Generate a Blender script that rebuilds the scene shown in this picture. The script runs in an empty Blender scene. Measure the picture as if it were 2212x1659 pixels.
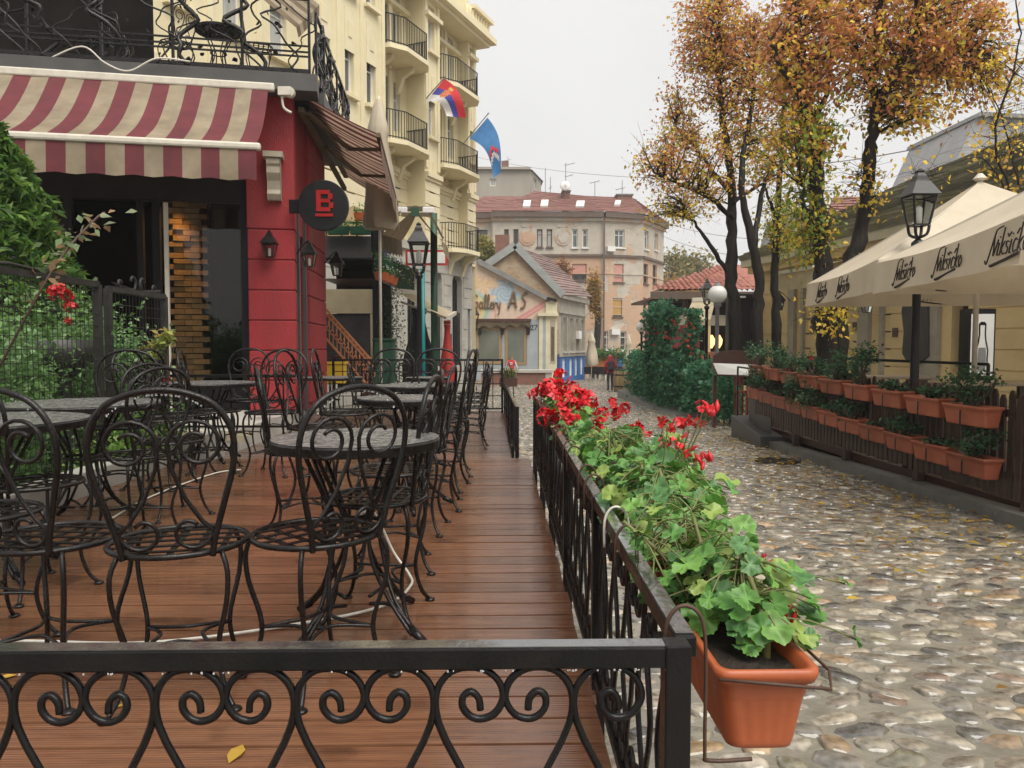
import bpy, bmesh, math, random
import numpy as np
from mathutils import Vector, Matrix
R = math.radians
rnd = random.Random(7)
nr = np.random.default_rng(7)
scene = bpy.context.scene
col = scene.collection
# ------------------------------------------------------------------ camera
W0, F0, U0, V0 = 2212.0, 1660.0, 1106.0, 829.5      # measuring grid of the photograph
PITCH, YAW, CAMZ = math.atan((829.5 - 745) / F0), math.atan((1106 - 1075) / F0), 1.05
cd = bpy.data.cameras.new('camera'); cam = bpy.data.objects.new('camera', cd); col.objects.link(cam)
cam.location = (0, 0, CAMZ)
cam.rotation_euler = (math.pi / 2 - PITCH, 0, -YAW)
cd.sensor_width = 36; cd.lens = 36 * F0 / W0; cd.clip_start = .05; cd.clip_end = 2000
scene.camera = cam
# ------------------------------------------------------------------ sky, sun, exposure
SUN_EL, SUN_AZ = 58, 150
wd = bpy.data.worlds.new('World'); scene.world = wd; wd.use_nodes = True
nt = wd.node_tree; nt.nodes.clear()
wo = nt.nodes.new('ShaderNodeOutputWorld'); bg = nt.nodes.new('ShaderNodeBackground')
sk = nt.nodes.new('ShaderNodeTexSky'); sk.sky_type = 'NISHITA'; sk.sun_disc = False
sk.sun_elevation = R(SUN_EL); sk.sun_rotation = R(SUN_AZ); sk.dust_density = 5; sk.air_density = 1.5
hs = nt.nodes.new('ShaderNodeMixRGB'); hs.blend_type = 'MULTIPLY'; hs.inputs[0].default_value = 1
hs.inputs[2].default_value = (.06, .06, .06, 1)
nt.links.new(sk.outputs[0], hs.inputs[1])
tc = nt.nodes.new('ShaderNodeTexCoord'); nz = nt.nodes.new('ShaderNodeTexNoise'); nz.inputs['Scale'].default_value = 1.6
nz.inputs['Detail'].default_value = 5
nt.links.new(tc.outputs['Generated'], nz.inputs['Vector'])
cr = nt.nodes.new('ShaderNodeValToRGB'); cr.color_ramp.elements[0].position = .3; cr.color_ramp.elements[1].position = .75
cr.color_ramp.elements[0].color = (.305, .300, .296, 1); cr.color_ramp.elements[1].color = (.36, .354, .347, 1)
nt.links.new(nz.outputs['Fac'], cr.inputs[0])
mx = nt.nodes.new('ShaderNodeMixRGB'); mx.inputs[0].default_value = .93       # cloud deck hides most of the blue
nt.links.new(hs.outputs[0], mx.inputs[1]); nt.links.new(cr.outputs[0], mx.inputs[2])
nt.links.new(mx.outputs[0], bg.inputs['Color']); bg.inputs['Strength'].default_value = 1.0
nt.links.new(bg.outputs[0], wo.inputs['Surface'])
sl = bpy.data.lights.new('sun', 'SUN'); sl.energy = 1.5; sl.angle = R(50); sl.color = (1, .955, .88)
so = bpy.data.objects.new('sun', sl); col.objects.link(so)
so.rotation_euler = (R(90 - SUN_EL), 0, R(180 - SUN_AZ)); so.location = (0, 0, 30)
vs = scene.view_settings; vs.view_transform = 'Standard'; vs.look = 'None'; vs.gamma = 1; vs.exposure = 1.42; vs.use_curve_mapping = False
scene.cycles.max_bounces = 6; scene.cycles.transparent_max_bounces = 12; scene.cycles.use_denoising = True
# ------------------------------------------------------------------ measuring helpers
CM = cam.rotation_euler.to_matrix()
def ray(u, v): return CM @ Vector(((u - U0) / F0, -(v - V0) / F0, -1))
def at(u, v, y):
    r = ray(u, v); k = y / r.y
    return Vector((r.x * k, y, CAMZ + r.z * k))
def gz(y):                                           # the street falls gently away from the viewer
    y = min(y, 80)
    return -.45 - .02 * y
class Frame:
    """an upright plane through point o running along d (2-D); n is its outward normal"""
    def __init__(s, o, d, flip=False):
        s.o = Vector(o[:2]); s.d = Vector(d[:2]).normalized(); s.n = Vector((s.d.y, -s.d.x))
        if flip: s.n = -s.n
    def P(s, a, z, out=0):
        q = s.o + s.d * a + s.n * out
        return Vector((q.x, q.y, z))
    def hit(s, u, v, out=0):
        r = ray(u, v); o = s.o + s.n * out
        k = o.dot(s.n) / (r.x * s.n.x + r.y * s.n.y)
        p = Vector((r.x * k, r.y * k))
        return (p - o).dot(s.d), CAMZ + r.z * k
# ------------------------------------------------------------------ mesh builder
OFF = {}
class MB:
    def __init__(s): s.v = []; s.f = []; s.m = []; s.c = None
    def quad(s, *p, m=0):
        i = len(s.v); s.v += [tuple(q) for q in p]; s.f.append(tuple(range(i, i + len(p)))); s.m.append(m); return s
    def hexa(s, p, m=0):
        i = len(s.v); s.v += [tuple(q) for q in p]
        for f in ((3, 2, 1, 0), (4, 5, 6, 7), (0, 1, 5, 4), (1, 2, 6, 5), (2, 3, 7, 6), (3, 0, 4, 7)):
            s.f.append(tuple(i + k for k in f)); s.m.append(m)
        return s
    def box(s, x0, x1, y0, y1, z0, z1, m=0):
        return s.hexa([(x0, y0, z0), (x1, y0, z0), (x1, y1, z0), (x0, y1, z0), (x0, y0, z1), (x1, y0, z1), (x1, y1, z1), (x0, y1, z1)], m)
    def fbox(s, F, a0, a1, z0, z1, o0, o1, m=0):
        if (a1 - a0) * (o1 - o0) * (1 if F.n.dot(Vector((F.d.y, -F.d.x))) > 0 else -1) > 0: o0, o1 = o1, o0
        P = F.P
        return s.hexa([P(a0, z0, o0), P(a1, z0, o0), P(a1, z0, o1), P(a0, z0, o1), P(a0, z1, o0), P(a1, z1, o0), P(a1, z1, o1), P(a0, z1, o1)], m)
    def fpoly(s, F, pts, o0, o1, m=0):
        i = len(s.v); n = len(pts)
        s.v += [tuple(F.P(a, z, o1)) for a, z in pts] + [tuple(F.P(a, z, o0)) for a, z in pts]
        s.f.append(tuple(range(i, i + n))); s.f.append(tuple(range(i + 2 * n - 1, i + n - 1, -1))); s.m += [m, m]
        for k in range(n):
            j = (k + 1) % n; s.f.append((i + k, i + n + k, i + n + j, i + j)); s.m.append(m)
        return s
    def bar(s, p, q, w, h=None, m=0, up=(0, 0, 1)):
        p = Vector(p); q = Vector(q); h = h or w; d = (q - p).normalized(); u = Vector(up)
        if abs(d.dot(u)) > .99: u = Vector((0, 1, 0))
        a = d.cross(u).normalized() * w / 2; b = a.cross(d).normalized() * h / 2
        return s.hexa([p - a - b, p + a - b, p + a + b, p - a + b, q - a - b, q + a - b, q + a + b, q - a + b], m)
    def tube(s, pts, r, seg=6, closed=False, m=0, caps=True):
        pts = [Vector(p) for p in pts]; n = len(pts); i0 = len(s.v)
        rr = r if isinstance(r, (list, tuple)) else [r] * n
        t0 = (pts[1] - pts[0]).normalized()
        u = t0.orthogonal().normalized(); pt = t0
        for k in range(n):
            if closed: t = (pts[(k + 1) % n] - pts[k - 1]).normalized()
            else: t = (pts[min(k + 1, n - 1)] - pts[max(k - 1, 0)]).normalized()
            q = pt.rotation_difference(t); u = (q @ u); u = (u - t * u.dot(t)).normalized(); pt = t
            w = t.cross(u)
            for j in range(seg):
                a = 2 * math.pi * j / seg
                s.v.append(tuple(pts[k] + (u * math.cos(a) + w * math.sin(a)) * rr[k]))
        for k in range(n if closed else n - 1):
            k2 = (k + 1) % n
            for j in range(seg):
                j2 = (j + 1) % seg
                s.f.append((i0 + k * seg + j, i0 + k * seg + j2, i0 + k2 * seg + j2, i0 + k2 * seg + j)); s.m.append(m)
        if caps and not closed:
            s.f.append(tuple(i0 + j for j in range(seg - 1, -1, -1))); s.f.append(tuple(i0 + (n - 1) * seg + j for j in range(seg))); s.m += [m, m]
        return s
    def lathe(s, prof, c=(0, 0, 0), seg=16, m=0, sx=1, sy=1, ph=0):
        i0 = len(s.v); n = len(prof)
        for r, z in prof:
            for j in range(seg):
                a = 2 * math.pi * j / seg + ph; s.v.append((c[0] + r * sx * math.cos(a), c[1] + r * sy * math.sin(a), c[2] + z))
        for k in range(n - 1):
            for j in range(seg):
                j2 = (j + 1) % seg
                s.f.append((i0 + k * seg + j, i0 + k * seg + j2, i0 + (k + 1) * seg + j2, i0 + (k + 1) * seg + j)); s.m.append(m)
        s.f.append(tuple(i0 + j for j in range(seg - 1, -1, -1))); s.f.append(tuple(i0 + (n - 1) * seg + j for j in range(seg))); s.m += [m, m]
        return s
    def grid(s, fn, nu, nv, matfn=None, th=0):
        i0 = len(s.v)
        for a in range(nu + 1):
            for b in range(nv + 1): s.v.append(tuple(fn(a / nu, b / nv)))
        for a in range(nu):
            for b in range(nv):
                i = i0 + a * (nv + 1) + b
                s.f.append((i, i + nv + 1, i + nv + 2, i + 1)); s.m.append(matfn(a, b) if matfn else 0)
        return s
    def build(s, name, mat, parent=None, smooth=False, kind=None, label=None, local=False, colors=None, bevel=0):
        me = bpy.data.meshes.new(name)
        off = Vector((0, 0, 0)) if parent is None or local else OFF[parent.name]
        vv = s.v if off.length == 0 else [(x - off.x, y - off.y, z - off.z) for x, y, z in s.v]
        me.from_pydata(vv, [], s.f)
        for mt in (mat if isinstance(mat, (list, tuple)) else [mat]): me.materials.append(mt)
        if isinstance(mat, (list, tuple)): me.polygons.foreach_set('material_index', s.m)
        if smooth: me.polygons.foreach_set('use_smooth', [True] * len(s.f))
        if colors is not None:
            at_ = me.attributes.new('col', 'FLOAT_COLOR', 'POINT'); at_.data.foreach_set('color', np.asarray(colors, 'f').ravel())
        o = bpy.data.objects.new(name, me); col.objects.link(o)
        if parent is not None: o.parent = parent
        OFF[o.name] = off
        if kind: o['kind'] = kind
        if label: o['label'] = label
        if bevel:
            b = o.modifiers.new('bevel', 'BEVEL'); b.width = bevel; b.segments = 2; b.limit_method = 'ANGLE'
        return o
def thing(name, label, cat, loc=(0, 0, 0), group=None, rz=0):
    o = bpy.data.objects.new(name, None); col.objects.link(o); o.location = loc; o.rotation_euler = (0, 0, rz)
    o.empty_display_size = .1
    OFF[o.name] = Vector(loc); return tag(o, label, cat, group)
def tag(o, label, cat, group=None):
    o['label'] = label; o['category'] = cat
    if group: o['group'] = group
    return o
def struct(o): o['kind'] = 'structure'; return o
def inst(src, parent, loc, rot=(0, 0, 0), sc=1, name=None):
    """a repeat of a small piece that shares the mesh; loc in the parent's space"""
    o = src.copy(); col.objects.link(o); o.parent = parent; o.location = loc; o.rotation_euler = rot
    o.scale = (sc, sc, sc) if not isinstance(sc, (tuple, list)) else sc
    return o
def piece(name, me, parent, wloc, rot=(0, 0, 0), sc=1):
    o = bpy.data.objects.new(name, me); col.objects.link(o); o.parent = parent
    o.location = Vector(wloc) - OFF[parent.name]; o.rotation_euler = rot
    o.scale = (sc, sc, sc) if not isinstance(sc, (tuple, list)) else sc
    return o
def copy_tree(o, loc, rz, label, group=None, sc=1):
    r = o.copy(); col.objects.link(r); r.location = loc; r.rotation_euler = (0, 0, rz); r.scale = (sc, sc, sc); r['label'] = label
    if group: r['group'] = group
    OFF[r.name] = Vector(loc)
    for c in o.children:
        k = c.copy(); col.objects.link(k); k.parent = r
        for g in c.children:
            q = g.copy(); col.objects.link(q); q.parent = k
    return r
def mesh_of(mb, mat, smooth=False):
    me = bpy.data.meshes.new('piece'); me.from_pydata(mb.v, [], mb.f)
    for mt in (mat if isinstance(mat, (list, tuple)) else [mat]): me.materials.append(mt)
    if isinstance(mat, (list, tuple)): me.polygons.foreach_set('material_index', mb.m)
    if smooth: me.polygons.foreach_set('use_smooth', [True] * len(mb.f))
    return me
def fast_mesh(name, V, Fc, mat, parent=None, colors=None, kind=None, smooth=False, local=False, label=None):
    """V (n,3), Fc (m,k) arrays -> one object, quickly"""
    V = np.asarray(V, 'f'); Fc = np.asarray(Fc, 'i'); m, k = Fc.shape
    if parent is not None and not local: V = V - np.array(OFF[parent.name], 'f')
    me = bpy.data.meshes.new(name)
    me.vertices.add(len(V)); me.vertices.foreach_set('co', V.ravel())
    me.loops.add(m * k); me.loops.foreach_set('vertex_index', Fc.ravel())
    me.polygons.add(m); me.polygons.foreach_set('loop_start', np.arange(0, m * k, k, dtype='i'))
    try: me.polygons.foreach_set('loop_total', np.full(m, k, 'i'))
    except Exception: pass
    if smooth: me.polygons.foreach_set('use_smooth', np.ones(m, bool))
    me.update(calc_edges=True)
    if colors is not None:
        a = me.attributes.new('col', 'FLOAT_COLOR', 'POINT'); a.data.foreach_set('color', np.asarray(colors, 'f').ravel())
    me.materials.append(mat)
    o = bpy.data.objects.new(name, me); col.objects.link(o)
    if parent is not None: o.parent = parent; OFF[o.name] = OFF[parent.name]
    else: OFF[o.name] = Vector((0, 0, 0))
    if kind: o['kind'] = kind
    if label: o['label'] = label
    return o
# ------------------------------------------------------------------ materials
def srgb(h):
    h = h.lstrip('#'); c = [int(h[i:i + 2], 16) / 255 for i in (0, 2, 4)]
    return tuple((x / 12.92 if x < .04045 else ((x + .055) / 1.055) ** 2.4) for x in c)
def c4(c): return (*c, 1) if len(c) == 3 else c
def mk(name, c1, c2=None, scale=6, rough=.6, metal=0, bump=0, bscale=None, rough2=None, spec=.5, stretch=(1, 1, 1), lo=.35, hi=.65, rand=0, coat=0, emit=None):
    m = bpy.data.materials.new(name); m.use_nodes = True; t = m.node_tree; b = t.nodes['Principled BSDF']
    b.inputs['Metallic'].default_value = metal; b.inputs['Specular IOR Level'].default_value = spec; b.inputs['Roughness'].default_value = rough
    if coat: b.inputs['Coat Weight'].default_value = coat; b.inputs['Coat Roughness'].default_value = .08
    if emit: b.inputs['Emission Color'].default_value = c4(emit[0]); b.inputs['Emission Strength'].default_value = emit[1]
    c2 = c2 or tuple(x * .8 for x in c1)
    tcn = t.nodes.new('ShaderNodeTexCoord'); mp = t.nodes.new('ShaderNodeMapping'); mp.inputs['Scale'].default_value = stretch
    t.links.new(tcn.outputs['Object'], mp.inputs['Vector'])
    n = t.nodes.new('ShaderNodeTexNoise'); n.inputs['Scale'].default_value = scale; n.inputs['Detail'].default_value = 7; n.inputs['Roughness'].default_value = .6
    t.links.new(mp.outputs[0], n.inputs['Vector'])
    r = t.nodes.new('ShaderNodeValToRGB'); r.color_ramp.elements[0].position = lo; r.color_ramp.elements[1].position = hi
    r.color_ramp.elements[0].color = c4(c1); r.color_ramp.elements[1].color = c4(c2)
    t.links.new(n.outputs['Fac'], r.inputs[0]); last = r.outputs[0]
    if rand:
        oi = t.nodes.new('ShaderNodeObjectInfo'); mr = t.nodes.new('ShaderNodeMapRange'); mr.inputs[3].default_value = 1 - rand; mr.inputs[4].default_value = 1 + rand
        t.links.new(oi.outputs['Random'], mr.inputs[0])
        hv = t.nodes.new('ShaderNodeHueSaturation'); t.links.new(mr.outputs[0], hv.inputs['Value']); t.links.new(last, hv.inputs['Color']); last = hv.outputs[0]
    t.links.new(last, b.inputs['Base Color'])
    if rough2 is not None:
        q = t.nodes.new('ShaderNodeMapRange'); q.inputs[1].default_value = .35; q.inputs[2].default_value = .65; q.inputs[3].default_value = rough; q.inputs[4].default_value = rough2
        n3 = t.nodes.new('ShaderNodeTexNoise'); n3.inputs['Scale'].default_value = scale * .7; n3.inputs['Detail'].default_value = 4
        t.links.new(mp.outputs[0], n3.inputs['Vector']); t.links.new(n3.outputs['Fac'], q.inputs[0]); t.links.new(q.outputs[0], b.inputs['Roughness'])
    if bump:
        n2 = t.nodes.new('ShaderNodeTexNoise'); n2.inputs['Scale'].default_value = bscale or scale * 4; n2.inputs['Detail'].default_value = 5
        t.links.new(mp.outputs[0], n2.inputs['Vector'])
        bp = t.nodes.new('ShaderNodeBump'); bp.inputs['Strength'].default_value = bump; bp.inputs['Distance'].default_value = .02
        t.links.new(n2.outputs['Fac'], bp.inputs['Height']); t.links.new(bp.outputs[0], b.inputs['Normal'])
    return m
def mk_attr(name, rough=.5, transl=0, bump=0, scale=40, spec=.5, var=.0):
    m = bpy.data.materials.new(name); m.use_nodes = True; t = m.node_tree; b = t.nodes['Principled BSDF']
    a = t.nodes.new('ShaderNodeAttribute'); a.attribute_name = 'col'; last = a.outputs['Color']
    b.inputs['Roughness'].default_value = rough; b.inputs['Specular IOR Level'].default_value = spec
    if var:
        tcn = t.nodes.new('ShaderNodeTexCoord'); n = t.nodes.new('ShaderNodeTexNoise'); n.inputs['Scale'].default_value = scale; n.inputs['Detail'].default_value = 6
        t.links.new(tcn.outputs['Object'], n.inputs['Vector'])
        q = t.nodes.new('ShaderNodeMapRange'); q.inputs[1].default_value = .3; q.inputs[2].default_value = .7; q.inputs[3].default_value = 1 - var; q.inputs[4].default_value = 1 + var
        t.links.new(n.outputs['Fac'], q.inputs[0])
        mm = t.nodes.new('ShaderNodeMixRGB'); mm.blend_type = 'MULTIPLY'; mm.inputs[0].default_value = 1
        t.links.new(last, mm.inputs[1]); t.links.new(q.outputs[0], mm.inputs[2]); last = mm.outputs[0]
    t.links.new(last, b.inputs['Base Color'])
    if bump:
        tcn = t.nodes.new('ShaderNodeTexCoord'); n = t.nodes.new('ShaderNodeTexNoise'); n.inputs['Scale'].default_value = scale; n.inputs['Detail'].default_value = 4
        t.links.new(tcn.outputs['Object'], n.inputs['Vector'])
        bp = t.nodes.new('ShaderNodeBump'); bp.inputs['Strength'].default_value = bump; bp.inputs['Distance'].default_value = .01
        t.links.new(n.outputs['Fac'], bp.inputs['Height']); t.links.new(bp.outputs[0], b.inputs['Normal'])
    if transl:
        tr = t.nodes.new('ShaderNodeBsdfTranslucent'); t.links.new(last, tr.inputs['Color'])
        mxs = t.nodes.new('ShaderNodeMixShader'); mxs.inputs[0].default_value = transl
        t.links.new(b.outputs[0], mxs.inputs[1]); t.links.new(tr.outputs[0], mxs.inputs[2])
        t.links.new(mxs.outputs[0], t.nodes['Material Output'].inputs['Surface'])
    return m
def mk_glass(name, tint=(.8, .85, .85), mixv=.35, rough=.02):
    m = bpy.data.materials.new(name); m.use_nodes = True; t = m.node_tree; t.nodes.clear()
    o = t.nodes.new('ShaderNodeOutputMaterial'); g = t.nodes.new('ShaderNodeBsdfGlossy'); g.inputs['Roughness'].default_value = rough
    p = t.nodes.new('ShaderNodeBsdfTransparent'); p.inputs[0].default_value = c4(tint)
    lw = t.nodes.new('ShaderNodeLayerWeight'); lw.inputs[0].default_value = mixv
    mxs = t.nodes.new('ShaderNodeMixShader'); t.links.new(lw.outputs['Fresnel'], mxs.inputs[0]); t.links.new(p.outputs[0], mxs.inputs[1]); t.links.new(g.outputs[0], mxs.inputs[2])
    t.links.new(mxs.outputs[0], o.inputs['Surface']); return m
def transl(m, f):
    t = m.node_tree; b = t.nodes['Principled BSDF']; src = b.inputs['Base Color'].links[0].from_socket; tr = t.nodes.new('ShaderNodeBsdfTranslucent'); t.links.new(src, tr.inputs['Color']); mxs = t.nodes.new('ShaderNodeMixShader'); mxs.inputs[0].default_value = f
    t.links.new(b.outputs[0], mxs.inputs[1]); t.links.new(tr.outputs[0], mxs.inputs[2]); t.links.new(mxs.outputs[0], t.nodes['Material Output'].inputs['Surface'])
M = {}
M['iron'] = mk('wet black iron', (.005, .0045, .0045), (.012, .009, .008), 30, .22, .0, .12, 160, .36, spec=.34)
M['iron_top'] = mk('wet hammered table top', (.09, .088, .085), (.24, .235, .225), 28, .08, 0, .6, 34, .30, spec=.8)  # mottled pale tone paints the reflected sky into the base colour
M['iron_far'] = mk('black paint', (.006, .006, .007), (.012, .012, .012), 12, .35, spec=.35)
M['rust'] = mk('rusty wire', (.08, .035, .02), (.05, .03, .02), 60, .6)
M['rail'] = mk('wet black steel tube', (.004, .004, .004), (.010, .009, .009), 9, .22, 0, .10, 120, .38, spec=.28)
M['wire'] = mk('white cable', (.62, .6, .54), (.5, .47, .4), 20, .45)
M['cream'] = mk('cream stucco', (.74, .66, .43), (.66, .58, .375), .8, .8, bump=.15, bscale=30)
M['cream_d'] = mk('cream stucco trim', (.76, .68, .46), (.68, .60, .40), 1.2, .8, bump=.1, bscale=30)
M['stone'] = mk('pale rusticated stone', (.44, .42, .37), (.34, .325, .29), 1.6, .75, bump=.25, bscale=25)
M['white'] = mk('white window paint', (.70, .69, .66), (.6, .59, .56), 4, .5)
M['pane'] = mk('window glass', (.06, .065, .07), (.13, .14, .14), 1.2, .06, spec=.8)
M['pane_d'] = mk('dark window glass', (.012, .012, .013), (.03, .03, .03), 1.2, .06, spec=.7)
M['curtain'] = mk('net curtain behind glass', (.30, .30, .28), (.42, .42, .39), 2, .25, stretch=(6, 6, .6), spec=.7)
M['red'] = mk('red stucco', (.33, .018, .022), (.20, .012, .016), 1.3, .65, bump=.35, bscale=50, stretch=(1, 1, .45))
M['black'] = mk('black panel', (.005, .005, .006), (.010, .010, .011), 4, .4, spec=.25)
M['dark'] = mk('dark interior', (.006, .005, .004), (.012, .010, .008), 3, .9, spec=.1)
M['grey'] = mk('grey metal fascia', (.065, .062, .06), (.05, .048, .046), 2.5, .5)
M['alu'] = mk('cream awning metal', (.60, .56, .47), (.50, .46, .38), 8, .4)
M['awn_r'] = mk('awning maroon cloth', (.19, .036, .044), (.12, .024, .03), 2.2, .75, bump=.1, bscale=7)
M['awn_c'] = mk('awning beige cloth', (.44, .36, .25), (.27, .22, .145), 2.2, .75, bump=.1, bscale=7)
M['brown_c'] = mk('brown canopy cloth', (.20, .145, .085), (.13, .095, .055), 3, .8, bump=.2, bscale=10)
M['beige_c'] = mk('beige canopy cloth', (.62, .53, .36), (.52, .44, .29), 3, .8, bump=.1, bscale=6)
M['para'] = mk('cream parasol cloth', (.70, .62, .48), (.62, .54, .41), 2.2, .75, bump=.35, bscale=3.2)
for k_, f_ in (('awn_r', .3), ('awn_c', .4), ('brown_c', .3), ('beige_c', .35), ('para', .3)): transl(M[k_], f_)
M['ink'] = mk('dark brown print', (.03, .022, .018), (.04, .03, .025), 5, .7)
M['terra'] = mk('terracotta plastic', (.42, .105, .035), (.34, .08, .028), 6, .42, bump=.06, bscale=40, rand=.1)
M['terra_old'] = mk('weathered terracotta box', (.31, .075, .035), (.38, .12, .06), 5, .5, bump=.1, bscale=40, rand=.18)
M['soil'] = mk('dark soil', (.014, .009, .006), (.03, .02, .013), 40, .9, bump=.9, bscale=60)
M['green_p'] = mk('green paint', (.012, .07, .035), (.009, .05, .026), 6, .5)
M['teal'] = mk('teal paint', (.0, .19, .20), (.0, .15, .16), 6, .45)
M['orange_p'] = mk('orange painted iron', (.56, .22, .09), (.45, .16, .07), 6, .5)
M['bark'] = mk('wet dark bark', (.009, .007, .006), (.024, .019, .015), 14, .6, spec=.25, bump=1.0, bscale=40, stretch=(1, 1, .25))
M['stem'] = mk('green stem', (.12, .17, .04), (.17, .15, .06), 14, .6)
M['twig'] = mk('brown twig', (.07, .05, .03), (.05, .04, .025), 14, .7)
M['leaf'] = mk_attr('leaf', .42, .5, spec=.35)
M['leaf_big'] = mk_attr('geranium leaf', .4, .25, spec=.45, var=.25, scale=55)
M['petal'] = mk('red petal', (.62, .006, .012), (.42, .004, .01), 40, .45)
M['mortar'] = mk('wet grey mortar', (.25, .228, .18), (.16, .146, .118), 4, .07, bump=.4, bscale=16, rough2=.35, spec=.75)
M['cobble'] = mk_attr('wet cobble', .10, 0, .28, 20, .8, .5)
M['film'] = mk('rain water film', (.03, .03, .03), (.05, .05, .05), 30, .03, 0, .25, 24, spec=1, coat=1)
M['concrete'] = mk('wet grey concrete', (.17, .165, .155), (.11, .108, .10), 3, .45, bump=.3, bscale=40)
M['kerbw'] = mk('pale concrete kerb', (.50, .48, .43), (.40, .385, .34), 3, .55, bump=.2, bscale=50)
M['slat'] = mk('dark brown fence slat', (.035, .018, .012), (.06, .034, .024), 5, .4, stretch=(6, 6, .6), bump=.4, bscale=30, rand=.25)
M['ochre'] = mk('pale yellow stucco', (.74, .57, .29), (.64, .49, .24), 1.5, .75, bump=.15, bscale=40)
M['beige_s'] = mk('beige stone trim', (.40, .36, .28), (.32, .29, .22), 3, .7, bump=.15, bscale=40)
M['greyw'] = mk('grey render', (.36, .36, .36), (.30, .30, .30), 1, .8)
M['wood_d'] = mk('dark brown wood', (.05, .018, .012), (.075, .03, .02), 4, .45, stretch=(1, 6, 6), bump=.2, bscale=30)
M['wood_t'] = mk('pale table wood', (.36, .29, .2), (.28, .22, .15), 3, .3, stretch=(1, 8, 8), spec=.6)
M['globe'] = mk('white glass globe', (.74, .74, .71), (.68, .68, .65), 4, .25)
M['warm'] = mk('warm lamp', (1, .55, .18), (1, .6, .2), 4, .5, emit=((1, .55, .16), 1.3))
M['steel'] = mk('grey aerial metal', (.22, .22, .22), (.16, .16, .16), 5, .5)
M['blue'] = mk('blue paint', (.025, .14, .40), (.02, .11, .32), 3, .65, bump=.2, bscale=30)
M['blue_d'] = mk('deep blue paint', (.015, .04, .20), (.012, .03, .16), 3, .6)
# ------------------------------------------------------------------ street with its cobbles
b = MB()
ys = [-20, 0, 20, 40, 60, 80, 240]
for y0, y1 in zip(ys, ys[1:]): b.quad((-150, y0, gz(y0)), (150, y0, gz(y0)), (150, y1, gz(y1)), (-150, y1, gz(y1)))
street = struct(b.build('street', M['mortar']))
PALC = np.array([(.22, .185, .135), (.27, .225, .165), (.085, .08, .073), (.125, .113, .095), (.36, .235, .10), (.30, .20, .105), (.20, .135, .095), (.36, .315, .235), (.20, .18, .115), (.17, .152, .125), (.29, .25, .19)])
PALW = np.array([.20, .17, .09, .13, .035, .055, .05, .07, .08, .10, .04]); PALW /= PALW.sum()
def stones(x0, x1, y0, y1, cx, cy, keep):
    out = []; row = 0; y = y0
    while y < y1:
        x = x0 + (row % 2) * cx * .5 + rnd.uniform(-.03, .03)
        while x < x1:
            w = cx * rnd.uniform(.72, 1.32)
            px = x + w / 2; py = y + rnd.uniform(-.25, .25) * cy
            if keep(px, py): out.append((px, py, w * .5 * rnd.uniform(.72, 1.0), cy * rnd.uniform(.36, .54), rnd.uniform(-.55, .55)))
            x += w
        y += cy; row += 1
    return out
def stone_geo(st, n, rings, h):
    """dome-shaped stones with an uneven outline; returns V, F(tri), C"""
    S = np.array(st); N = len(S); th = np.linspace(0, 2 * np.pi, n, endpoint=False)
    e = nr.uniform(2.0, 3.2, (N, 1))                     # superellipse: rounder or squarer stones
    cs, sn = np.cos(th)[None], np.sin(th)[None]
    rad = 1 / (np.abs(cs) ** e + np.abs(sn) ** e) ** (1 / e) * (1 + nr.uniform(-.17, .17, (N, n)))
    hx = S[:, 2:3] * rad * cs; hy = S[:, 3:4] * rad * sn; a = S[:, 4:5]
    lx = hx * np.cos(a) - hy * np.sin(a); ly = hx * np.sin(a) + hy * np.cos(a)
    hh = nr.uniform(.6, 1.35, (N, 1)) * h; tilt = nr.normal(0, .07, (N, 2, 1))
    V = []
    for sc, z in rings:
        X = S[:, 0:1] + lx * sc; Y = S[:, 1:2] + ly * sc
        Z = -.45 - .02 * Y + z * hh + (lx * tilt[:, 0] + ly * tilt[:, 1]) * sc * (z > 0)
        V.append(np.stack([X, Y, Z], 2))
    V = np.concatenate(V + [np.stack([S[:, 0:1], S[:, 1:2], -.45 - .02 * S[:, 1:2] + hh * 1.06], 2)], 1)
    k = n * len(rings) + 1; f = []
    for r in range(len(rings) - 1):
        for j in range(n):
            j2 = (j + 1) % n; A, B, C_, D = r * n + j, r * n + j2, (r + 1) * n + j2, (r + 1) * n + j
            f += [(A, B, C_), (A, C_, D)]
    for j in range(n): f.append(((len(rings) - 1) * n + j, (len(rings) - 1) * n + (j + 1) % n, k - 1))
    f = np.array(f); idx = nr.choice(len(PALC), N, p=PALW)
    C = (PALC[idx] * .8 + PALC[idx].mean(1, keepdims=True) * .2 * np.array((1.04, 1, .92))) * .94 * nr.uniform(.75, 1.3, (N, 1)); C = np.concatenate([C, np.ones((N, 1))], 1)
    C = np.repeat(C[:, None], k, 1); dirt = np.array((.20, .18, .14, 1)) * nr.uniform(.7, 1.2, (N, 1, 1))
    C[:, :n] = dirt; C[:, n:2 * n] = C[:, n:2 * n] * .55 + dirt * .45; C[..., 3] = 1
    return V, f, C
near = stones(.33, 5.2, 1.3, 15, .20, .122, lambda x, y: x > .30 and x < 4.85 + max(0, (9 - y)) * .1)
def inview(s):
    q = CM.inverted() @ Vector((s[0], s[1], gz(s[1]) - CAMZ)); return -q.z > 0 and abs(q.x / -q.z) < .68 and q.y / -q.z > -.51
vis = sorted([s for s in near if inview(s) and s[0] > .45 + .12 * max(0, 2.2 - s[1])], key=lambda s: s[0] ** 2 + s[1] ** 2)[:300]
vs_ = set(vis); rest = [s for s in near if s not in vs_]
RG = [(1.10, -.5), (1.0, .30), (.84, .80), (.45, 1.0)]
V, f, C = stone_geo(vis, 12, RG, .012)
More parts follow.
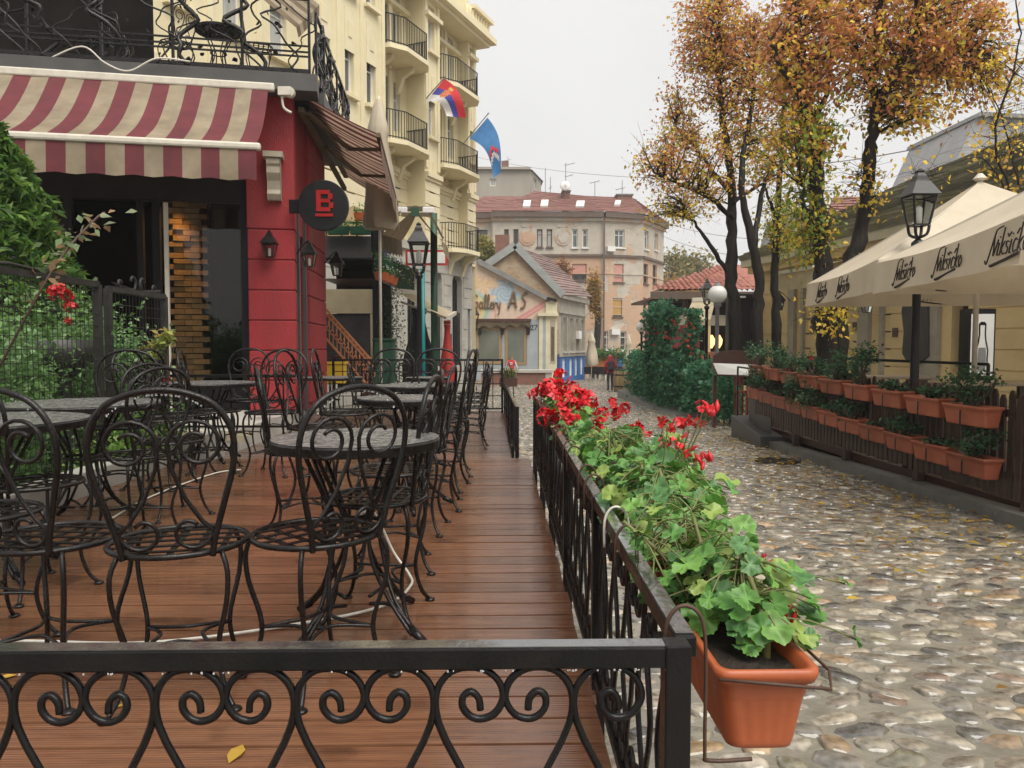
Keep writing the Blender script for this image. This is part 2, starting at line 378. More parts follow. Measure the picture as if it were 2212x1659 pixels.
for i in range(len(vis)):
    me = bpy.data.meshes.new('cobblestone'); c = Vector((vis[i][0], vis[i][1], gz(vis[i][1])))
    me.from_pydata([tuple(p - np.array(c)) for p in V[i]], [], [tuple(t) for t in f]); me.polygons.foreach_set('use_smooth', [True] * len(f))
    a = me.attributes.new('col', 'FLOAT_COLOR', 'POINT'); a.data.foreach_set('color', C[i].astype('f').ravel()); me.materials.append(M['cobble'])
    piece('cobblestone', me, street, c)
def bulk(name, st, n, rings, h):
    V, f, C = stone_geo(st, n, rings, h); N, k = V.shape[:2]
    F = (f[None] + (np.arange(N) * k)[:, None, None]).reshape(-1, 3)
    return fast_mesh(name, V.reshape(-1, 3), F, M['cobble'], street, C.reshape(-1, 4), 'stuff', True)
bulk('cobbles', rest, 10, RG, .012)
RF = [(1.05, -.4), (.95, .5), (.5, 1.0)]
far = stones(-1.2, 7.5, 15, 32, .19, .14, lambda x, y: x < 5.15 + (y > 31) * 4) + stones(-3, 13, 32, 62, .26, .21, lambda x, y: True)
bulk('far_cobbles', far, 7, RF, .016)
# manhole cover
p = at(1680, 1007, 11.2); b = MB().lathe([(.33, -.02), (.33, .024), (.30, .026), (.29, .018), (.0, .02)], (p.x, 11.2, gz(11.2)), 24)
tag(b.build('manhole_cover', M['iron_far'], None), 'dark round iron manhole cover set in the cobbles before the slat fence', 'manhole cover')
# ------------------------------------------------------------------ timber decks
def mk_deck(name, c1, c2):
    m = mk(name, c1, c2, 5, .06, 0, 0, None, .26, .7, (.8, 9, 9), .3, .7, .22)
    t = m.node_tree; bs = t.nodes['Principled BSDF']
    tcn = t.nodes.new('ShaderNodeTexCoord'); sx = t.nodes.new('ShaderNodeSeparateXYZ'); t.links.new(tcn.outputs['Object'], sx.inputs[0])
    w = t.nodes.new('ShaderNodeMath'); w.operation = 'MULTIPLY'; w.inputs[1].default_value = 2 * math.pi / .0115; t.links.new(sx.outputs['Y'], w.inputs[0])
    s_ = t.nodes.new('ShaderNodeMath'); s_.operation = 'SINE'; t.links.new(w.outputs[0], s_.inputs[0])
    n = t.nodes.new('ShaderNodeTexNoise'); n.inputs['Scale'].default_value = 7; n.inputs['Detail'].default_value = 4; t.links.new(tcn.outputs['Object'], n.inputs['Vector'])
    ad = t.nodes.new('ShaderNodeMath'); ad.operation = 'MULTIPLY_ADD'; ad.inputs[1].default_value = .5; t.links.new(s_.outputs[0], ad.inputs[0])
    q = t.nodes.new('ShaderNodeMath'); q.operation = 'MULTIPLY'; q.inputs[1].default_value = 2.2; t.links.new(n.outputs['Fac'], q.inputs[0]); t.links.new(q.outputs[0], ad.inputs[2])
    bp = t.nodes.new('ShaderNodeBump'); bp.inputs['Strength'].default_value = .22; bp.inputs['Distance'].default_value = .003
    t.links.new(ad.outputs[0], bp.inputs['Height']); t.links.new(bp.outputs[0], bs.inputs['Normal'])
    # dark damp patches
    oi = t.nodes.new('ShaderNodeObjectInfo'); mp = t.nodes.new('ShaderNodeVectorMath'); mp.operation = 'ADD'
    sc_ = t.nodes.new('ShaderNodeVectorMath'); sc_.operation = 'SCALE'; sc_.inputs['Scale'].default_value = 40
    cb = t.nodes.new('ShaderNodeCombineXYZ'); t.links.new(oi.outputs['Random'], cb.inputs[0]); t.links.new(oi.outputs['Random'], cb.inputs[2]); t.links.new(cb.outputs[0], sc_.inputs[0])
    t.links.new(tcn.outputs['Object'], mp.inputs[0]); t.links.new(sc_.outputs[0], mp.inputs[1])
    for nd in [x for x in t.nodes if x.type == 'MAPPING']: t.links.new(mp.outputs[0], nd.inputs['Vector'])
    n2 = t.nodes.new('ShaderNodeTexNoise'); n2.inputs['Scale'].default_value = 3.2; n2.inputs['Detail'].default_value = 8; t.links.new(mp.outputs[0], n2.inputs['Vector'])
    rp = t.nodes.new('ShaderNodeValToRGB'); rp.color_ramp.elements[0].position = .56; rp.color_ramp.elements[1].position = .72
    rp.color_ramp.elements[0].color = (1, 1, 1, 1); rp.color_ramp.elements[1].color = (.5, .47, .46, 1); t.links.new(n2.outputs['Fac'], rp.inputs[0])
    ml = t.nodes.new('ShaderNodeMixRGB'); ml.blend_type = 'MULTIPLY'; ml.inputs[0].default_value = 1
    old = bs.inputs['Base Color'].links[0].from_socket; t.links.new(old, ml.inputs[1]); t.links.new(rp.outputs[0], ml.inputs[2]); t.links.new(ml.outputs[0], bs.inputs['Base Color'])
    return m
M['deck'] = mk_deck('wet red brown decking', (.205, .094, .048), (.115, .050, .028))
M['deck2'] = mk_deck('wet grey brown decking', (.16, .095, .07), (.10, .06, .043))
def deck(name, x0, x1, y0, y1, z, mat, skew=0, curve=0, lo=None):
    root = struct(bpy.data.objects.new(name, None)); col.objects.link(root); root.location = (x0, y0, z); OFF[root.name] = Vector((x0, y0, z))
    pitch = .1385; y = y0; i = 0; cache = {}
    while y < y1:
        t = (y - y0) / (y1 - y0)
        L = x1 + skew * t + curve * t * (1 - t) - x0 + rnd.uniform(-.006, .006); key = round(L, 3)
        if key not in cache:
            w = pitch - .006; m_ = MB(); e = .003
            m_.hexa([(0, 0, -.028), (L, 0, -.028), (L, w, -.028), (0, w, -.028), (0, e, 0), (L - e, e, 0), (L - e, w - e, 0), (0, w - e, 0)])
            cache[key] = mesh_of(m_, mat)
        piece('deck_board', cache[key], root, (x0, y, z + rnd.uniform(-.002, .0015)), (rnd.uniform(-.008, .008), 0, rnd.uniform(-.0008, .0008)))
        y += pitch; i += 1
    m_ = MB()
    for k in range(6):
        xx = x0 + (x1 - .06 - x0) * k / 5; m_.box(xx - .03, xx + .03, y0, y1, z - .13, z - .031)
    m_.box(x0, x1 - .03, y1 - .04, y1 + .0, gz(y1), z - .032)
    m_.build('joists', M['wood_d'], root); return root
deck('timber_deck', -2.86, .285, .45, 7.05, 0, M['deck'], .01, .02)
deck('lower_timber_deck', -4.2, .16, 7.12, 13.5, -.12, M['deck2'], -.10)
# pale kerb along the garden, tiled step before the red house
b = MB().box(-3.02, -2.87, .3, 8.1, -.5, .17); struct(b.build('garden_kerb', M['kerbw'], None, bevel=.012))
st = struct(bpy.data.objects.new('tiled_step', None)); col.objects.link(st); st.location = (-5, 8.4, 0); OFF[st.name] = Vector((-5, 8.4, 0))
MB().box(-6.2, -2.86, 8.40, 11.2, -.5, .115).build('step_core', M['kerbw'], st)
M['tile'] = mk('cream wall tile', (.52, .44, .30), (.42, .36, .25), 9, .35, rand=.18)
tm = mesh_of(MB().box(0, .19, -.012, 0, 0, .055), M['tile'])
for r_ in range(2):
    for k in range(17): piece('tile', tm, st, (-6.15 + k * .2 + (r_ % 2) * .1, 8.40, .0 + r_ * .058))
MB().box(-9, -3.02, .3, 11.2, -.5, -.02).build('garden_soil', M['soil'])
struct(bpy.data.objects['garden_soil'])
# ------------------------------------------------------------------ wrought iron furniture
def smooth(pts, n=6, closed=False):
    pts = [Vector(p) for p in pts]; N = len(pts); out = []
    for i in range(N if closed else N - 1):
        if closed: p0, p1, p2, p3 = pts[i - 1], pts[i], pts[(i + 1) % N], pts[(i + 2) % N]
        else: p0, p1, p2, p3 = pts[max(i - 1, 0)], pts[i], pts[i + 1], pts[min(i + 2, N - 1)]
        for k in range(n):
            t = k / n; out.append(.5 * ((2 * p1) + (p2 - p0) * t + (2 * p0 - 5 * p1 + 4 * p2 - p3) * t * t + (3 * p1 - p0 - 3 * p2 + p3) * t ** 3))
    if not closed: out.append(pts[-1])
    return out
def spiral(cx, cz, r0, r1, a0, a1, n):
    return [(cx + (r0 + (r1 - r0) * k / n) * math.cos(a0 + (a1 - a0) * k / n), cz + (r0 + (r1 - r0) * k / n) * math.sin(a0 + (a1 - a0) * k / n)) for k in range(n + 1)]
def chair_proto(label):
    t = thing('iron_chair', label, 'chair', (0, 0, 0), 'wrought iron chairs on the terrace')
    bk = lambda x, z: (x, -.165 - (z - .46) * .15, z)
    half = [(-.118, .452), (-.128, .51), (-.158, .62), (-.185, .73), (-.180, .82), (-.136, .888), (-.068, .920), (0, .929)]
    hoop = half + [(-x, z) for x, z in half[-2::-1]]
    MB().tube(smooth([bk(*p) for p in hoop], 4), .0092, 7).build('back_hoop', M['iron'], t, True)
    for s in (-1, 1):
        pts = spiral(-.088, .775, .029, .076, 2.75 * math.pi, 0, 26) + [(-.020, .71), (-.054, .62), (-.095, .555)] + spiral(-.064, .528, .060, .024, 1.0 * math.pi, 2.75 * math.pi, 16)
        MB().tube([bk(s * -x, z) for x, z in pts], .0060, 6).build('back_scroll', M['iron'], t, True)
    MB().tube([(.196 * math.cos(a), .19 * math.sin(a), .46) for a in [2 * math.pi * k / 28 for k in range(28)]], .0092, 7, True).build('seat_ring', M['iron'], t, True)
    for k in range(5):
        q = -.135 + k * .0675; L = math.sqrt(.19 ** 2 - q * q)
        MB().bar((q, -L * .95, .458), (q, L * .95, .458), .017, .004).build('seat_strap', M['iron'], t)
        MB().bar((-L, q * .95, .462), (L, q * .95, .462), .017, .004).build('seat_strap', M['iron'], t)
    for sx in (-1, 1):
        for sy in (-1, 1):
            d = Vector((sx * .70, sy * .71, 0))
            prof = [(.198, .455), (.222, .40), (.215, .31), (.180, .20), (.178, .13), (.205, .05), (.242, .006)]
            L = MB().tube(smooth([(d.x * r, d.y * r, z) for r, z in prof], 3), .0080, 6)
            lg = L.build('leg', M['iron'], t, True)
            MB().lathe([(.013, 0), (.021, .003), (.019, .008), (.009, .013)], (d.x * .244, d.y * .244, 0), 10).build('foot', M['iron'], lg, True)
    for k in range(4):
        a0 = math.pi / 4 + k * math.pi / 2; a1 = a0 + math.pi / 2; am = (a0 + a1) / 2
        p0 = (.178 * math.cos(a0), .178 * math.sin(a0), .16); p1 = (.178 * math.cos(a1), .178 * math.sin(a1), .16); pm = (.06 * math.cos(am), .06 * math.sin(am), .175)
        MB().tube(smooth([p0, pm, p1], 5), .006, 5).build('stretcher', M['iron'], t, True)
    return t
def table_proto(r, label):
    t = thing('iron_table', label, 'table', (0, 0, 0), 'round iron tables on the terrace')
    top = MB().lathe([(r - .012, .672), (r, .676), (r + .002, .704), (r - .004, .711)], (0, 0, 0), 44).build('table_rim', M['iron'], t, False)
    # hammered top: a fine disc with small ridges
    b = MB(); nrg = 26; sg = 60; b.v.append((0, 0, .7125))
    for i in range(1, nrg + 1):
        for j in range(sg):
            rr = (r - .003) * i / nrg; a = 2 * math.pi * j / sg
            x, y = rr * math.cos(a), rr * math.sin(a)
            b.v.append((x, y, .7125 + .0022 * math.sin(x * 95 + 2.5 * math.sin(y * 60)) * math.sin(y * 120 + 2 * math.sin(x * 70)) * (i < nrg)))
    for j in range(sg): b.f.append((0, 1 + j, 1 + (j + 1) % sg)); b.m.append(0)
    for i in range(nrg - 1):
        for j in range(sg):
            a, c = 1 + i * sg + j, 1 + i * sg + (j + 1) % sg; b.f.append((a, a + sg, c + sg, c)); b.m.append(0)
    b.build('table_top', M['iron_top'], t, True)
    k_ = min(1, r / .3 * .85 + .15)
    for k in range(4):
        a = math.pi / 4 + k * math.pi / 2 + .2; c, s = math.cos(a), math.sin(a)
        for w in (-.03, .03):
            prof = [(.225 * k_, .675), (.15, .54), (.095, .43), (.085, .36), (.105, .26), (.17, .13), (.27, .03)]
            MB().tube(smooth([(c * q - s * w * (1 if i < 5 else .4), s * q + c * w * (1 if i < 5 else .4), z) for i, (q, z) in enumerate(prof)], 3), .0085, 6).build('leg', M['iron'], t, True)
        MB().tube([(c * .255, s * .255, .045), (c * .315, s * .315, .012)], [.017, .013], 7).build('foot', M['iron'], t, True)
        a2 = a + math.pi / 4; MB().tube(smooth([(c * .26, s * .26, .05), (c * .17, s * .17, .115), (c * .06, s * .06, .10)], 4), .0075, 5).build('brace', M['iron'], t, True)
    MB().tube([(.105 * math.cos(a), .105 * math.sin(a), .39) for a in [2 * math.pi * k / 20 for k in range(20)]], .009, 6, True).build('ring', M['iron'], t, True)
    return t
small = table_proto(.305, 'small round hammered table nearest the camera, dripping wet, in the middle of the deck')
big = table_proto(.435, 'large round table before the mesh fence, left, second from the camera')
small.location = (-.52, 2.82, 0); big.location = (-2.44, 4.55, 0)
TG = 'round iron tables on the terrace'
for s_, x, y, z, l in (
    (big, -2.33, 3.5, 0, 'large round table cut by the left edge of the picture, nearest the fence'),
    (small, -.60, 4.95, 0, 'second small round table behind the nearest one, glistening with rain'),
    (small, -.74, 6.45, 0, 'third small round table in the row, under two hoop-backed chairs'),
    (big, -2.62, 6.95, 0, 'large round table by the tall gate post before the dark shop glass'),
    (big, -2.36, 11.0, -.12, 'large round table beside the red corner pillar'),
    (small, -.98, 9.2, -.12, 'small round table near the start of the lower deck'),
    (small, -1.0, 10.9, -.12, 'small round table at the far end of the lower deck')):
    copy_tree(s_, (x, y, z), rnd.uniform(0, 6), l, TG)
chair0 = chair_proto('hoop-backed iron chair in front of the nearest small table, turned towards the left')
chair0.location = (-.57, 2.40, 0); chair0.rotation_euler = (0, 0, R(46))
CG = 'wrought iron chairs on the terrace'
for x, y, a, z, l in (
    (-.96, 2.31, 12, 0, 'iron chair with its back to the camera, left of the nearest small table'),
    (-1.37, 2.36, -8, 0, 'second iron chair from the left edge with its back to the camera'),
    (-1.99, 3.30, -28, 0, 'iron chair at the left edge pulled up to the cut-off large table'),
    (-1.83, 2.72, -35, 0, 'iron chair cut by the left edge, in front of the large table'),
    (-.47, 2.97, 84, 0, 'iron chair tucked under the nearest small table, back towards the flower rail'),
    (-.50, 3.62, 98, 0, 'iron chair directly behind the nearest small table, back towards the flower rail'),
    (-.48, 4.35, 86, 0, 'third iron chair in the row along the walkway'),
    (-.44, 4.98, 92, 0, 'fourth iron chair in the row along the walkway, at the second small table'),
    (-.43, 5.62, 83, 0, 'fifth iron chair in the row along the walkway'),
    (-.42, 6.25, 95, 0, 'last iron chair of the walkway row before the deck steps down'),
    (-1.10, 4.30, -70, 0, 'iron chair facing the walkway, left of the second small table'),
    (-1.18, 5.15, -96, 0, 'iron chair on the left side of the second small table, half hidden'),
    (-1.22, 6.2, -85, 0, 'iron chair on the left side of the third small table'),
    (-.98, 6.86, 176, 0, 'hoop-backed chair facing the camera at the deck step, left of its twin'),
    (-.52, 6.86, 186, 0, 'hoop-backed chair facing the camera at the deck step, right of its twin'),
    (-2.55, 5.22, 192, 0, 'iron chair facing the camera between the large table and the mesh fence'),
    (-2.50, 5.72, -98, 0, 'iron chair turned sideways by the gate, nearest of three'),
    (-2.50, 6.12, -94, 0, 'iron chair turned sideways by the gate, middle of three'),
    (-2.36, 6.42, -76, 0, 'iron chair turned sideways by the gate, farthest of three'),
    (-2.02, 4.75, -130, 0, 'iron chair at the right side of the large table by the fence'),
    (-1.95, 4.15, 60, 0, 'iron chair in front of the large table by the fence, half turned'),
    (-2.52, 7.62, 181, 0, 'iron chair facing the camera before the dark shop glass'),
    (-1.84, 6.30, 171, 0, 'lone iron chair facing the camera before the red pillar'),
    (-.30, 8.75, 88, -.12, 'first iron chair in the lower deck row, back to the street'),
    (-.34, 9.55, 94, -.12, 'second iron chair in the lower deck row, back to the street'),
    (-.37, 10.4, 86, -.12, 'third iron chair in the lower deck row, back to the street'),
    (-.40, 11.3, 92, -.12, 'fourth iron chair in the lower deck row, back to the street'),
    (-1.55, 9.3, -88, -.12, 'iron chair on the lower deck facing the street'),
    (-1.6, 10.9, -80, -.12, 'iron chair at the far end of the lower deck facing the street'),
    (-2.0, 11.9, 176, -.12, 'iron chair behind the table beside the red corner pillar'),
    (-2.9, 9.7, -20, -.12, 'iron chair before the table beside the red corner pillar')):
    copy_tree(chair0, (x, y, z), R(a), l, CG, 1.09 if (y > 4.9 and z == 0) else 1.0)
# ------------------------------------------------------------------ deck railings
R_ = .0535
def scroll_mesh(zt, zb, mirror):
    u = [(-.31, -.33), (-.27, .0), (-.05, .21), (.17, .08), (.20, -.22), (.0, -.5), (-.32, -.60), (-.72, -.45), (-.97, .0), (-.86, .48), (-.5, .82), (0, .93), (.5, .81), (.86, .42), (.98, -.05), (.92, -.6), (.68, -1.25)]
    cz = zt - .93 * R_; mid = (zt + zb) / 2; k = (cz - mid) / R_
    s = -1 if mirror else 1
    top = [(s * x * R_, 0, cz + z * R_) for x, z in u] + [(s * -.35 * R_, 0, mid)]
    pts = top + [(x, 0, zt + zb - z) for x, _, z in top[-2::-1]]
    return mesh_of(MB().tube(smooth(pts, 3), .0060, 6), M['rail'], True)
SC = [scroll_mesh(.555, .055, m) for m in (False, True)]
def railing(name, label, p0, p1, zt, posts, z0, grp='low black railings round the decks', low=.05):
    p0 = Vector((*p0, 0)); p1 = Vector((*p1, 0)); d = (p1 - p0); L = d.length; d.normalize(); ang = math.atan2(d.y, d.x)
    t = thing(name, label, 'railing', (p0.x, p0.y, z0), grp)
    at_ = lambda s, z: p0 + d * s + Vector((0, 0, z + z0))
    MB().bar(at_(0, zt - .0165), at_(L, zt - .0165), .034, .033).build('top_rail', M['rail'], t, bevel=.003); MB().bar(at_(.012, zt + .0012), at_(L - .012, zt + .0012), .029, .0016).build('water_film', M['film'], t)
    MB().bar(at_(0, low - .012), at_(L, low - .012), .028, .024).build('bottom_rail', M['rail'], t)
    for s in posts: MB().bar(at_(s, -.55), at_(s, zt + .003), .04, .04, up=(d.x, d.y, 0)).build('post', M['rail'], t, bevel=.003)
    return t, at_, L, ang
def scrolls(t, at_, L, ang, s0, first=0):
    s = s0; k = first
    while s < L - .04:
        q = at_(s, 0); piece('scroll', SC[k % 2], t, q, (0, 0, ang)); s += 2 * R_; k += 1
t, at_, L, ang = railing('scroll_railing', 'black scroll railing across the front of the deck, rain on its top bar', (.275, 1.16), (-2.4, 1.16), .59, (0, 1.9), 0)
t2 = t; s = .02 + R_ + .02; k = 0
scrolls(t, at_, L, ang, .105, 0)
t, at_, L, ang = railing('scroll_railing', 'long black scroll railing with flower boxes along the street side', (.297, 1.185), (.345, 7.05), .59, (1.12, 2.24, 3.36, 4.48, L + 3.19 if False else 5.84), 0)
scrolls(t, at_, L, ang, .09, 0)
t, at_, L, ang = railing('bar_railing', 'low black bar railing along the street side of the lower deck', (.20, 7.92), (.125, 13.4), .53, (0, 1.35, 2.7, 4.05, 5.46), -.12)
bm_ = mesh_of(MB().box(-.006, .006, -.006, .006, .05, .5), M['rail'])
for k in range(78): piece('baluster', bm_, t, at_(.07 * k + .05, 0), (0, 0, ang))
# black grid railing that closes the lower deck, and one before the red house
def grid_rail(name, label, p0, p1, z0, h, nx, nz, curls=False):
    t, at_, L, ang = railing(name, label, p0, p1, h, (0, L_ := (Vector(p1) - Vector(p0)).length), z0)
    for k in range(1, nx): MB().bar(at_(L * k / nx, .05), at_(L * k / nx, h - .03), .014, .014, up=(0, 1, 0)).build('baluster', M['rail'], t)
    for k in range(1, nz): MB().bar(at_(0, .05 + (h - .05) * k / nz), at_(L, .05 + (h - .05) * k / nz), .014, .014).build('crossbar', M['rail'], t)
    if curls:
        for k in range(nx):
            pts = spiral(0, 0, .03, .05, 0, 4.4, 12); c = at_(L * (k + .5) / nx, h * .55)
            MB().tube([c + Vector((x * math.cos(ang), x * math.sin(ang), z)) for x, z in pts], .006, 5).build('curl', M['rail'], t, True)
grid_rail('grid_railing', 'black grid railing closing the far end of the lower deck', (-2.9, 13.62), (.08, 13.62), -.12, .92, 18, 4)
grid_rail('grid_railing', 'black curled railing at the foot of the red pillar', (-3.95, 8.62), (-2.2, 8.62), .1, .62, 9, 2, True)
# ------------------------------------------------------------------ flower boxes and their plants
def box_mesh(L, wt, wb, h, mat, flutes=True):
    """open trough along x: rounded, fluted sides, rolled rim"""
    def loop(L_, w_, z, fl):
        pts = []; r = .022; n = 5
        cs = [(L_ / 2 - r, w_ / 2 - r, 0), (-L_ / 2 + r, w_ / 2 - r, 1), (-L_ / 2 + r, -w_ / 2 + r, 2), (L_ / 2 - r, -w_ / 2 + r, 3)]
        for i, (cx, cy, q) in enumerate(cs):
            for k in range(n): a = q * math.pi / 2 + k * math.pi / 2 / (n - 1); pts.append((cx + r * math.cos(a), cy + r * math.sin(a)))
            nx_, ny_, q2 = cs[(i + 1) % 4]; a = q2 * math.pi / 2
            ex, ey = nx_ + r * math.cos(a), ny_ + r * math.sin(a); m = 47 if i in (0, 2) else 15
            sx, sy = pts[-1]; ox, oy = math.cos(a), math.sin(a)
            for k in range(1, m): 
                d = fl * (-.5 + .5 * math.cos(2 * math.pi * k / 4)); t = k / m
                pts.append((sx + (ex - sx) * t + ox * d, sy + (ey - sy) * t + oy * d))
        return [(x, y, z) for x, y in pts]
    k = lambda t: (L - (wt - wb) * 1.0 * (1 - t), wb + (wt - wb) * t)
    F_ = .0022 if flutes else 0
    rows = [loop(*[q - .02 for q in k(0)], 0, 0), loop(*k(0), .006, 0), loop(*k(.1), h * .1, 0), loop(*k(.14), h * .14, F_), loop(*k(.60), h * .60, F_), loop(*k(.63), h * .63, 0), loop(*[q + .003 for q in k(.66)], h * .66, 0), loop(*[q + .003 for q in k(.82)], h * .82, 0)]
    rows += [loop(*[q + .018 for q in k(.84)], h * .84, 0), loop(*[q + .022 for q in k(.92)], h * .92, 0), loop(*[q + .018 for q in k(.99)], h * .99, 0), loop(*[q + .006 for q in k(1)], h, 0), loop(*[q - .008 for q in k(.99)], h * .985, 0), loop(*[q - .012 for q in k(.8)], h * .8, 0)]
    b = MB(); n = len(rows[0])
    for r_ in rows: b.v += r_
    for i in range(len(rows) - 1):
        for j in range(n): j2 = (j + 1) % n; b.f.append((i * n + j, i * n + j2, (i + 1) * n + j2, (i + 1) * n + j)); b.m.append(0)
    b.f.append(tuple(range(n - 1, -1, -1))); b.m.append(0)
    return mesh_of(b, mat, True), rows[-1]
def soil_mesh(ring, z):
    b = MB(); xs = [p[0] for p in ring]; ys = [p[1] for p in ring]; x0, x1, y0, y1 = min(xs), max(xs), min(ys), max(ys)
    b.grid(lambda u, v: (x0 + (x1 - x0) * u, y0 + (y1 - y0) * v, z + rnd.uniform(-.006, .008)), 22, 7); return mesh_of(b, M['soil'], True)
BOX, ring = box_mesh(.60, .158, .112, .152, M['terra']); SOIL = soil_mesh(ring, .125)
def geranium_leaf(seed, r=1.0):
    q = random.Random(seed); n = 40; V = [(0, -.12, 0)]; cup = q.uniform(.1, .34); lob = q.choice((5, 6, 7)); ph = q.uniform(0, 1)
    for ring_ in (.55, 1.0):
        for k in range(n):
            a = -math.pi / 2 + .22 + (2 * math.pi - .44) * k / (n - 1)
            w = 1 + .075 * math.cos(lob * (a + ph)) + .05 * math.cos(3 * lob * a) - .25 * max(0, 1 - abs(a + math.pi / 2) / .7) - .25 * max(0, 1 - abs(a - 1.5 * math.pi) / .7)
            x, y = ring_ * w * math.cos(a), ring_ * w * math.sin(a)
            V.append((x, y, cup * ring_ ** 2 * .6 + .16 * ring_ * math.sin(a * 3 + seed) + .09 * ring_ * math.cos(lob * a) - .05))
    F = [(0, 1 + k, 2 + k) for k in range(n - 1)] + [(1 + k, 1 + n + k, 2 + n + k, 2 + k) for k in range(n - 1)]
    return V, F
GREENS = [(.11, .28, .06), (.14, .32, .07), (.08, .21, .055), (.13, .30, .06), (.17, .34, .07), (.11, .25, .08), (.12, .30, .05), (.26, .36, .08)]
LEAVES = []
for s_ in range(16):
    V, F = geranium_leaf(s_); me = bpy.data.meshes.new('leaf'); me.from_pydata(V, [], F); me.materials.append(M['leaf_big'])
    c = GREENS[s_ % 8]; cc = [[*[x * (1.25 if i == 0 else 1.0) for x in c], 1] for i in range(len(V))]
    n = (len(V) - 1) // 2
    for i in range(1, n + 1): cc[i] = [c[0] * .72, c[1] * .72, c[2] * .75, 1] if s_ % 3 else cc[i]
    a = me.attributes.new('col', 'FLOAT_COLOR', 'POINT'); a.data.foreach_set('color', np.array(cc, 'f').ravel())
    me.polygons.foreach_set('use_smooth', [True] * len(F)); LEAVES.append(me)
def umbel(seed, n, r):
    q = random.Random(seed); b = MB()
    for _ in range(n):
        d = Vector((q.gauss(0, 1), q.gauss(0, 1), q.gauss(.35, .8))).normalized(); c = d * r * q.uniform(.6, 1.05)
        u = d.orthogonal().normalized(); w = d.cross(u)
        for k in range(5):
            a = 2 * math.pi * k / 5 + q.uniform(-.3, .3); e = u * math.cos(a) + w * math.sin(a); f_ = d.cross(e)
            l = r * q.uniform(.6, .95); p0 = c; p1 = c + e * l * .55 + f_ * l * .34 + d * l * .18; p2 = c + e * l + d * l * q.uniform(.05, .4); p3 = c + e * l * .55 - f_ * l * .34 + d * l * .18
            b.quad(p0, p1, p2, p3)
    return mesh_of(b, M['petal'])
UMB = [umbel(i, 10 + 2 * (i % 3), .03) for i in range(5)]
BELL = [umbel(20 + i, 2, .016) for i in range(4)]
BUD = mesh_of(MB().lathe([(.001, -.02), (.006, -.012), (.007, 0), (.003, .012), (.0005, .018)], seg=7), M['petal'], True)
def leaf_rot(tilt_dir, tilt):
    n = Vector((math.sin(tilt) * math.cos(tilt_dir), math.sin(tilt) * math.sin(tilt_dir), math.cos(tilt)))
    q = Vector((0, 0, 1)).rotation_difference(n); return (q.to_matrix() @ Matrix.Rotation(rnd.uniform(0, 6.28), 3, 'Z')).to_euler()
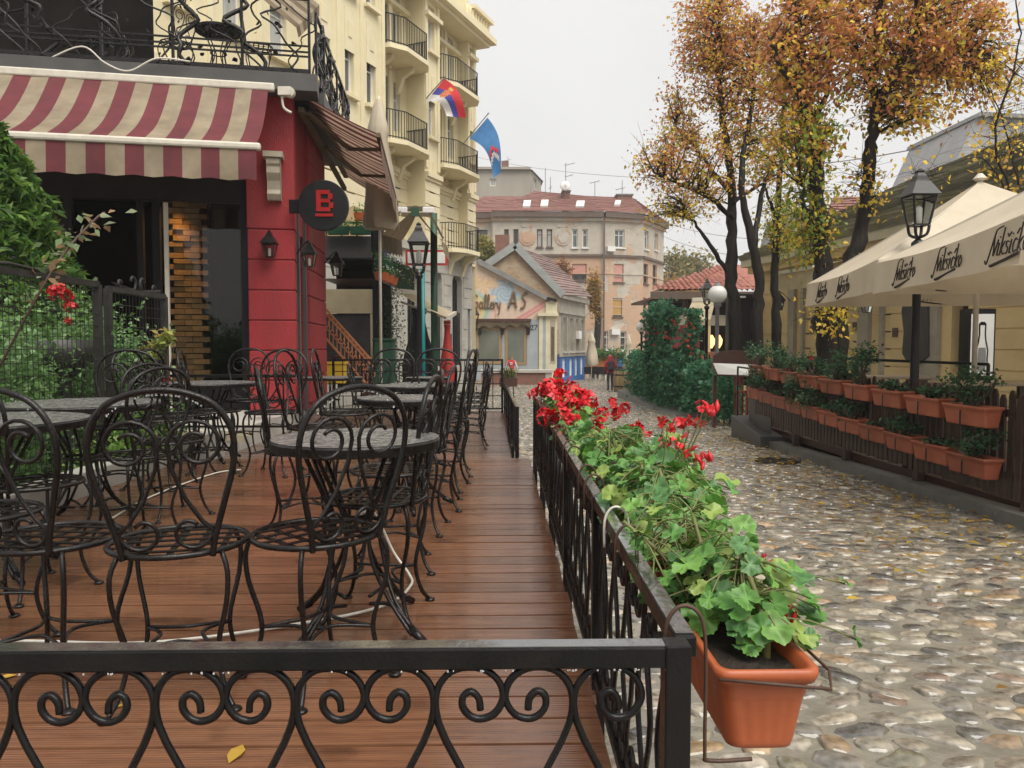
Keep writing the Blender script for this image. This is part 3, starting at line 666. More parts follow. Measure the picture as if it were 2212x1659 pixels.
def geranium(label, cx, cy, z, half, n, hgt, spr, leafr, flowers, single=True, lean=0):
    t = thing('geranium', label, 'geranium', (cx, cy, z), 'geraniums in the railing boxes')
    stems = MB(); acc = []
    roots = [(cx + rnd.uniform(-.04, .04), cy - half + 2 * half * (k + .5) / 7 + rnd.uniform(-.03, .03)) for k in range(7)]
    heads = []
    for rx, ry in roots:
        tip = Vector((rx + lean + rnd.gauss(0, spr * .5), ry + rnd.gauss(0, .06), z + hgt * rnd.uniform(.55, .95)))
        p = smooth([(rx, ry, z - .02), (rx + (tip.x - rx) * .3, ry, z + hgt * .3), tip], 4); stems.tube(p, [.008, .0075, .007, .0065, .006, .0055, .005, .0045, .004], 6)
        heads += p[3:]
    for k in range(n):
        h = rnd.choice(heads); f_ = (h.z - z) / hgt
        p = Vector((h.x + rnd.gauss(0, spr * .55) + (.03 if rnd.random() < .5 else -.01), h.y + rnd.gauss(0, .075), z + hgt * min(1.05, max(.02, f_ * rnd.uniform(.35, 1.15)))))
        p.x = max(cx - .16, min(cx + .17, p.x)); p.y = max(cy - half - .02, min(cy + half + .1, p.y))
        out = Vector((p.x - cx, (p.y - cy) * .5, .0)); td = math.atan2(out.y + rnd.gauss(0, .06), out.x + rnd.gauss(0, .06) + .001)
        tl = min(1.25, abs(rnd.gauss(.45, .35)) + out.length * 1.2); sc = leafr * rnd.uniform(.55, 1.2)
        stems.tube(smooth([h, (h + p) / 2 + Vector((0, 0, .012)), p - Vector((0, 0, .004))], 2), .0019, 4)
        acc.append((rnd.choice(LEAVES), p, leaf_rot(td, tl), sc))
    if single:
        for me, p, r_, sc in acc: piece('leaf', me, t, p, r_, sc)
    else:
        b = MB(); cc = []
        for me, p, r_, sc in acc:
            mt = r_.to_matrix(); i0 = len(b.v); cl = np.zeros(len(me.vertices) * 4, 'f'); me.attributes['col'].data.foreach_get('color', cl); cc.append(cl.reshape(-1, 4))
            for v_ in me.vertices: b.v.append(tuple(p + mt @ (v_.co * sc)))
            for f_ in me.polygons: b.f.append(tuple(i0 + i for i in f_.vertices)); b.m.append(0)
        b.build('foliage', M['leaf_big'], t, True, 'stuff', colors=np.concatenate(cc))
    for fx, fy, fz, kind, sc in flowers:
        r0 = min(roots, key=lambda q: (q[0] - fx) ** 2 + (q[1] - fy) ** 2); p = Vector((fx, fy, fz))
        stems.tube(smooth([(r0[0], r0[1], z + hgt * .25), ((r0[0] + fx) / 2 + .01, (r0[1] + fy) / 2, (z + fz) / 2 + .02), p], 4), .0024, 5)
        if kind == 'u': piece('flower', rnd.choice(UMB), t, p + Vector((0, 0, .03)), (rnd.uniform(-.4, .4), rnd.uniform(-.4, .4), rnd.uniform(0, 6)), sc * 1.4)
        else:
            for k in range(3 if kind == 'b' else 5):
                q = p + Vector((rnd.uniform(-.022, .022), rnd.uniform(-.02, .02), rnd.uniform(-.012, .02))) * sc
                stems.tube([p - Vector((0, 0, .012)), q], .0012, 4)
                piece('flower' if kind == 'b' else 'bud', rnd.choice(BELL) if kind == 'b' else BUD, t, q, (rnd.uniform(-1, 1), rnd.uniform(-1, 1), rnd.uniform(0, 6)), sc * (1 if kind == 'b' else .8))
    stems.build('stems', M['stem'], t, True); return t
railx = lambda y: .297 + (y - 1.185) / 5.865 * .048
ORD = ['first', 'second', 'third', 'fourth', 'fifth', 'sixth', 'seventh', 'eighth', 'ninth', 'tenth', 'eleventh', 'twelfth']
NB = 8
for i in range(NB):
    y0 = 1.235 + i * .70; yc = y0 + .30; xc = railx(yc) + .146; zb = .364
    where = 'nearest the camera' if i == 0 else ('farthest along the railing' if i == NB - 1 else f'{ORD[i]} from the corner post')
    t = thing('flower_box', f'terracotta flower box hooked on the street railing, {where}', 'flower box', (xc, yc, zb), 'flower boxes on the street railing')
    piece('trough', BOX, t, (xc, yc, zb), (0, 0, math.pi / 2)); piece('soil', SOIL, t, (xc, yc, zb), (0, 0, math.pi / 2))
    for hy in (y0 - .012 if i == 0 else y0 + .05, y0 + .55):
        rx = railx(hy); w = M['wire'] if (i == 1 and hy < yc) else M['rust']
        pts = smooth([(rx - .024, hy, .52), (rx - .024, hy, .59), (rx - .008, hy, .622), (rx + .016, hy, .625), (rx + .036, hy, .60), (rx + .042, hy, .53), (rx + .042, hy, .388), (rx + .05, hy, .368), (rx + .12, hy, .370)], 4)
        MB().tube(pts, .0035, 6).build('hook', w, t, True)
    MB().tube([(xc - .085, y0 - .014, .505), (xc + .10, y0 - .014, .487), (xc + .115, y0 + .03, .50), (xc + .10, y0 + .58, .50), (xc - .08, y0 + .612, .50)], .003, 5).build('hanger', M['rust'], t, True)
G = lambda u, v, y, k='u', s=1: (*at(u, v, y), k, s)
yc = lambda i: 1.535 + i * .70
xb = lambda i: railx(yc(i)) + .135
geranium('leafy geranium spilling from the nearest flower box, with red buds', xb(0) + .03, yc(0) + .06, .495, .25, 230, .22, .12, .027,
         [G(1688, 1318, 1.42, 'd', 1), G(1656, 1330, 1.4, 'd', 1.1), G(1697, 1312, 1.42, 'b', .55), G(1658, 1215, 1.6, 'b', .6)])
geranium('light green geranium in the second box from the corner post', xb(1) + .04, yc(1), .505, .30, 230, .22, .13, .031, [G(1468, 965, 2.4, 'b', 1.2), G(1443, 917, 2.45, 'b', 1.3)])
geranium('tallest geranium, with single red blooms on long stalks, third box', xb(2) + .08, yc(2) - .12, .505, .32, 230, .26, .14, .036,
         [G(1484, 903, 2.55, 'b', 1.7), G(1490, 925, 2.5, 'b', 1.5), G(1436, 915, 2.7, 'b', 1.3), G(1530, 890, 2.45, 'd', 1.5), G(1518, 892, 2.45, 'b', 1.1), G(1430, 965, 2.6, 'b', 1.3), G(1432, 995, 2.6, 'b', .9), G(1512, 985, 2.5, 'd', 1.4), G(1502, 998, 2.5, 'd', 1.3)])
geranium('broad green geranium in the fourth box from the corner post', xb(3) + .05, yc(3), .505, .32, 200, .17, .12, .036,
         [G(1382, 930, 3.9, 'b', 1.8), G(1370, 945, 3.8, 'b', 1.6), G(1375, 938, 3.8, 'u', .7), G(1350, 948, 3.7, 'b', 1.4), G(1362, 925, 3.9, 'b', 1.5)])
geranium('geranium with scattered red blooms in the fifth box from the corner post', xb(4) + .02, yc(4), .505, .32, 180, .15, .10, .032,
         [G(1283, 935, 4.1, 'u', .75), G(1315, 955, 4.3, 'u', .6), G(1365, 935, 4.2, 'b', 1.6), G(1330, 905, 4.6, 'u', .8), G(1290, 900, 4.5, 'b', 1.4), G(1322, 882, 4.8, 'u', .7), G(1348, 893, 4.5, 'u', .7), G(1302, 925, 4.2, 'u', .6)], False)
geranium('geranium crowded with red flower heads, sixth box', xb(5) + .02, yc(5), .505, .32, 160, .16, .09, .032,
         [G(1240, 888, 5.0, 'u', 1.25), G(1262, 893, 5.0, 'u', 1.2), G(1220, 880, 5.2, 'u', 1.3), G(1275, 880, 5.0, 'u', 1.1), G(1300, 905, 4.8, 'u', .9), G(1195, 918, 4.6, 'u', 1.3), G(1218, 915, 4.6, 'u', 1.3), G(1235, 920, 4.5, 'u', 1.1), G(1178, 912, 4.7, 'u', 1.1)], False)
geranium('geranium crowded with red flower heads, seventh box', xb(6) + .02, yc(6), .505, .32, 150, .17, .09, .032,
         [G(1200, 868, 5.7, 'u', 1.4), G(1225, 862, 5.8, 'u', 1.4), G(1250, 868, 5.6, 'u', 1.3), G(1185, 850, 6.0, 'u', 1.3), G(1240, 850, 6.0, 'u', 1.2), G(1210, 842, 6.2, 'u', 1.2), G(1268, 866, 5.6, 'u', 1.2), G(1215, 880, 5.6, 'u', 1.2)], False)
geranium('geranium with the highest red flower head, box at the deck step', xb(7), yc(7), .505, .32, 120, .27, .09, .036,
         [G(1213, 822, 6.7, 'u', 1.5), G(1187, 842, 6.6, 'u', 1.4), G(1158, 858, 6.7, 'u', 1.3), G(1170, 850, 6.6, 'u', 1.2), G(1195, 855, 6.4, 'u', 1.3)], False)
# ------------------------------------------------------------------ fallen leaves, cable
def leafq(n=6):
    b = MB(); b.quad((0, -1, .02), (.42, -.35, .10), (.40, .3, .08), (0, 1, .0), (-.4, .3, .10), (-.42, -.35, .06)); return b
M['drop'] = mk('rain drop', (.9, .9, .9), (.9, .9, .9), 4, .02, spec=1); M['drop'].node_tree.nodes['Principled BSDF'].inputs['Transmission Weight'].default_value = .75
db = MB(); dsp = lambda p, r_: db.lathe([(r_ * .1, -r_ * 1.1), (r_ * .8, -r_ * .6), (r_, 0), (r_ * .6, r_ * .8), (r_ * .1, r_)], p, 6)
for k in range(60): dsp((rnd.uniform(-1.4, .26), 1.143, .556 - rnd.uniform(0, .001)), rnd.uniform(.0012, .0022))
for cx, cy, a in ((-.57, 2.40, 46), (-.96, 2.31, 12), (-1.37, 2.36, -8)):
    Rz = Matrix.Rotation(R(a), 3, 'Z')
    for k in range(26):
        x = rnd.uniform(-.14, .14); z = .929 - .10 * (abs(x) / .17) ** 2.4 - .013; q = Rz @ Vector((x, -.165 - (z - .46) * .15, z)); dsp((cx + q.x, cy + q.y, q.z), rnd.uniform(.0022, .0036))
o = db.build('raindrops', M['drop'], None, True, 'stuff'); o['label'] = 'rain drops hanging from the front railing and nearest chair backs'
M['fallen'] = mk('yellow fallen leaf', (.55, .36, .05), (.40, .22, .04), 30, .4, rand=.3)
LF = mesh_of(leafq(), M['fallen'])
for i, (u, v, y, s_, l) in enumerate(((510, 1648, 1.93, .045, 'long pale yellow leaf lying on the boards at the bottom edge'), (10, 1471, 2.40, .034, 'yellow leaf on the deck at the left edge'), (260, 1530, 2.2, .018, 'small yellow leaf on the deck behind the front railing scrolls'),
        (1172, 1052, 5.6, .022, 'yellow leaf on the deck close to the street railing'), (940, 1010, 6.2, .02, 'yellow leaf on the deck near the chair legs'), (1105, 965, 8.9, .03, 'yellow leaf on the lower deck near its railing'), (1075, 925, 10.8, .03, 'yellow leaf in the middle of the lower deck walkway'), (1016, 935, 9.6, .03, 'yellow leaf by the lower deck chairs'))):
    p = at(u, v, y); p.z = (0 if y < 7 else -.12) + .004
    o = bpy.data.objects.new('fallen_leaf', LF); col.objects.link(o); o.location = p; o.rotation_euler = (0, 0, rnd.uniform(0, 6)); o.scale = (s_, s_, s_); OFF[o.name] = p
    tag(o, l, 'leaf', 'fallen leaves on the deck')
def litter(name, label, pts, size, pal, mat, parent=None):
    N = len(pts); P = np.array(pts, 'f'); a = nr.uniform(0, 6.28, N); s_ = nr.uniform(.6, 1.2, N) * size
    base = np.array([(0, -1, 0), (.5, 0, .25), (0, 1, .05), (-.5, 0, .18)]); V = np.zeros((N, 4, 3))
    for k in range(4):
        bx, by, bz = base[k]; V[:, k, 0] = P[:, 0] + s_ * (bx * np.cos(a) - by * np.sin(a)); V[:, k, 1] = P[:, 1] + s_ * (bx * np.sin(a) + by * np.cos(a)); V[:, k, 2] = P[:, 2] + s_ * bz
    F = np.arange(N * 4).reshape(N, 4); C = np.ones((N, 4, 4)); C[:, :, :3] = np.array(pal)[nr.integers(0, len(pal), N)][:, None] * nr.uniform(.7, 1.25, (N, 1, 1))
    o = fast_mesh(name, V.reshape(-1, 3), F, mat, parent, C.reshape(-1, 4), 'stuff'); o['label'] = label; return o
pts = []
while len(pts) < 900:
    y = rnd.uniform(3, 30) if rnd.random() < .35 else rnd.uniform(5, 15); x = 4.9 - abs(rnd.gauss(0, 1.15)) if rnd.random() < .85 else rnd.uniform(.6, 4.8)
    if x > .5: pts.append((x, y, gz(y) + .034))
litter('leaf_litter', 'yellow leaves strewn over the wet cobbles', pts, .045, [(.55, .36, .04), (.62, .42, .06), (.42, .24, .04), (.3, .16, .04)], M['leaf'])
cab = [at(240, 1075, 4.6), at(330, 1030, 5.3), at(460, 985, 6.2), at(520, 978, 6.4)]
for p in cab: p.z = .012
tag(MB().tube(smooth(cab, 6), .006, 5).build('cable', M['wire'], None, True), 'white cable trailing over the deck beside the pale kerb', 'cable')
cab = [(-2.3, 2.6, .012), (-1.75, 2.68, .012), (-1.2, 2.66, .012), (-.68, 2.86, .012), (-.44, 3.02, .02), (-.37, 3.22, .03), (-.40, 3.42, .02), (-.48, 3.5, .10), (-.55, 3.4, .30), (-.55, 3.0, .38)]
tag(MB().tube(smooth(cab, 7), .0062, 6).build('cable', M['wire'], None, True), 'white cable looping over the boards under the nearest table', 'cable')
# ------------------------------------------------------------------ facade helpers
def wall(F, s0, s1, z0, z1, out, holes, depth, mb, m=0, top=None):
    """front face with rectangular openings and their reveals"""
    ss = sorted({s0, s1, *[h[0] for h in holes], *[h[1] for h in holes]}); zs = sorted({z0, z1, *[h[2] for h in holes], *[h[3] for h in holes]})
    ss = [s for s in ss if s0 <= s <= s1]; zs = [z for z in zs if z0 <= z <= z1]
    for a, c in zip(ss, ss[1:]):
        for z, w in zip(zs, zs[1:]):
            ms, mz = (a + c) / 2, (z + w) / 2
            if any(h[0] < ms < h[1] and h[2] < mz < h[3] for h in holes): continue
            mb.quad(F.P(a, z, out), F.P(c, z, out), F.P(c, w, out), F.P(a, w, out), m=m)
    for h in holes:
        a, c, z, w = h[:4]; o2 = out - depth
        for p, q in (((a, z), (a, w)), ((c, z), (c, w)), ((a, z), (c, z)), ((a, w), (c, w))):
            mb.quad(F.P(p[0], p[1], out), F.P(q[0], q[1], out), F.P(q[0], q[1], o2), F.P(p[0], p[1], o2), m=m)
    return mb
def window(F, par, h, out, fr='white', pane='pane', nx=2, nz=2, t=.07, label=None, tz=None):
    a, c, z, w = h[:4]; a, c = min(a, c), max(a, c); b = MB(); d = .05
    b.fbox(F, a, a + t, z, w, out, out + d); b.fbox(F, c - t, c, z, w, out, out + d); b.fbox(F, a + t, c - t, z, z + t, out, out + d); b.fbox(F, a + t, c - t, w - t, w, out, out + d)
    for k in range(1, nx): q = a + (c - a) * k / nx; b.fbox(F, q - t * .35, q + t * .35, z + t, w - t, out + .004, out + d - .006)
    for k in range(1, nz): q = z + (w - z) * ((tz or k / nz)); b.fbox(F, a + t, c - t, q - t * .3, q + t * .3, out + .006, out + d - .01)
    o = b.build('window', M[fr], par, label=label)
    MB().quad(F.P(a + .01, z + .01, out + .012), F.P(c - .01, z + .01, out + .012), F.P(c - .01, w - .01, out + .012), F.P(a + .01, w - .01, out + .012)).build('pane', M[pane], o)
    return o
def rect(F, u0, u1, v0, v1, out=0):
    um, vm = (u0 + u1) / 2, (v0 + v1) / 2; a, c = F.hit(u0, vm, out)[0], F.hit(u1, vm, out)[0]
    return (min(a, c), max(a, c), F.hit(um, v1, out)[1], F.hit(um, v0, out)[1])
def stripes(name, par, pa, pb, n, mats, nv=6, sag=0, fn=None):
    """cloth between line pa->pa' and pb->pb' in n coloured strips"""
    (a0, a1), (b0, b1) = pa, pb
    def f(u, v):
        p = a0.lerp(a1, u).lerp(b0.lerp(b1, u), v); p.z += sag * 4 * v * (1 - v) + (fn(u, v) if fn else 0); return p
    k = 2
    return MB().grid(f, n * k, nv, lambda a, b: (a // k) % 2).build(name, mats, par, True)
# ------------------------------------------------------------------ red corner house
C0 = at(640, 745, 11.0); FR = Frame(C0, (-.985, -.174), True); FS = Frame(C0, (-.08, 1))
rh = thing('red_house', 'red corner house with black shop front and balcony over striped awning', 'house', (C0.x, C0.y, .1))
b = MB(); b.fbox(FR, .02, .62, .1, 4.72, -.30, -.02); b.build('pillar', M['red'], rh)
z = .12; 
for k in range(6):
    bb = MB().fbox(FR, 0, .64, z + .008, z + .417, -.32, .0); bb.build('stone_block', M['red'], rh, bevel=.012); z += .425
MB().fbox(FR, -.004, .645, z + .01, 4.70, -.322, .004).build('pillar_head', M['red'], rh, bevel=.01)
b = MB(); b.fbox(FS, 1.32, 3.05, .0, 4.72, -.3, -.03); b.build('pillar', M['red'], rh)
z = .12
for k in range(10): MB().fbox(FS, 1.30, 3.07, z + .008, z + .417, -.32, 0).build('stone_block', M['red'], rh, bevel=.012); z += .425
b = MB(); b.fbox(FS, .30, 1.31, 2.7, 4.72, -.3, -.06); b.build('lintel', M['red'], rh)
MB().fbox(FS, .32, 1.3, .0, .75, -.3, -.12).build('panel', M['red'], rh)
window(FS, rh, (.33, 1.29, .76, 2.69), -.2, 'white', 'curtain', 2, 3)
# shop front: frames, panes, dark room with a lit brick pier
sf = MB(); GO = -.25
for a, c in ((.645, .76), (1.83, 1.93), (2.05, 2.13), (2.95, 3.05), (3.75, 3.85), (5.2, 5.35)): sf.fbox(FR, a, c, .1, 3.6, GO - .05, GO + .05)
sf.fbox(FR, .645, 5.3, 3.05, 3.62, GO - .053, GO + .053); sf.fbox(FR, .762, 1.828, .1, .42, GO - .045, GO + .045); sf.fbox(FR, 3.06, 5.2, .1, .3, GO - .045, GO + .045)
sf.build('shop_front_frame', M['black'], rh)
M['glass'] = mk_glass('shop glass', (.62, .66, .64), .36)
for a, c, zl in ((.762, 1.828, .42), (3.052, 3.748, .3), (3.852, 5.2, .3)):
    MB().quad(FR.P(a, zl, GO), FR.P(c, zl, GO), FR.P(c, 3.05, GO), FR.P(a, 3.05, GO)).build('shop_pane', M['glass'], rh)
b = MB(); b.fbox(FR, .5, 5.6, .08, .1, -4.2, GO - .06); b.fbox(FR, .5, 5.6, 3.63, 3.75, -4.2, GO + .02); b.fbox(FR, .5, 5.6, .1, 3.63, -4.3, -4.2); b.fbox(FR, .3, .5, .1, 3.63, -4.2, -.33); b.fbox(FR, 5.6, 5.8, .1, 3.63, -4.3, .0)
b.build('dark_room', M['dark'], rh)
M['brick_i'] = mk('old tan brick', (.42, .25, .11), (.32, .18, .08), 9, .8, bump=.3, bscale=40, rand=.1)
bk = mesh_of(MB().box(0, .235, -.02, .10, 0, .068), M['brick_i'])
pier = thing('brick_pier', 'tan brick pier glowing under a warm spotlight inside the dark shop window', 'pier', tuple(FR.P(1.3, .1, -1.0)))
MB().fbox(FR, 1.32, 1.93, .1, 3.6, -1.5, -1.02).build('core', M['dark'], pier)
ang = math.atan2(FR.d.y, FR.d.x)
for r_ in range(42):
    for k in range(2): piece('brick', bk, pier, FR.P(1.33 + k * .243 + (r_ % 2) * .1, .1 + r_ * .083, -.99), (0, 0, ang), (1, rnd.uniform(.9, 1.2), rnd.uniform(.95, 1.1)))
sp = thing('ceiling_spotlight', 'small lit ceiling spotlight shining on the brick pier', 'lamp', tuple(FR.P(1.72, 3.4, -.72)))
MB().lathe([(.05, .0), (.055, .12), (.02, .14)], tuple(FR.P(1.72, 3.38, -.72)), 12).build('housing', M['black'], sp)
MB().lathe([(.0, -.012), (.04, -.004), (.042, -.001)], tuple(FR.P(1.72, 3.38, -.72)), 12).build('bulb', M['warm'], sp)
ld = bpy.data.lights.new('spot', 'SPOT'); ld.energy = 130; ld.color = (1, .52, .16); ld.spot_size = R(80); ld.spot_blend = 1; ld.shadow_soft_size = .05
lo = bpy.data.objects.new('spot', ld); col.objects.link(lo); lo.parent = sp; lo.location = (0, 0, -.03); lo.rotation_euler = (R(-14), 0, 0)
# open door leaf seen on edge
dr = thing('open_glass_door', 'narrow glass door standing open on edge before the shop front', 'door', tuple(FR.P(1.72, .1, .1)))
p0 = FR.P(1.70, .1, .0); d_ = (p0.xy / p0.xy.length) * -.85
MB().bar(p0 + Vector((d_.x, d_.y, .0)), p0 + Vector((d_.x, d_.y, 2.75)), .05, .03, up=(0, 1, 0)).build('stile', M['alu'], dr)
MB().bar(p0, p0 + Vector((0, 0, 2.75)), .05, .03, up=(0, 1, 0)).build('stile', M['black'], dr)
for zz in (.05, 2.72): MB().bar(p0 + Vector((d_.x * .97, d_.y * .97, zz)), p0 + Vector((d_.x * .03, d_.y * .03, zz)), .035, .06).build('rail', M['black'], dr)
# corbel on the pillar
s_, z_ = FR.hit(592, 388, .1)
cb = MB(); pr = [(0, .28), (.20, .28), (.20, .2), (.17, .17), (.18, .08), (.12, -.02), (.10, -.14), (.14, -.20), (.09, -.28), (.0, -.28)]
i0 = len(cb.v)
for sgn in (-.09, .09): cb.v += [tuple(FR.P(s_ + sgn, z_ + zz, .004 + oo)) for oo, zz in pr]
n = len(pr); cb.f += [tuple(range(n)), tuple(range(2 * n - 1, n - 1, -1))] + [(k, (k + 1) % n, n + (k + 1) % n, n + k) for k in range(n)]; cb.m += [0] * (n + 2)
cb.build('corbel', M['beige_s'], rh, bevel=.01)
MB().fbox(FR, s_ - .13, s_ + .13, z_ + .285, z_ + .36, .0, .24).build('corbel_cap', M['beige_s'], rh)
# balcony slab
b = MB(); b.fbox(FR, -.35, 5.6, 4.50, 4.73, -.1, .36); b.build('balcony_edge', M['grey'], rh)
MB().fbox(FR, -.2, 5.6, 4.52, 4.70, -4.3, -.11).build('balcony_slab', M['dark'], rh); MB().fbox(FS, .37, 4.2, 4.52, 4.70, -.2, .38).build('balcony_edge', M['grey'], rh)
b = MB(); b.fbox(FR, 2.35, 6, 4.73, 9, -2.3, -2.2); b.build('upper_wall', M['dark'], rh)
# striped awning over the shop front
aw = thing('striped_awning', 'maroon and beige striped awning with valance over the dark shop front', 'awning', tuple(FR.P(2.5, 4.5, .4)))
sA, sB = .28, 5.2
MB().fbox(FR, sA - .08, sB, 4.44, 4.545, .37, .47).build('roller_box', M['alu'], aw, bevel=.02)
stripes('awning_cloth', aw, (FR.P(sA, 4.46, .44), FR.P(sB, 4.46, .44)), (FR.P(sA, 3.42, 1.74), FR.P(sB, 3.42, 1.74)), 24, [M['awn_r'], M['awn_c']], 10, -.0, lambda u, v: -.17 * math.sin(v * math.pi) * (1 - v * .3) + .008 * math.sin(u * 40 + v * 3))
MB().fbox(FR, sA - .05, sB, 3.335, 3.42, 1.70, 1.80).build('front_bar', M['alu'], aw, bevel=.025)
stripes('valance', aw, (FR.P(sA, 3.34, 1.77), FR.P(sB, 3.34, 1.77)), (FR.P(sA, 2.98, 1.79), FR.P(sB, 2.98, 1.79)), 24, [M['awn_r'], M['awn_c']], 5, 0, lambda u, v: .012 * math.sin(u * 75) * v)
for s0_ in (.5, 3.4):
    e_ = FR.P(s0_ + .75, 3.52, 1.1); MB().bar(FR.P(s0_, 4.18, .30), e_, .05, .04).build('arm', M['alu'], aw); MB().bar(e_, FR.P(s0_ + .15, 3.34, 1.69), .04, .035).build('arm', M['alu'], aw)
# awning over the side street
sw = thing('side_awning', 'brown striped awning on the side of the red house seen from below', 'awning', tuple(FS.P(2, 4.5, .3)))
stripes('awning_cloth', sw, (FS.P(.02, 4.56, .16), FS.P(5.3, 4.56, .16)), (FS.P(.12, 4.07, 1.17), FS.P(5.4, 4.02, 1.17)), 44, [M['awn_r'], M['awn_c']], 8, -.03, lambda u, v: .015 * math.sin(u * 30))
stripes('valance', sw, (FS.P(.12, 4.05, 1.19), FS.P(5.4, 4.0, 1.19)), (FS.P(.16, 3.66, 1.22), FS.P(5.44, 3.50, 1.22)), 44, [M['awn_r'], M['awn_c']], 4, 0, lambda u, v: .03 * math.sin(u * 30) * v)
MB().bar(FS.P(.1, 4.05, 1.17), FS.P(5.4, 4.0, 1.17), .06, .06).build('front_bar', M['brown_c'], sw); MB().bar(FS.P(.0, 4.57, .13), FS.P(5.3, 4.57, .13), .09, .09).build('roller', M['brown_c'], sw); MB().bar(FS.P(.05, 4.36, .10), FS.P(5.3, 4.30, .10), .075, .075).build('torsion_bar', M['brown_c'], sw)
for t0 in (1.4, 3.3):
    MB().bar(FS.P(t0 - 1.2, 4.36, .16), FS.P(t0, 4.16, .62), .06, .05).build('arm', M['brown_c'], sw); MB().bar(FS.P(t0, 4.16, .62), FS.P(t0 - .5, 4.04, 1.14), .05, .05).build('arm', M['brown_c'], sw)
q = FR.P(.02, 4.42, .5); MB().box(q.x - .12, q.x + .05, q.y - .06, q.y + .06, q.z - .05, q.z + .06).tube([q + Vector((.02, -.03, 0)), q + Vector((.02, .05, 0))], .07, 10).build('end_bracket', M['alu'], sw)
MB().tube(smooth([q + Vector((-.08, 0, -.05)), q + Vector((-.06, 0, -.2)), q + Vector((.04, 0, -.27))], 4), .018, 6).build('bracket_arm', M['alu'], sw, True)
# balcony railing with iron vines
bl = thing('vine_railing', 'wrought iron balcony railing twisted with iron vines and leaves', 'railing', tuple(FR.P(2, 4.73, .3)))
def brail(F, a0, a1, o, n):
    for zz, w in ((4.78, .05), (4.98, .022), (5.04, .022), (5.12, .022), (5.75, .04)): MB().bar(F.P(a0, zz, o), F.P(a1, zz, o), w, w).build('rail', M['iron'], bl)
    for k in range(n + 1): q = a0 + (a1 - a0) * k / n; MB().bar(F.P(q, 4.73, o), F.P(q, 5.75, o), .032, .032, up=(0, 1, 0)).build('post', M['iron'], bl)
    for k in range(n * 4):
        q = rnd.uniform(a0, a1); pts = []; ph = rnd.uniform(0, 6)
        for i in range(9): pts.append(F.P(q + .16 * math.sin(i * .8 + ph) + .05 * i * rnd.uniform(-.3, 1), 4.75 + i * .125, o + .04 * math.sin(i + ph)))
        MB().tube(smooth(pts, 3), rnd.choice((.010, .014, .03)), 5).build('vine', M['iron'], bl, True)
brail(FR, -.25, 5, .28, 6); brail(FS, .2, 4.1, .3, 5)
lm = mesh_of(MB().quad((0, -.5, 0), (.45, -.15, .1), (.3, .2, 0), (0, .6, .05), (-.3, .2, 0), (-.45, -.15, .1)), M['iron'])
for k in range(90):
    p = FR.P(rnd.uniform(-.2, 4), rnd.uniform(4.8, 5.7), .28 + rnd.uniform(-.06, .06)) if k < 60 else FS.P(rnd.uniform(.2, 4), rnd.uniform(4.8, 5.7), .3)
    piece('iron_leaf', lm, bl, p, (rnd.uniform(0, 6), rnd.uniform(0, 6), rnd.uniform(0, 6)), rnd.uniform(.05, .09))
copy_tree(small, tuple(FR.P(1.0, 4.70, -.15)), 0, 'round iron table up on the balcony of the red house', TG)
for a, o, r_, l in ((1.55, -.1, 60, 'iron chair left of the balcony table'), (.45, .0, -70, 'iron chair right of the balcony table, at the corner'), (2.6, -.2, 150, 'iron chair on the balcony in the dark at the left')):
    copy_tree(chair0, tuple(FR.P(a, 4.70, o)), R(r_), l, CG)
ub = thing('upper_awning', 'brown striped awning edge above the balcony of the red house', 'awning', tuple(at(640, 20, 11.4)))
stripes('awning_cloth', ub, (at(500, -60, 11.6), at(560, -90, 12.6)), (at(640, 60, 10.9), at(690, 10, 12.0)), 8, [M['brown_c'], M['awn_c']], 4)
stripes('valance', ub, (at(640, 60, 10.9), at(690, 10, 12.0)), (at(645, 82, 10.88), at(690, 34, 11.98)), 8, [M['brown_c'], M['awn_c']], 2)
wr = [at(110, 142, 10.3), at(190, 110, 10.3), at(240, 145, 10.3), at(290, 162, 10.35), at(350, 135, 10.4), at(420, 142, 10.5)]
for p in wr: p.y -= .15
tag(MB().tube(smooth(wr, 6), .011, 5).build('cable', M['wire'], None, True), 'cream cable drooping over the edge of the balcony', 'cable')
# round B sign
sc = at(703, 447, 10.9); sg = thing('round_sign', 'round black hanging sign with red block letter B', 'sign', tuple(sc))
sgm = MB(); ci = [(sc.x + .345 * math.cos(a), sc.z + .345 * math.sin(a)) for a in [2 * math.pi * k / 40 for k in range(40)]]
FX = Frame((0, sc.y - .05), (1, 0)); sgm.fpoly(FX, ci, 0, .1); sgm.build('disc', M['black'], sg, bevel=.01)
MB().fbox(FX, sc.x - .48, sc.x - .33, sc.z - .1, sc.z + .08, -.02, .06).build('bracket', M['black'], sg)
M['signred'] = mk('red letter', (.30, .012, .012), (.25, .01, .01), 5, .5, spec=.2)
bx = MB(); X, Z = sc.x + .02, sc.z + .03; o0, o1 = .102, .125
for a, c, z, w in ((-.11, -.045, -.12, .17), (-.045, .075, .115, .17), (-.045, .085, .0, .05), (-.045, .085, -.12, -.065), (.055, .115, .045, .125), (.065, .125, -.075, .005), (-.12, .12, -.19, -.15)): bx.fbox(FX, X + a, X + c, Z + z, Z + w, o0, o1 + rnd.uniform(0, .002))
bx.build('letter', M['signred'], sg)
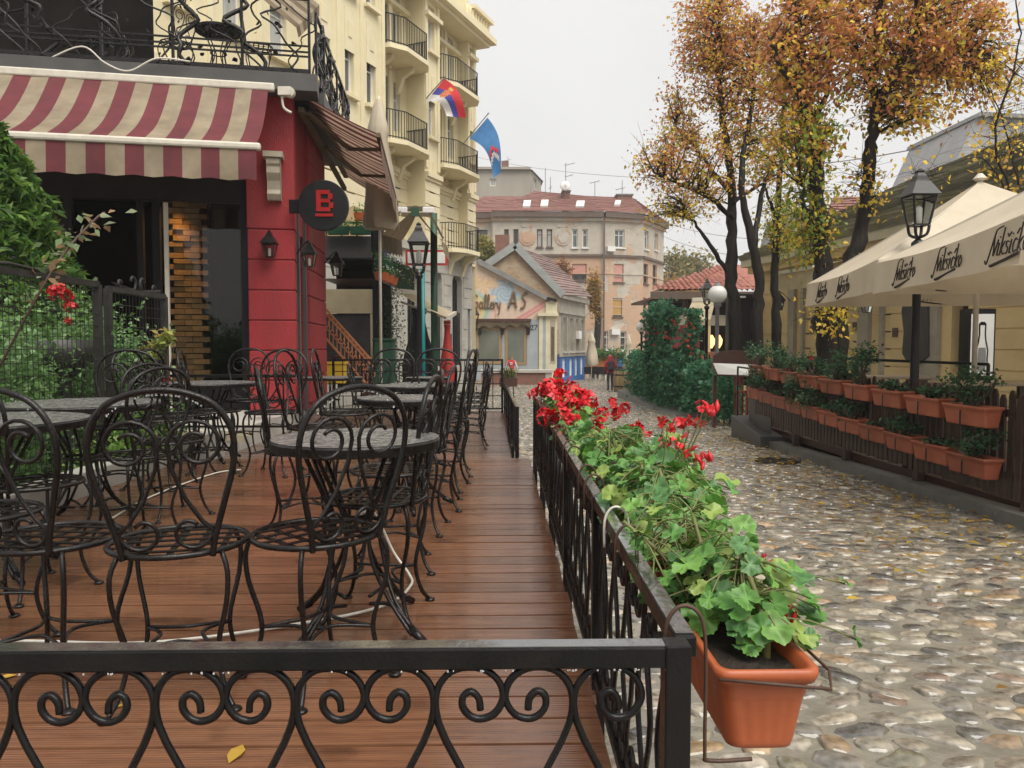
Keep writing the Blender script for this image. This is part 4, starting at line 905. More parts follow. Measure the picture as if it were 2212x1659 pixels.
# ------------------------------------------------------------------ lanterns
M['lglass'] = mk_glass('lantern glass', (.93, .94, .92), .2, .05)
def lantern(par, c, s, iron='iron_far', wide=1):
    """tapered four-sided lantern: c is the middle of its foot, s the height of the whole head"""
    w0, w1, h = .20 * s * wide, .33 * s * wide, .50 * s
    b = MB()
    for k in range(4):
        a = math.pi / 4 + k * math.pi / 2; a2 = a + math.pi / 2; e0 = Vector((math.cos(a), math.sin(a), 0)); e1 = Vector((math.cos(a2), math.sin(a2), 0))
        b.bar(c + e0 * w0, c + e0 * w1 + Vector((0, 0, h)), .035 * s, .035 * s); b.bar(c + e0 * w0, c + e1 * w0, .03 * s, .03 * s); b.bar(c + e0 * w1 + Vector((0, 0, h)), c + e1 * w1 + Vector((0, 0, h)), .035 * s, .035 * s)
    b.build('cage', M[iron], par)
    prof = [(w1 * 1.24, h), (w1 * 1.26, h + .02 * s), (w1 * .62, h + .26 * s), (w1 * .50, h + .29 * s), (w1 * .42, h + .36 * s), (w1 * .25, h + .42 * s), (w1 * .3, h + .45 * s), (w1 * .05, h + .5 * s)]
    MB().lathe(prof, tuple(c), 4, ph=math.pi / 4).build('hood', M[iron], par)
    g = MB()
    for k in range(4):
        a = math.pi / 4 + k * math.pi / 2; a2 = a + math.pi / 2; e0 = Vector((math.cos(a), math.sin(a), 0)); e1 = Vector((math.cos(a2), math.sin(a2), 0)); up = Vector((0, 0, h * .98))
        g.quad(c + e0 * w0, c + e1 * w0, c + e1 * w1 + up, c + e0 * w1 + up).build('pane', M['lglass'], par); g = MB()
    MB().lathe([(.05 * s, .02 * s), (.06 * s, .1 * s), (.06 * s, .3 * s), (.03 * s, .34 * s)], tuple(c), 8).build('bulb', M['globe'], par, True)
def wall_lantern(name, label, p, side, s):
    t = thing(name, label, 'wall lamp', tuple(p), 'small black wall lanterns'); c = Vector(p) + Vector((side[0], side[1], -.1)) * 1.0
    MB().tube(smooth([Vector(p), Vector(p) + Vector((side[0] * .5, side[1] * .5, .1 * s / .3)), Vector(p) + Vector((side[0], side[1], .55 * s))], 4), .012, 5).build('bracket', M['iron_far'], t, True)
    lantern(t, Vector(p) + Vector((side[0], side[1], -.5 * s)), s); return t
wall_lantern('wall_lantern', 'wall lantern on the front of the red pillar', FR.P(.33, 2.45, 0), FR.n * .14, .36)
wall_lantern('wall_lantern', 'wall lantern on the side of the red house under the round sign', FS.P(.12, 2.35, 0), FS.n * .18, .36)
wall_lantern('wall_lantern', 'pale glass wall lantern on the far red pillar', FS.P(2.9, 2.5, 0), FS.n * .22, .42)
for t0 in (.5, 1.1): MB().bar(FS.P(t0, .0, -.05), FS.P(t0, 3.2, -.05), .05, .05, up=(0, 1, 0)).build('door_post', M['grey'], rh)
# ------------------------------------------------------------------ pale yellow hotel
FH = Frame((-1.08, 36), (-.398, -.917), True)
ho = thing('hotel', 'tall pale yellow corner building with iron balconies and arched ground floor', 'building', (*FH.P(8, 0).xy, -1.2))
BO = .9; ZG = 4.55; ZT = 14.2
def holes_of(lst, out): return [rect(FH, *r, out) for r in lst]
body = MB()
# bays (proud) and recesses with balconies between them: (s0, s1, out)
EH = 1.05
BAY = [(EH, 1.9, .55), (5.15, 6.35, BO), (9.2, 20, BO)]; REC = [(1.9, 5.15), (6.35, 9.2)]
bayw = {0: [(1.28, 1.66)], 1: [(5.5, 6.0)], 2: [(9.75, 10.3), (11.05, 11.55), (12.35, 13.0), (14.4, 15.1), (16.2, 16.9), (18.0, 18.7)]}
wins = []
FLO = [7.95, 11.2]
for i, (a, c, o) in enumerate(BAY):
    hl = []
    for f in FLO:
        for w0, w1 in bayw[i]: hl.append((w0, w1, f + 1.15, f + 2.85))
    for w0, w1 in bayw[i]: hl.append((w0, w1, 5.1, 7.0))
    wall(FH, a, c, ZG, ZT, o, hl, .2, body); wins += [(h, o) for h in hl]
    for e in (a, c):
        if e == 20: continue
        body.quad(FH.P(e, ZG, -.6), FH.P(e, ZG, o), FH.P(e, ZT, o), FH.P(e, ZT, -.6))
    for f in FLO:
        for w0, w1 in bayw[i]:
            MB().fbox(FH, w0 - .14, w1 + .14, f + 1.02, f + 1.14, o, o + .17).build('sill', M['cream_d'], ho)
            MB().fbox(FH, w0 - .02, w1 + .02, f - .75, f + .6, o, o + .03).build('panel', M['cream_d'], ho); MB().fbox(FH, w0 + .16, w1 - .16, f - .3, f + .2, o + .03, o + .055).build('ornament', M['cream'], ho)
    for w in (a + .02, c - .2) if i != 2 else (a + .02, 10.55, 11.85, 13.5, 15.5, 17.3): MB().fbox(FH, w, w + .18, ZG + 3.3, ZT, o, o + .06).build('pilaster', M['cream_d'], ho)
for a, c in REC:
    hl = []
    for f in FLO: hl += [(c - 1.75, c - .35, f + .45, f + 2.95), (a + .45, a + .95, f + 1.1, f + 2.9)]
    hl += [(a + .5, a + 1.05, 5.1, 7.0), (c - 1.5, c - .7, 5.1, 7.0)]
    wall(FH, a, c, ZG, ZT + .05, .12, hl, .2, body); wins += [(h, .12) for h in hl]
    for f in FLO: MB().fbox(FH, a + 1.15, a + 1.35, f, f + 3.2, .12, .2).build('pilaster', M['cream_d'], ho)
body.quad(FH.P(EH, -1.3, -12), FH.P(EH, -1.3, .55), FH.P(EH, ZT, .55), FH.P(EH, ZT, -12)); body.quad(FH.P(EH, ZT + .08, .1), FH.P(20, ZT + .08, .1), FH.P(20, ZT + .08, -8), FH.P(EH, ZT + .08, -8))
body.build('wall', M['cream'], ho)
for (h, o) in wins: window(FH, ho, h, o - .19, 'white', rnd.choice(('pane', 'pane', 'curtain')), 2 if h[1] - h[0] > .8 else 1, 2, .075, tz=.68)
# string course, cornice and corner balustrade
def course(z0, z1, extra, nm='string_course'):
    for a, c, o in [(x, y, w) for x, y, w in BAY] + [(x, y, .12) for x, y in REC]: MB().fbox(FH, a + .003, c - .003, z0, z1, o - .2, o + extra).build(nm, M['cream_d'], ho)
course(7.38, 7.5, .10); course(7.5, 7.68, .18); MB().fbox(FH, EH - .25, 20, 14.2, 14.36, -.5, 1.15).build('cornice', M['cream_d'], ho); MB().fbox(FH, EH - .5, 20, 14.362, 14.6, -.5, 1.4).build('cornice', M['cream_d'], ho); course(13.55, 13.7, .2)
for z in (5.0, 5.5, 6.0, 6.5, 7.0): course(z, z + .44, .025, 'stone_course')
cz = 14.6
for k in range(9): MB().lathe([(.05, 0), (.11, .2), (.06, .4), (.1, .6), (.07, .62)], tuple(FH.P(EH - .2 + k * .27, cz, 1.1)), 8).build('baluster', M['cream_d'], ho, True)
MB().fbox(FH, EH - .4, 2.6, cz + .62, cz + .78, .95, 1.3).build('balustrade_rail', M['cream_d'], ho)
MB().fbox(FH, EH + .1, 20, cz, cz + 2.6, -1, .3).build('attic', M['cream'], ho)
# balconies
bmesh_ = mesh_of(MB().box(-.013, .013, -.013, .013, 0, .98), M['iron_far'])
def balcony(a, c, z, lbl=None, out=1.45, base=.12, ch=.65):
    pl = [(c, base), (c - ch * .3, out), (a + ch, out), (a, base)]
    pl = [(c + .0, base), (c - .05, out - .35), (c - ch, out), (a + ch, out), (a + .05, out - .35), (a, base)]
    b = MB(); n = len(pl); b.v += [tuple(FH.P(s, z - .16, o)) for s, o in pl] + [tuple(FH.P(s, z, o)) for s, o in pl]
    b.f += [tuple(range(n)), tuple(range(2 * n - 1, n - 1, -1))] + [(k, (k + 1) % n, n + (k + 1) % n, n + k) for k in range(n)]; b.m += [0] * (n + 2)
    sb = b.build('balcony', M['cream_d'], ho)
    pts = [FH.P(s, z, o - .08) for s, o in pl]
    for hz in (1.0, .08): MB().tube([p + Vector((0, 0, hz)) for p in pts], .022, 4).build('balcony_rail', M['iron_far'], sb)
    for p, q in zip(pts, pts[1:]):
        m = max(1, int((q - p).length / .115))
        for k in range(m): o = piece('baluster', bmesh_, sb, p.lerp(q, (k + .5) / m))
    for s_ in (a + .7, c - .7):
        br = MB(); pr = [(base, z - .17), (base + .75, z - .17), (base + .7, z - .30), (base + .3, z - .5), (base + .12, z - 1.0), (base, z - 1.05)]
        i = len(br.v); m = len(pr)
        for d in (-.1, .1): br.v += [tuple(FH.P(s_ + d, zz, o)) for o, zz in pr]
        br.f += [tuple(range(m)), tuple(range(2 * m - 1, m - 1, -1))] + [(k, (k + 1) % m, m + (k + 1) % m, m + k) for k in range(m)]; br.m += [0] * (m + 2); br.build('console', M['cream_d'], ho)
for a, c in REC:
    for z in (8.25, 11.5): balcony(a + .0, c - .0, z)
balcony(2.6, 5.2, 4.9, out=1.8, base=.9)
# ground floor in pale stone with arched windows
GS = 1.0; g = MB(); arch = [(1.05, 1.75, 1.0, 4.0), (3.35, 4.25, .2, 4.0), (5.15, 6.05, .2, 4.0), (6.95, 7.9, .2, 4.0), (9.1, 10.1, .2, 4.0)]; arch[0] = (2.55, 2.8, -.2, 2.6)
EG = 2.35
wall(FH, EG, 20, -1.4, ZG, GS, arch, .3, g)
g.quad(FH.P(EG, -1.4, -12), FH.P(EG, -1.4, GS), FH.P(EG, ZG, GS), FH.P(EG, ZG, -12))
for a, c, z, w in arch[1:]:
    r_ = (c - a) / 2; zc = w - r_; m = (a + c) / 2
    for s in (-1, 1):
        pp = [(m + s * r_, w), (m, w)] + [(m + s * r_ * math.sin(t * math.pi / 16), zc + r_ * math.cos(t * math.pi / 16)) for t in range(0, 9)]
        g.fpoly(FH, pp, GS - .3, GS + .002)
g.build('stone_ground_floor', M['stone'], ho)
MB().fbox(FH, EG - .1, 20, ZG - .01, ZG + .3, .7, GS + .12).build('stone_band', M['stone'], ho)
for i, h in enumerate(arch):
    window(FH, ho, h, GS - .29, 'iron_far', 'pane_d', 3, 4, .06)
    if i:
        for k in range(7): q = h[0] + (h[1] - h[0]) * (k + .5) / 7; MB().fbox(FH, q - .018, q + .018, h[2], h[2] + 2.2, GS - .12, GS - .085).build('window_bar', M['iron_far'], ho)
zz = -.9; row = 0
while zz < ZG - .3:
    # proud courses of ashlar between the openings
    segs = [EG + .02]; 
    for h in arch:
        if h[2] - .1 < zz + .2 < h[3] + .05: segs += [h[0] - .12, h[1] + .12]
    segs.append(13)
    for a, c in zip(segs[0::2], segs[1::2]):
        q = a + (row % 2) * .35
        while q < c - .1:
            e = min(q + .95, c); MB().fbox(FH, q + .012, e - .012, zz + .012, zz + .42, GS, GS + .028).build('stone_block', M['stone'], ho); q = e
    zz += .435; row += 1
MB().fbox(FH, 4.45, 4.9, .6, 1.5, GS + .03, GS + .07).build('plaque', M['iron_far'], ho)
# flags
def flag(name, label, cat, base, tip, A, B, A2, B2, y, pal, matfn, bow, emblem=None):
    t = thing(name, label, cat, tuple(at(*base, y + .6)), 'flags on the yellow building')
    MB().tube([at(*base, y + .6), at(*tip, y)], .022, 6).build('pole', M['steel'], t); e = at(*tip, y); MB().lathe([(.0, -.05), (.045, 0), (.0, .05)], tuple(e), 8).build('finial', M['steel'], t, True)
    def f(u, v):
        p = at(*A, y).lerp(at(*B, y), v).lerp(at(*A2, y).lerp(at(*B2, y), v), u); w = math.sin(u * math.pi)
        q = at(A[0] + bow[0], A[1] + bow[1], y) - at(*A, y)
        return p + q * w + Vector((.0, .09 * math.sin(u * 7 + v * 2) * u, 0))
    MB().grid(f, 24, 24, matfn).build('cloth', [mk(f'{name} {i}', c, None, 4, .7) for i, c in enumerate(pal)], t, True); return t
def m1(a, b):
    u, v = (a + .5) / 24, (b + .5) / 24; r = 0 if v < .36 else (1 if v < .68 else 2)
    x, y = (u - .36) / .13, (v - .5) / .26
    if abs(x) < 1 and abs(y) < 1 and (x * x + y * y < .8): r = 3 if (a + b) % 3 else 4
    if abs(x) < .5 and -1.5 < y < -1: r = 4
    return r
flag('national_flag', 'red, blue and white striped flag with a small crest on slanted pole', 'flag', (893, 244), (961, 167), (960, 170), (919, 221), (1007, 253), (965, 250), 29.5, [(.62, .02, .03), (.05, .05, .32), (.66, .64, .62), (.55, .06, .06), (.6, .4, .08)], m1, (6, -14))
def m2(a, b):
    u, v = (a + .5) / 24, (b + .5) / 24
    d = (u - .50) - .35 * abs(v - .62)
    if .18 < v < .95:
        if 0 < d < .07: return 1
        if .07 <= d < .10: return 3
        if .10 <= d < .18: return 2
    return 0
flag('blue_flag', 'blue flag with red and white chevron hanging from slanted pole', 'flag', (998, 314), (1055, 245), (1053, 254), (1014, 299), (1082, 371), (1066, 384), 32, [(.05, .20, .46), (.62, .04, .05), (.68, .66, .62), (.03, .05, .25)], m2, (10, -14))
# ------------------------------------------------------------------ foliage helper
def leaf_cloud(P, size, pal, name, par, mat=None, up=.5, asp=.55, label=None, w=None, drop=0):
    """leaf-sized folded faces at points P with random attitude"""
    P = np.asarray(P, 'f'); N = len(P); n = nr.normal(0, 1, (N, 3)); n[:, 2] = np.abs(n[:, 2]) + up; n /= np.linalg.norm(n, axis=1, keepdims=True)
    t = nr.normal(0, 1, (N, 3)); t[:, 2] -= drop; t -= (t * n).sum(1, keepdims=True) * n; t /= np.linalg.norm(t, axis=1, keepdims=True); s = np.cross(n, t)
    L = (nr.uniform(.65, 1.25, N) * size)[:, None]; Wd = L * asp
    V = np.stack([P - t * L * .5, P + s * Wd * .5 + n * L * .10 - t * L * .08, P + t * L * .5 - n * L * .06, P - s * Wd * .5 + n * L * .10 - t * L * .08], 1)
    pal = np.asarray(pal); c = pal[nr.choice(len(pal), N, p=w)] if not callable(w) else w(P)
    C = np.ones((N, 4, 4)); C[:, :, :3] = (c * nr.uniform(.7, 1.3, (N, 1)))[:, None]
    return fast_mesh(name, V.reshape(-1, 3), np.arange(N * 4).reshape(N, 4), mat or M['leaf'], par, C.reshape(-1, 4), 'stuff', label=label)
def blob(c, r, n, clumps=14, tight=.34, shell=.55):
    """points gathered in clumps inside an ellipsoid"""
    c = np.array(c); r = np.array(r); d = nr.normal(0, 1, (clumps, 3)); d /= np.linalg.norm(d, axis=1, keepdims=True); k = c + d * r * nr.uniform(shell, 1, (clumps, 1))
    i = nr.integers(0, clumps, n); return k[i] + nr.normal(0, tight, (n, 3)) * r * .8
GR = [(.05, .14, .03), (.08, .19, .04), (.11, .24, .06), (.15, .28, .08)]
def bush(name, label, cat, c, r, n, size, pal, base, group=None, clumps=16, flowers=0, fm=None, tight=.34, asp=.55, up=.5):
    t = thing(name, label, cat, tuple(base), group); b = MB()
    P = blob(c, r, n, clumps, tight); leaf_cloud(P, size, pal, 'foliage', t, asp=asp, up=up)
    for k in range(min(9, clumps)):
        q = Vector(P[nr.integers(0, n)]); m = Vector(base).lerp(q, .5) + Vector((rnd.uniform(-.06, .06), rnd.uniform(-.06, .06), .05)); b.tube(smooth([Vector(base), m, q], 3), [.012, .011, .01, .008, .007, .005, .004], 5)
    b.build('stems', M['twig'], t, True)
    for k in range(flowers):
        q = Vector(P[nr.integers(0, n)]) + Vector((0, -.04, .03)); piece('flower', rnd.choice(UMB), t, q, (rnd.uniform(0, 6), 0, 0), fm or 1)
    return t
# ------------------------------------------------------------------ garden behind the mesh fence
RG_ = 'rose bushes behind the mesh fence'; ROSE = [(.10, .21, .06), (.16, .30, .10), (.24, .40, .16), (.14, .27, .07), (.32, .48, .24)]
for i, (x, y, h, l, nf) in enumerate(((-3.75, 4.6, 1.15, 'pale rose bush behind the mesh fence nearest the left edge', 3), (-3.7, 5.5, 1.25, 'rose bush with red blooms behind the middle of the mesh fence', 4), (-3.65, 6.4, 1.35, 'rose bush behind the fence gate post', 3), (-3.6, 7.2, 1.15, 'bright green bush behind the garden gate', 3), (-4.4, 5.2, .9, 'dark rose bush at the back of the garden', 2))):
    bush('rose_bush', l, 'bush', (x, y, .1 + h * .45), (.42, .5, h * .55), 3600, .055, ROSE, (x, y, -.03), RG_, 26, nf, .9, .3)
bush('low_shrub', 'low leafy shrub spilling over the pale kerb beside the chairs', 'shrub', (-3.05, 6.6, .22), (.18, .9, .26), 1500, .06, [(.14, .28, .06), (.2, .36, .08), (.28, .42, .1)], (-3.15, 6.6, -.03), None, 14)
bush('low_shrub', 'leafy shrub at the left edge behind the wet tables', 'shrub', (-3.3, 4.6, .35), (.25, .8, .4), 1800, .06, [(.1, .22, .05), (.16, .3, .08)], (-3.35, 4.6, -.03), None, 14)
th = thing('thuja', 'dense green conifer at the left edge before the shop front', 'conifer', (-5.12, 7.5, -.05))
n = 17000; zz = nr.uniform(0, 1, n) ** .8; a = nr.uniform(0, 6.28, n); rr = 1.32 * np.sqrt(np.clip(1 - zz, 0, 1)) * (1 + .10 * np.sin(a * 9 + zz * 30) + .08 * np.sin(zz * 60 + a * 3)) * nr.uniform(.82, 1.04, n) * np.clip(zz * 5, .55, 1)
leaf_cloud(np.stack([-5.12 + rr * np.cos(a), 7.5 + rr * np.sin(a), -.05 + zz * 3.4], 1), .13, [(.08, .17, .035), (.12, .23, .045), (.18, .30, .06), (.05, .12, .03)], 'crown', th, asp=.3, up=.2)
MB().tube([(-5.12, 7.5, -.1), (-5.12, 7.5, 3.2)], [.1, .02], 7).build('trunk', M['bark'], th)
cane = thing('rose_cane', 'long red rose cane arching above the mesh fence', 'rose', (-3.5, 5.0, 0))
pts = smooth([(-3.55, 5.1, .4), at(75, 650, 5.2), at(130, 560, 5.3), at(170, 510, 5.4), at(215, 465, 5.5)], 6); MB().tube(pts, .009, 5).build('stem', M['rust'], cane, True)
P = np.array([tuple(p + Vector((rnd.gauss(0, .06), rnd.gauss(0, .05), rnd.gauss(0, .05)))) for p in pts[6:] for _ in range(4)]); leaf_cloud(P, .075, [(.3, .34, .2), (.35, .22, .12), (.22, .3, .14)], 'foliage', cane)
bush('rose_cane', 'yellow green rose sprig leaning over the chairs by the tall post', 'rose', tuple(at(352, 748, 6.9)), (.16, .1, .12), 160, .07, [(.35, .4, .1), (.24, .34, .1), (.4, .3, .08)], (-3.1, 7.0, .3), None, 6)
bw = at(135, 665, 6.3); bp = thing('plant_bowl', 'dark bowl with bright red flowers glimpsed through the mesh fence', 'plant bowl', (bw.x, bw.y, -.03))
MB().lathe([(.1, 0), (.05, .1), (.05, .8), (.1, .85), (.22, .95), (.27, 1.12), (.25, 1.12)], (bw.x, bw.y, -.03), 18).build('bowl', M['grey'], bp, True)
for k in range(6): piece('flower', UMB[k % 5], bp, (bw.x + .04 + rnd.uniform(-.08, .1), bw.y - .1, bw.z + .05 + rnd.uniform(-.05, .1)), (0, 0, k), 1.4)
# mesh fence and gate
M['fence'] = mk('weathered dark steel', (.018, .017, .015), (.035, .032, .03), 14, .45, bump=.2, bscale=60, spec=.3)
def mesh_panel(name, label, x, y0, y1, z0, z1):
    t = thing(name, label, 'fence', (x, y0, -.05), 'mesh fence panels along the garden')
    for q in (y0, y1): MB().bar((x, q, -.05), (x, q, z1), .05, .05, up=(0, 1, 0)).build('post', M['fence'], t)
    for q in (z0, z1): MB().bar((x, y0, q), (x, y1, q), .045, .045).build('rail', M['fence'], t)
    b = MB(); k = y0
    while k < y1: b.bar((x, k, z0), (x, k, z1), .0035, .0035, up=(0, 1, 0)); k += .06
    k = z0
    while k < z1: b.bar((x, y0, k), (x, y1, k), .0045, .0045); k += .09
    b.build('wire_mesh', M['fence'], t, kind='stuff')
    m = (y0 + y1) / 2
    for sgn in (-1, 1):
        pts = spiral(0, .09, .018, .075, 0, 4.5, 14); MB().tube([(x, m + sgn * (.10 + q), z1 + w) for q, w in pts] + [(x, m + sgn * .45, z1 + .05), (x, m + sgn * .75 * (y1 - y0) / 2, z1 + .02)], .012, 5).build('scroll', M['fence'], t, True)
        pts = spiral(0, .05, .012, .045, 0, 5, 12); MB().tube([(x, m + sgn * (.3 * (y1 - y0)) + q, z1 + w + .01) for q, w in pts], .012, 5).build('scroll', M['fence'], t, True)
mesh_panel('mesh_fence', 'wire mesh fence panel with scrolls on top at the left edge', -3.12, 3.0, 6.08, .12, 1.52)
mesh_panel('mesh_gate', 'narrow wire mesh gate panel beside the tall thin post', -3.12, 6.24, 7.28, .12, 1.50)
# ------------------------------------------------------------------ black terrace bar and the things before it
FB = Frame((0, 17.6), (1, 0)); tb = thing('black_terrace_bar', 'black two-storey terrace bar with cream blind and dark vinyl window', 'bar', (*FB.P(-3.5, 0).xy, -.8))
def fb(nm, r, o0, o1, m, p=tb, bev=0): h = rect(FB, *r, 0); return MB().fbox(FB, *h, o0, o1).build(nm, M[m], p, bevel=bev)
fb('fascia', (690, 802, 510, 557), -2.5, .0, 'grey'); fb('back_wall', (680, 812, 557, 860), -2.6, -2.4, 'dark'); fb('top_rail', (690, 805, 478, 481), -.1, -.05, 'green_p')
for u in (702, 735, 768, 800): fb('rail_post', (u, u + 3, 455, 511), -.1, -.05, 'green_p')
for v in (490, 500): fb('rail_bar', (690, 803, v, v + 1.5), -.09, -.07, 'iron_far')
fb('blind', (690, 808, 625, 677), -.02, .03, 'beige_c'); fb('blind_frame', (801, 808, 678, 830), -.02, .03, 'beige_c')
M['vinyl'] = mk('dark clear vinyl', (.03, .03, .032), (.06, .06, .062), 2, .12, bump=.25, bscale=3); fb('vinyl_window', (690, 801, 678, 830), -.02, .0, 'vinyl')
fb('corner_column', (806, 824, 470, 860), -.5, .05, 'black'); fb('roof_beam', (690, 824, 557, 561), -2.4, .02, 'black')
fb('deck_soffit', (690, 805, 600, 601), -2.4, -.2, 'wood_d')
def small_box(label, c, L, mat, rot=0, leaf=None, fl=None, grp='flower boxes on the black terrace bar'):
    t = thing('window_box', label, 'flower box', tuple(c), grp); q = BOX.copy() if False else None
    b = MB(); Rm = Matrix.Rotation(rot, 3, 'Z'); w, h = .17, .18
    pr = [(-L / 2 + .03, -w / 2 + .025, 0), (L / 2 - .03, -w / 2 + .025, 0), (L / 2 - .03, w / 2 - .025, 0), (-L / 2 + .03, w / 2 - .025, 0), (-L / 2, -w / 2, h), (L / 2, -w / 2, h), (L / 2, w / 2, h), (-L / 2, w / 2, h)]
    b.hexa([Vector(c) + Rm @ Vector(p) for p in pr]).build('trough', M[mat], t, bevel=.008)
    P = np.array([tuple(Vector(c) + Rm @ Vector((rnd.uniform(-L / 2, L / 2), rnd.gauss(0, .07), h + abs(rnd.gauss(.05, .07))))) for _ in range(110)]); leaf_cloud(P, .07, leaf or GR, 'foliage', t)
    if fl:
        P = np.array([tuple(Vector(c) + Rm @ Vector((rnd.uniform(-L / 2, L / 2), rnd.gauss(0, .08), h + abs(rnd.gauss(.1, .06))))) for _ in range(40)]); leaf_cloud(P, .05, [fl], 'blossom', t, asp=.9)
small_box('red box of pale flowers on the upper rail of the black terrace bar', at(785, 477, 17.4), .42, 'terra')
small_box('dark green box left on the upper floor of the black terrace bar', at(731, 507, 17.4), .5, 'green_p')
small_box('dark green box right on the upper floor of the black terrace bar', at(779, 507, 17.4), .5, 'green_p')
M['wicker'] = mk('pale wicker', (.48, .36, .18), (.38, .27, .13), 30, .6, bump=.6, bscale=60)
for u, l in ((722, 'pale wicker chair upstairs on the black bar, left one'), (762, 'pale wicker chair upstairs on the black bar, right one')):
    c = at(u, 512, 18.3); t = thing('wicker_chair', l, 'chair', tuple(c), 'wicker chairs upstairs'); x, y, z = c
    pr = [(-.2, 0), (.2, 0), (.24, .35), (.2, .62), (0, .72), (-.2, .62), (-.24, .35)]
    MB().fpoly(Frame((x, y + .2), (1, 0)), [(x_ * 1.0, z + .05 + zz_) for x_, zz_ in pr], 0, .04).build('backrest', M['wicker'], t); MB().box(x - .22, x + .22, y - .2, y + .2, z + .0, z + .08).build('seat', M['wicker'], t)
    for sx in (-1, 1):
        for sy in (-1, 1): MB().bar((x + sx * .19, y + sy * .17, z - .42), (x + sx * .19, y + sy * .17, z), .03, .03, up=(0, 1, 0)).build('leg', M['wicker'], t)
for r_ in range(2):
    for k in range(7):
        p = at(824, 566 + r_ * 22, 16.9).lerp(at(880, 590 + r_ * 20, 20.6), k / 6); p.z = (2.72, 2.45)[r_]
        small_box(f'{ORD[k]} box from the left in the {("upper", "lower")[r_]} receding row of flower boxes', p, .34, 'terra' if (r_ and k < 3) else 'green_p', R(62), None, ((.14, .11, .32), (.7, .7, .62))[r_], 'receding rows of small flower boxes')
bs = MB(); a0, a1 = at(826, 590, 17.0), at(882, 606, 20.7); bs.bar((a0.x, a0.y, 2.43), (a1.x, a1.y, 2.43), .03, .03); bs.bar((a0.x, a0.y, 2.70), (a1.x, a1.y, 2.70), .03, .03); bs.build('box_shelf', M['iron_far'], tb)
iv = thing('ivy_column', 'dark ivy climbing the post right of the cream blind', 'ivy', tuple(at(835, 860, 18.0)))
P = np.stack([nr.normal(0, .2, 3400) + at(833, 700, 18).x, nr.normal(18, .16, 3400), nr.uniform(-.7, 2.35, 3400)], 1); leaf_cloud(P, .07, [(.02, .045, .018), (.03, .07, .025), (.05, .09, .03)], 'foliage', iv); MB().bar(at(836, 840, 18), at(836, 600, 18), .2, .2, up=(0, 1, 0)).build('post', M['black'], iv)
FC = Frame((0, 16.9), (1, 0)); t = thing('green_cabinet', 'dark green cabinet below the ivy column', 'cabinet', tuple(at(829, 860, 16.9)))
h = rect(FC, 808, 850, 736, 850); MB().fbox(FC, *h, -.4, 0).build('body', M['green_p'], t, bevel=.02); MB().fbox(FC, h[0] - .03, h[1] + .03, h[3], h[3] + .05, -.42, .03).build('lid', M['green_p'], t, bevel=.01); MB().fbox(FC, h[0] + .03, h[1] - .03, h[3] - .5, h[3] - .48, 0, .01).build('seam', M['black'], t)
# orange staircase
so_ = thing('orange_staircase', 'orange iron staircase rail with scrollwork descending to the right', 'staircase', tuple(at(750, 850, 16.2)))
A_, B_ = at(690, 652, 16.2), at(806, 782, 16.2)
for dz in (0, -.10, -.62): MB().bar(A_ + Vector((0, 0, dz)), B_ + Vector((0, 0, dz)), .04, .04).build('handrail', M['orange_p'], so_)
for k in range(14):
    p = A_.lerp(B_, (k + .5) / 14); MB().bar(p + Vector((0, 0, -.62)), p, .018, .018, up=(0, 1, 0)).build('baluster', M['orange_p'], so_)
    pts = spiral(0, 0, .02, .085, 0, 7, 16); MB().tube([p + Vector((x, -.02, z - .32)) for x, z in pts], .011, 5).build('scroll', M['orange_p'], so_, True)
for k in range(8):
    p = A_.lerp(B_, (k + .5) / 8); MB().box(p.x - .06, p.x + .09, 16.25, 17.2, p.z - .95, p.z - .90).build('tread', M['wood_d'], so_)
yb = at(722, 800, 14.6); t = thing('yellow_crate', 'small yellow crate behind the terrace railing', 'crate', tuple(yb)); M['yel'] = mk('yellow plastic', (.62, .40, .02), (.5, .32, .02), 5, .5)
MB().box(yb.x - .2, yb.x + .2, 14.5, 14.8, yb.z - .25, yb.z + .12).build('body', M['yel'], t, bevel=.01); MB().box(yb.x - .22, yb.x + .22, 14.48, 14.82, yb.z + .12, yb.z + .16).build('rim', M['yel'], t)
# brown double canopy on a green pole
cn = thing('double_canopy', 'brown two-winged canopy with white arms on a dark green pole', 'canopy', tuple(at(937, 880, 19)))
r0, r1 = at(897, 449, 17.6), at(900, 462, 21.4); l0, l1 = at(822, 505, 17.2), at(868, 520, 21.2); e0, e1 = at(968, 535, 17.4), at(955, 520, 21.2)
stripes('left_wing', cn, (r0, r1), (l0, l1), 2, [M['brown_c'], M['brown_c']], 8, -.06); stripes('right_wing', cn, (r0, r1), (e0, e1), 2, [M['brown_c'], M['brown_c']], 8, -.05)
stripes('left_valance', cn, (l0, l1), (l0 + Vector((.02, 0, -.42)), l1 + Vector((.02, 0, -.42))), 8, [M['brown_c'], M['brown_c']], 3, 0, lambda u, v: .05 * math.sin(u * 60) * (v > .9)); stripes('right_valance', cn, (e0, e1), (e0 + Vector((.04, 0, -.32)), e1 + Vector((.04, 0, -.32))), 8, [M['beige_c'], M['beige_c']], 3)
for p in (r0, r1): MB().bar(p + Vector((-.42, 0, -.02)), p + Vector((.42, 0, -.02)), .08, .10).build('cross_beam', M['brown_c'], cn)
MB().bar(r0, r1, .1, .1).build('ridge_beam', M['brown_c'], cn)
for sx in (-1, 1):
    c = r0 + Vector((sx * .30, -.06, -.06)); MB().box(c.x - .13, c.x + .13, c.y - .04, c.y + .04, c.z - .07, c.z + .07).build('bracket', M['white'], cn, bevel=.02); MB().bar(c, (e0 if sx > 0 else l0).lerp(c, .25), .04, .04).build('arm', M['brown_c'], cn)
